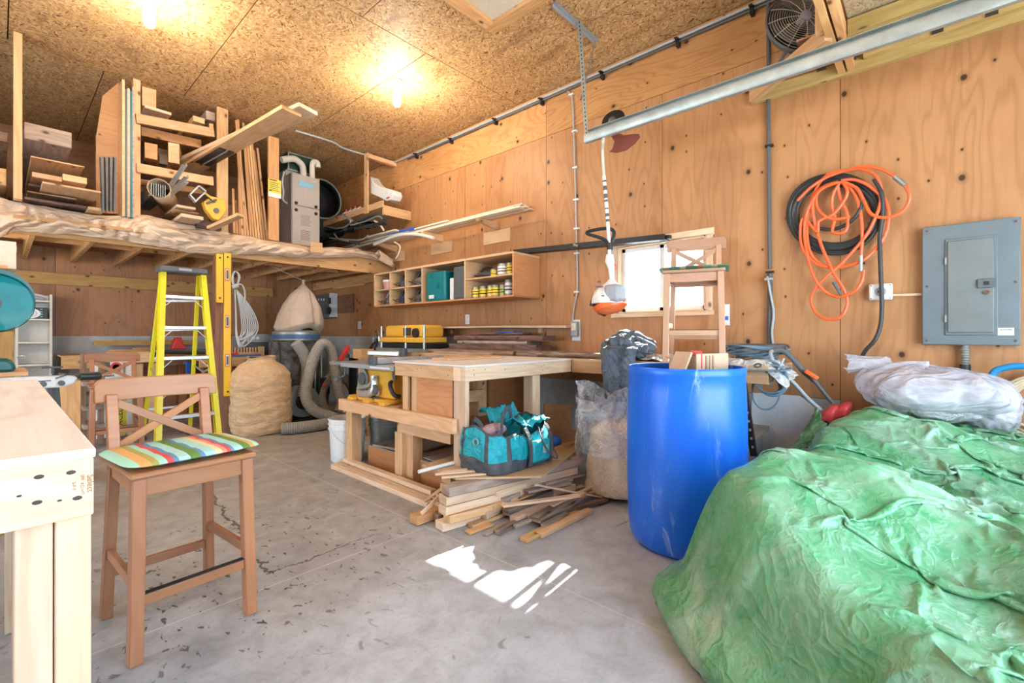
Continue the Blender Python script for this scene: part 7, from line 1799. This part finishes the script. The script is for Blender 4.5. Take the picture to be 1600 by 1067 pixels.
tag(MB().b2(P(172, 556, Y=7.0), P(237, 545, Y=7.1)).build('short_beam', M['pine_warm'], bevel=.003), 'short orange timber end lying across the far bench behind the ladder', 'board')
ax_ = P(215, 560, Y=6.9).x
mb_ = thing('saw_horse_table', 'heavy light wood stand with a block top left of the yellow ladder', 'stand', (ax_, 7.0, 0))
MB().b2(P(172, 568, Y=6.85), P(237, 548, Y=7.15)).build('top_block', M['pine'], mb_, bevel=.003)
for px in (178, 216, 240): q = P(px, 600, Y=6.9); MB().b2((q.x-.045, 6.9, 0), (q.x+.045, 6.99, P(200, 569, Y=6.85).z)).build('leg', M['pine'], mb_, bevel=.002)
MB().b2(P(172, 640, Y=6.92), P(240, 628, Y=6.95)).build('rail', M['pine_warm'], mb_, bevel=.002)
# red bench vice and clamp seen through the ladder
rv = thing('bench_tool', 'red bench tool seen between the ladder rails on the far bench', 'tool', P(280, 545, Y=6.95))
MB().prism([P(a, b, Y=6.9) for a, b in ((268, 546), (272, 536), (277, 527), (284, 527), (286, 536), (291, 541), (291, 546))], (0, 0, 0), (0, .16, 0)).build('body', M['red'], rv, bevel=.01)
MB().tube([P(245, 550, Y=6.85), P(320, 551, Y=6.85)], .02, 8).build('bar', M['black'], rv)
MB().b2(P(262, 549, Y=6.85), P(318, 545, Y=7.0)).build('plate', M['dgrey'], rv)
dl = thing('red_grinder', 'red and black grinder beside the ladder rail on the far bench', 'grinder', P(244, 540, Y=7.0))
MB().tube([P(239, 536, Y=6.9), P(247, 540, Y=6.9)], [.05, .045], 12).build('motor', M['red'], dl)
MB().tube(smooth_path([P(237, 533, Y=6.9), P(238, 517, Y=6.9), P(247, 517, Y=6.9), P(248, 533, Y=6.9)], 5), .012, 8).build('handle_loop', M['dgrey'], dl)
MB().tube(smooth_path([P(237, 550, Y=6.85), P(242, 543, Y=6.8), P(249, 549, Y=6.8), P(240, 556, Y=6.8)], 5), .022, 8).build('cord', M['black'], dl)
tag(MB().bar(P(294, 566, Y=6.8), P(294, 590, Y=6.8), .05, .03, (0, 1, 0)).b2(P(288, 569, Y=6.8), P(300, 565, Y=6.85)).build('blue_clamp', M['blue'], bevel=.004), 'blue bar clamp hanging from the far bench behind the ladder', 'clamp')
# right part of back bench: items near the post
b2n = thing('side_bench', 'bench with an orange edge board right of the support post', 'workbench', (2.2, 6.6, 0))
e0, e1 = P(350, 562, Y=6.3), P(424, 560, Y=6.3)
MB().b2((e0.x-.25, 6.3, e1.z-.08), (e1.x+.05, 6.34, e1.z+.03)).build('front_rail', M['pine_warm'], b2n, bevel=.002)
MB().b2((e0.x-.25, 6.34, e1.z), (e1.x+.05, 7.1, e1.z+.03)).build('bench_top', M['pine'], b2n)
for x in (e0.x-.2, e1.x-.05): MB().b2((x, 6.35, 0), (x+.09, 6.44, e1.z-.001)).build('leg', M['post'], b2n)
MB().b2((e0.x-.1, 6.5, .02), (e1.x-.06, 6.52, e1.z-.1)).build('lower_panel', M['ply_back'], b2n)
bz2 = e1.z+.031
t = thing('toothed_rack', 'row of light wooden pegs standing on the bench right of the post', 'rack', (e1.x-.2, 6.6, bz2))
MB().b2((e1.x-.45, 6.6, bz2), (e1.x-.02, 6.64, bz2+.05)).build('base', M['pine'], t)
for k in range(12): MB().b2((e1.x-.44+k*.035, 6.6, bz2+.05), (e1.x-.425+k*.035, 6.64, bz2+.11)).build('peg', M['pine'], t)
MB().b2((e1.x-.04, 6.59, bz2), (e1.x+.02, 6.66, bz2+.12)).build('end_block', M['pine'], t)
tag(MB().b2((e0.x-.05, 6.36, bz2), (e1.x-.1, 6.42, bz2+.025)).build('blue_tool_strip', plain('faded_blue', (.06, .12, .25), .6)), 'dark blue strip of small tools along the bench edge right of the post', 'tools')
tag(MB().b2((e0.x+.02, 6.45, bz2+.0), (e0.x+.2, 6.5, bz2+.05)).build('red_bar', M['red']), 'small red bar on the bench right beside the support post', 'bar')
q = P(400, 528, Y=6.75)
t = thing('radio', 'old grey radio with two dials on the bench behind the paper sack', 'radio', (q.x, 6.75, bz2))
MB().b2((q.x-.12, 6.70, q.z-.06), (q.x+.17, 6.85, q.z+.05)).build('body', M['grey'], t, bevel=.008)
for dx in (-.05, .0): MB().lathe([(.02, 0), (.02, .01)], (q.x+dx, 6.70, q.z), 14, Matrix.Rotation(PI/2, 3, 'X')).build('dial', M['white'], t)
MB().b2((q.x-.1, 6.72, bz2), (q.x+.15, 6.83, q.z-.0605)).build('stand', M['dgrey'], t)
# stepladder with label behind second stool
al = thing('folded_ladder', 'folded aluminium ladder with a yellow label leaning behind the second stool', 'ladder', P(185, 640, Y=6.3))
yl_ = 6.3
for i, px in enumerate((158, 170, 180, 188, 203)):
    a = P(px, 700, Y=yl_); b = P(px-3, 566 if i != 0 else 570, Y=yl_+.15); a.z = .02
    MB().bar(a, b, .05 if i in (1, 4) else .075, .04, (0, 1, 0)).build('rail', M['silver'] if i != 1 else M['dgrey'], al, bevel=.003)
for py in (590, 630, 662): a = P(156, py, Y=yl_+.02); b = P(205, py, Y=yl_+.02); MB().bar(a, b, .03, .02).build('step', M['alu'], al)
q = P(187, 655, Y=yl_-.05)
MB().b2((q.x-.055, yl_-.055, q.z-.16), (q.x+.055, yl_-.045, q.z+.24)).build('label', M['ladder_y'], al)
text_mesh('label_text', 'TRACELITE', .075, M['ink'], al, Vector((q.x, yl_-.056, q.z+.03))-world_loc(al), (PI/2, -PI/2, 0))
q = P(184, 574, Y=yl_-.0)
MB().lathe([(.05, 0), (.05, .003), (.03, .003), (.03, 0)], (q.x, yl_+.10, q.z+.0), 20, Matrix.Rotation(PI/2, 3, 'X')).build('red_emblem', M['redp'], al)
text_mesh('emblem_text', 'TAT', .05, M['redp'], al, Vector((q.x, yl_+.10, q.z-.045))-world_loc(al), (PI/2, 0, 0))
# small wooden steps left of second stool
st_ = thing('step_stool', 'old wooden two step stool left of the second bar stool', 'step stool', P(150, 640, Y=6.1))
for px, dy in ((128, 0), (157, .0)):
    q = P(px, 600, Y=6.1); MB().bar(Vector((q.x, 6.08, 0)), Vector((q.x+.02, 6.2, P(px, 553, Y=6.2).z)), .045, .06, (0, 1, 0)).build('side_rail', M['old_wood'], st_, bevel=.002)
for py, y0 in ((600, 6.0), (637, 5.97), (665, 5.94)):
    a = P(127, py, Y=6.1); b = P(160, py, Y=6.1); MB().b2((a.x, y0, a.z-.018), (b.x, y0+.25, a.z+.018)).build('tread', M['grey_wood'], st_, bevel=.003)
a = P(92, 600, Y=4.5); b = P(129, 655, Y=4.5)
cr2 = thing('wooden_crate', 'knotty orange wooden crate below the saw rail', 'crate', (a.x, 4.6, 0))
MB().b2((a.x-.15, 4.5, .0), (b.x-.01, 4.9, P(110, 596, Y=4.5).z)).build('body', M['pine_warm'], cr2, bevel=.003)
MB().b2((a.x-.155, 4.495, .35), (b.x-.005, 4.499, .355)).build('joint_line', M['ink'], cr2)
# ---------------------------------------------------------------- big paper sack of sawdust
sk = thing('sawdust_sack', 'big tan sack of sawdust gathered at its top, standing by the post', 'sack', P(409, 600, D=5.15)*1)
KX, KY = sk.location.x, sk.location.y; sk.location.z = 0
def sack(u, v):
    a = u*2*PI; 
    prof = [(0, .27), (.05, .30), (.2, .315), (.45, .31), (.68, .305), (.80, .28), (.88, .23), (.93, .16), (.96, .13), (1, .15)]
    for (p, r), (p2, r2) in zip(prof, prof[1:]):
        if v <= p2: rr = r+(r2-r)*(v-p)/(p2-p); break
    w_ = 1+.035*fbm(math.cos(a)*2, math.sin(a)*2, v*8)+.010*math.sin(v*60+2*math.sin(a*2))*(v < .8)+.10*math.sin(a*11)*max(0, v-.72)
    return (KX+rr*w_*math.cos(a), KY+rr*w_*math.sin(a)*.9, v*.84+.012*math.sin(a*3))
MB().grid(sack, 120, 90, True).grid(lambda u, v: (KX+.15*v*math.cos(u*2*PI), KY+.14*v*math.sin(u*2*PI), .81+.03*v), 40, 4, True).build('sack_body', M['burlap'], sk, sharp=80)
MB().grid(lambda u, v: (KX+.15+.22*u, KY-.26+.10*v+.1*u, .01+.10*math.sin(v*PI)*(1-u*.7)+.01*fbm(u*5, v*5)), 20, 14).build('sack_corner', M['burlap'], sk, sharp=80, solid=.004)
# ---------------------------------------------------------------- dust collector
dc = thing('dust_collector', 'dust collector with a cloth filter bag over a clear lower bag', 'dust collector', (2.55, 5.95, 0))
cx_, cy_ = P(468, 560, Y=5.95).x, 5.95
def topbag(u, v):
    a = u*2*PI; prof = [(0, .20), (.05, .26), (.12, .30), (.3, .285), (.55, .235), (.78, .15), (.92, .06), (1, .015)]
    for (p, r), (p2, r2) in zip(prof, prof[1:]):
        if v <= p2: rr = r+(r2-r)*(v-p)/(p2-p); break
    crease = 1-.30*math.exp(-((a-5.15)**2)/.02)*math.sin(min(1, v*1.1)*PI)
    w_ = (1+.04*fbm(math.cos(a)*1.5, math.sin(a)*1.5, v*3)+.05*math.sin(a*3+.7)*(1-v))*crease
    return (cx_+.0+rr*w_*math.cos(a)+.05*v, cy_+rr*w_*math.sin(a)*.8, 1.12+.62*v-.05*math.cos(a*2-.5)*(1-v))
MB().grid(topbag, 120, 60, True).build('filter_bag', M['canvas'], dc, sharp=80)
MB().tube([(cx_+.05, cy_, 1.735), (cx_+.05, cy_, 1.79)], .018, 8).build('bag_tie', M['canvas'], dc)
MB().tube([(cx_+.05, cy_, 1.78), (cx_-.25, cy_+.3, 1.975)], .004, 5).build('hanging_cord', M['greycable'], dc)
MB().lathe([(.26, 1.0), (.28, 1.02), (.28, 1.12), (.24, 1.14)], (cx_-.03, cy_+.02, 0), 40).build('separator_ring', M['steel'], dc)
MB().lathe([(.282, 1.035), (.285, 1.06), (.282, 1.09)], (cx_-.03, cy_+.02, 0), 40, cap=(False, False)).build('blue_band', plain('blue_band', (.05, .14, .30), .4), dc)
def lowbag(u, v):
    a = u*2*PI; r = (.27-.04*v+.02*math.sin(a*9)+.03*fbm(math.cos(a)*2, math.sin(a)*2, v*4))*(1 if v < .9 else max(.02, 1-(v-.9)*6))
    return (cx_-.03+r*math.cos(a), cy_+.02+r*math.sin(a), 1.0-.72*v)
m_s = fabric('smoky_bag', (.10, .095, .09), (.03, .03, .03), 12, .25)
MB().grid(lowbag, 90, 30, True).build('collection_bag', m_s, dc, sharp=80)
MB().lathe([(.34, .03), (.36, .03), (.36, .07), (.34, .08)], (cx_, cy_, 0), 36).build('base_plate', M['black'], dc)
for a in range(4): MB().lathe([(.03, -.012), (.03, .012)], (cx_+.3*math.cos(a*PI/2+.6), cy_+.3*math.sin(a*PI/2+.6), .03), 14, Matrix.Rotation(PI/2, 3, 'X')).build('caster', M['blackm'], dc)
MB().lathe([(.19, -.07), (.20, 0), (.19, .07)], (cx_-.10, cy_-.28, .28), 36, Matrix.Rotation(PI/2, 3, 'X')).build('blower_housing', M['machine'], dc)
MB().lathe([(.09, -.12), (.10, .0), (.08, .02)], (cx_-.10, cy_-.30, .28), 24, Matrix.Rotation(-PI/2, 3, 'X')).build('motor', M['blackm'], dc)
for dx in (.12, .2): MB().tube([(cx_+dx, cy_-.18, .07), (cx_+dx, cy_-.18, 1.0)], .012, 8).build('frame_tube', M['steel'], dc)
MB().b2((cx_+.08, cy_-.34, .33), (cx_+.24, cy_-.28, .55)).build('switch_box', M['black'], dc, bevel=.02)
MB().lathe([(.03, 0), (.025, .02)], (cx_+.16, cy_-.34, .45), 16, Matrix.Rotation(PI/2, 3, 'X')).build('start_button', M['orangep'], dc)
MB().b2((cx_+.10, cy_-.30, .12), (cx_+.24, cy_-.26, .33)).build('cable_clutter', M['dgrey'], dc)
HS = lambda pts, y: [P(a, b, Y=y[i] if isinstance(y, list) else y) for i, (a, b) in enumerate(pts)]
fh = thing('dust_hose', 'thick grey ribbed dust hose looping up and down beside the collector', 'hose', P(520, 650, Y=5.3))
yk = 5.42
pts = [(462, 535), (474, 552), (480, 575), (478, 598), (474, 620)]
MB().tube(smooth_path(HS(pts, 5.5), 8), .065, 18).build('hose_run', M['hose'], fh)
pts = [(540, 655), (515, 650), (490, 640), (478, 618), (484, 580), (494, 550), (505, 537), (517, 548), (523, 580), (528, 610), (533, 628), (530, 642)]
MB().tube(smooth_path(HS([(555, 638)]+pts, [5.2, 5.22, 5.25, 5.28, 5.3, 5.32, 5.35, 5.37, 5.4, 5.42, 5.45, 5.45, 5.45]), 8), .062, 18).build('hose_run', M['hose'], fh)
pts = [(555, 640), (552, 610), (540, 592), (522, 588), (508, 600), (502, 620), (508, 638), (525, 636)]
MB().tube(smooth_path(HS(pts, 5.65), 8), .062, 18).build('hose_run', M['hose'], fh)
pts = [P(440, 660, Y=5.2), P(470, 664, Y=5.12), P(510, 660, Y=5.12), P(540, 652, Y=5.2), P(556, 640, Y=5.3)]
for q in pts[:4]: q.z = .066
MB().tube(smooth_path(pts, 8), .064, 18).build('hose_run', M['hose'], fh)
# ---------------------------------------------------------------- disconnect switch boxes on the window wall, far end
sx_ = thing('switch_box', 'grey electrical disconnect box with white marks beside the dust collector', 'electrical box', P(505, 470, X=3.5))
bxX = 3.58
a = P(493, 498, X=bxX); b = P(517, 458, X=bxX)
MB().b2((bxX, b.y, a.z), (3.69, a.y, b.z)).build('cabinet', M['dgrey'], sx_, bevel=.004)
a = P(517.5, 495, X=bxX); b = P(514, 458, X=bxX)
MB().b2((bxX-.005, b.y-.02, a.z), (3.69, a.y-.001, b.z)).build('side_unit', M['silver'], sx_, bevel=.004)
q = P(515, 485, X=bxX-.03); MB().lathe([(.06, 0), (.06, .03)], q, 18, Matrix.Rotation(-PI/2, 3, 'Y')).build('dial', M['black'], sx_)
q = P(515, 470, X=bxX-.03); MB().box(q, (.03, .04, .10)).build('lever', M['black'], sx_, bevel=.005)
for px in (498, 502, 506): q = P(px, 468, X=bxX-.003); MB().box(q, (.004, .035, .04)).build('mark', M['white'], sx_)
tag(MB().b2(P(488, 536, X=3.6), P(496, 500, X=3.69)).build('wall_stud', M['pine_warm']), 'bare stud on the wall below the disconnect box', 'board')
tag(MB().b2(P(521, 452, X=3.66), P(573, 441, X=3.69)).build('wall_cleat', M['pine']), 'pine cleat nailed to the wall right of the disconnect box', 'board')
tag(MB().b2(P(527, 490, X=3.67), P(553, 459, X=3.69)).build('brown_board', M['post']), 'dark brown board on the wall right of the disconnect box', 'board')
# machines between the collector and the saw
jm = thing('jointer', 'dark grey jointer with a red lever behind the table saw', 'machine', P(575, 560, Y=5.6))
a = P(535, 570, Y=5.5); b = P(612, 560, Y=5.5)
MB().b2((a.x, 5.3, .80), (b.x-.15, 5.55, .845)).build('bed', M['machine'], jm, bevel=.005)
MB().b2((a.x+.1, 5.32, .2), (b.x-.3, 5.53, .80)).build('stand', M['blackm'], jm, bevel=.01)
MB().b2((a.x+.05, 5.5, .846), (b.x-.25, 5.54, .96)).build('fence', M['machine'], jm, bevel=.004)
MB().prism([P(531, 563, Y=5.3), P(536, 564, Y=5.3), P(548, 545, Y=5.3), P(546, 539, Y=5.3), P(542, 542, Y=5.3)], (0, 0, 0), (0, .05, 0)).build('red_lever', M['red'], jm, bevel=.006)
MB().b2((a.x+.1, 5.3, .0), (b.x-.3, 5.56, .2)).build('plinth', M['black'], jm)
fence_ = thing('long_fence', 'long aluminium fence beam lying behind the table saw', 'fence', P(600, 553, Y=4.6))
a = P(570, 556, Y=4.55); b = P(628, 556, Y=4.25)
MB().bar(P(571, 551, Y=4.5), P(625, 553, Y=4.1), .05, .05).build('beam', M['alu'], fence_, bevel=.008)
MB().box(P(630, 552, Y=4.08), (.06, .09, .11)).build('end_clamp', M['dgrey'], fence_, bevel=.015)
MB().b2((a.x-.1, 4.45, .83), (a.x+.05, 4.62, .93)).build('wood_rest', M['pine_warm'], fence_)
MB().b2((a.x-.05, 4.46, 0), (a.x+.02, 4.6, .829)).bar(Vector((b.x-.05, 4.15, 0)), Vector((b.x-.05, 4.15, b.z-.03)), .05, .05).build('rest_leg', M['pine_warm'], fence_)
# planer
pl = thing('thickness_planer', 'yellow and black thickness planer on the far end of the wall bench', 'planer', (3.35, 4.75, .891))
X_ = 3.10
def py_(px, py, X=X_): return P(px, py, X=X)
y0, y1 = py_(664, 540).y, py_(592, 540).y; zb_, zt_ = .905, py_(628, 508).z
MB().b2((X_-.03, y0-.02, .892), (X_+.40, y1+.02, .93)).build('bed', M['steel'], pl, bevel=.003)
MB().b2((X_+.02, y0+.01, .931), (X_+.33, y1-.01, zb_+.085)).build('lower_housing', M['black'], pl, bevel=.01)
MB().b2((X_, y0+.03, zb_+.09), (X_+.34, y1-.02, zb_+.15)).build('yellow_skirt', M['yellow'], pl, bevel=.012)
MB().b2((X_+.02, y0+.07, zb_+.151), (X_+.33, y1-.10, zt_)).build('head_cover', M['yellow'], pl, bevel=.03)
MB().b2((X_+.012, y0+.28, zb_+.17), (X_+.021, y0+.42, zt_-.03)).build('grille', M['ink'], pl)
MB().lathe([(.055, 0), (.05, .03)], (X_+.02, y0+.18, zb_+.2), 20, Matrix.Rotation(-PI/2, 3, 'Y')).build('round_cap', M['black'], pl, )
for yy_ in (y0+.04, y0+.42*(y1-y0)+.0, y1-.03): MB().tube([(X_+.02, yy_, .93), (X_+.02, yy_, zt_-.005)], .013, 10).build('column', M['steel'], pl)
cw = py_(588, 530); MB().tube([cw+Vector((0, .085*math.cos(a)*.8, .10*math.sin(a))) for a in [i*2*PI/28 for i in range(28)]], .009, 8, closed=True).tube([cw+Vector((0, -.06, 0)), cw+Vector((0, .06, 0))], .008, 6).tube([cw, cw+Vector((.06, -.06, 0))], .012, 8).build('crank_wheel', M['chrome'], pl)
MB().tube(smooth_path([py_(577, 548), py_(583, 538), py_(590, 534), py_(586, 546)], 4), .02, 8).build('cord', M['black'], pl)
MB().b2((X_-.25, y0+.15, .892), (X_-.031, y1-.15, .90)).build('infeed_plate', M['steel'], pl)
for k, (px0, px1, py, X, mt, lab) in enumerate(((640, 690, 551, 3.2, 'dgrey', 'dark metal bar lying on the bench before the planer'), )):
    pass
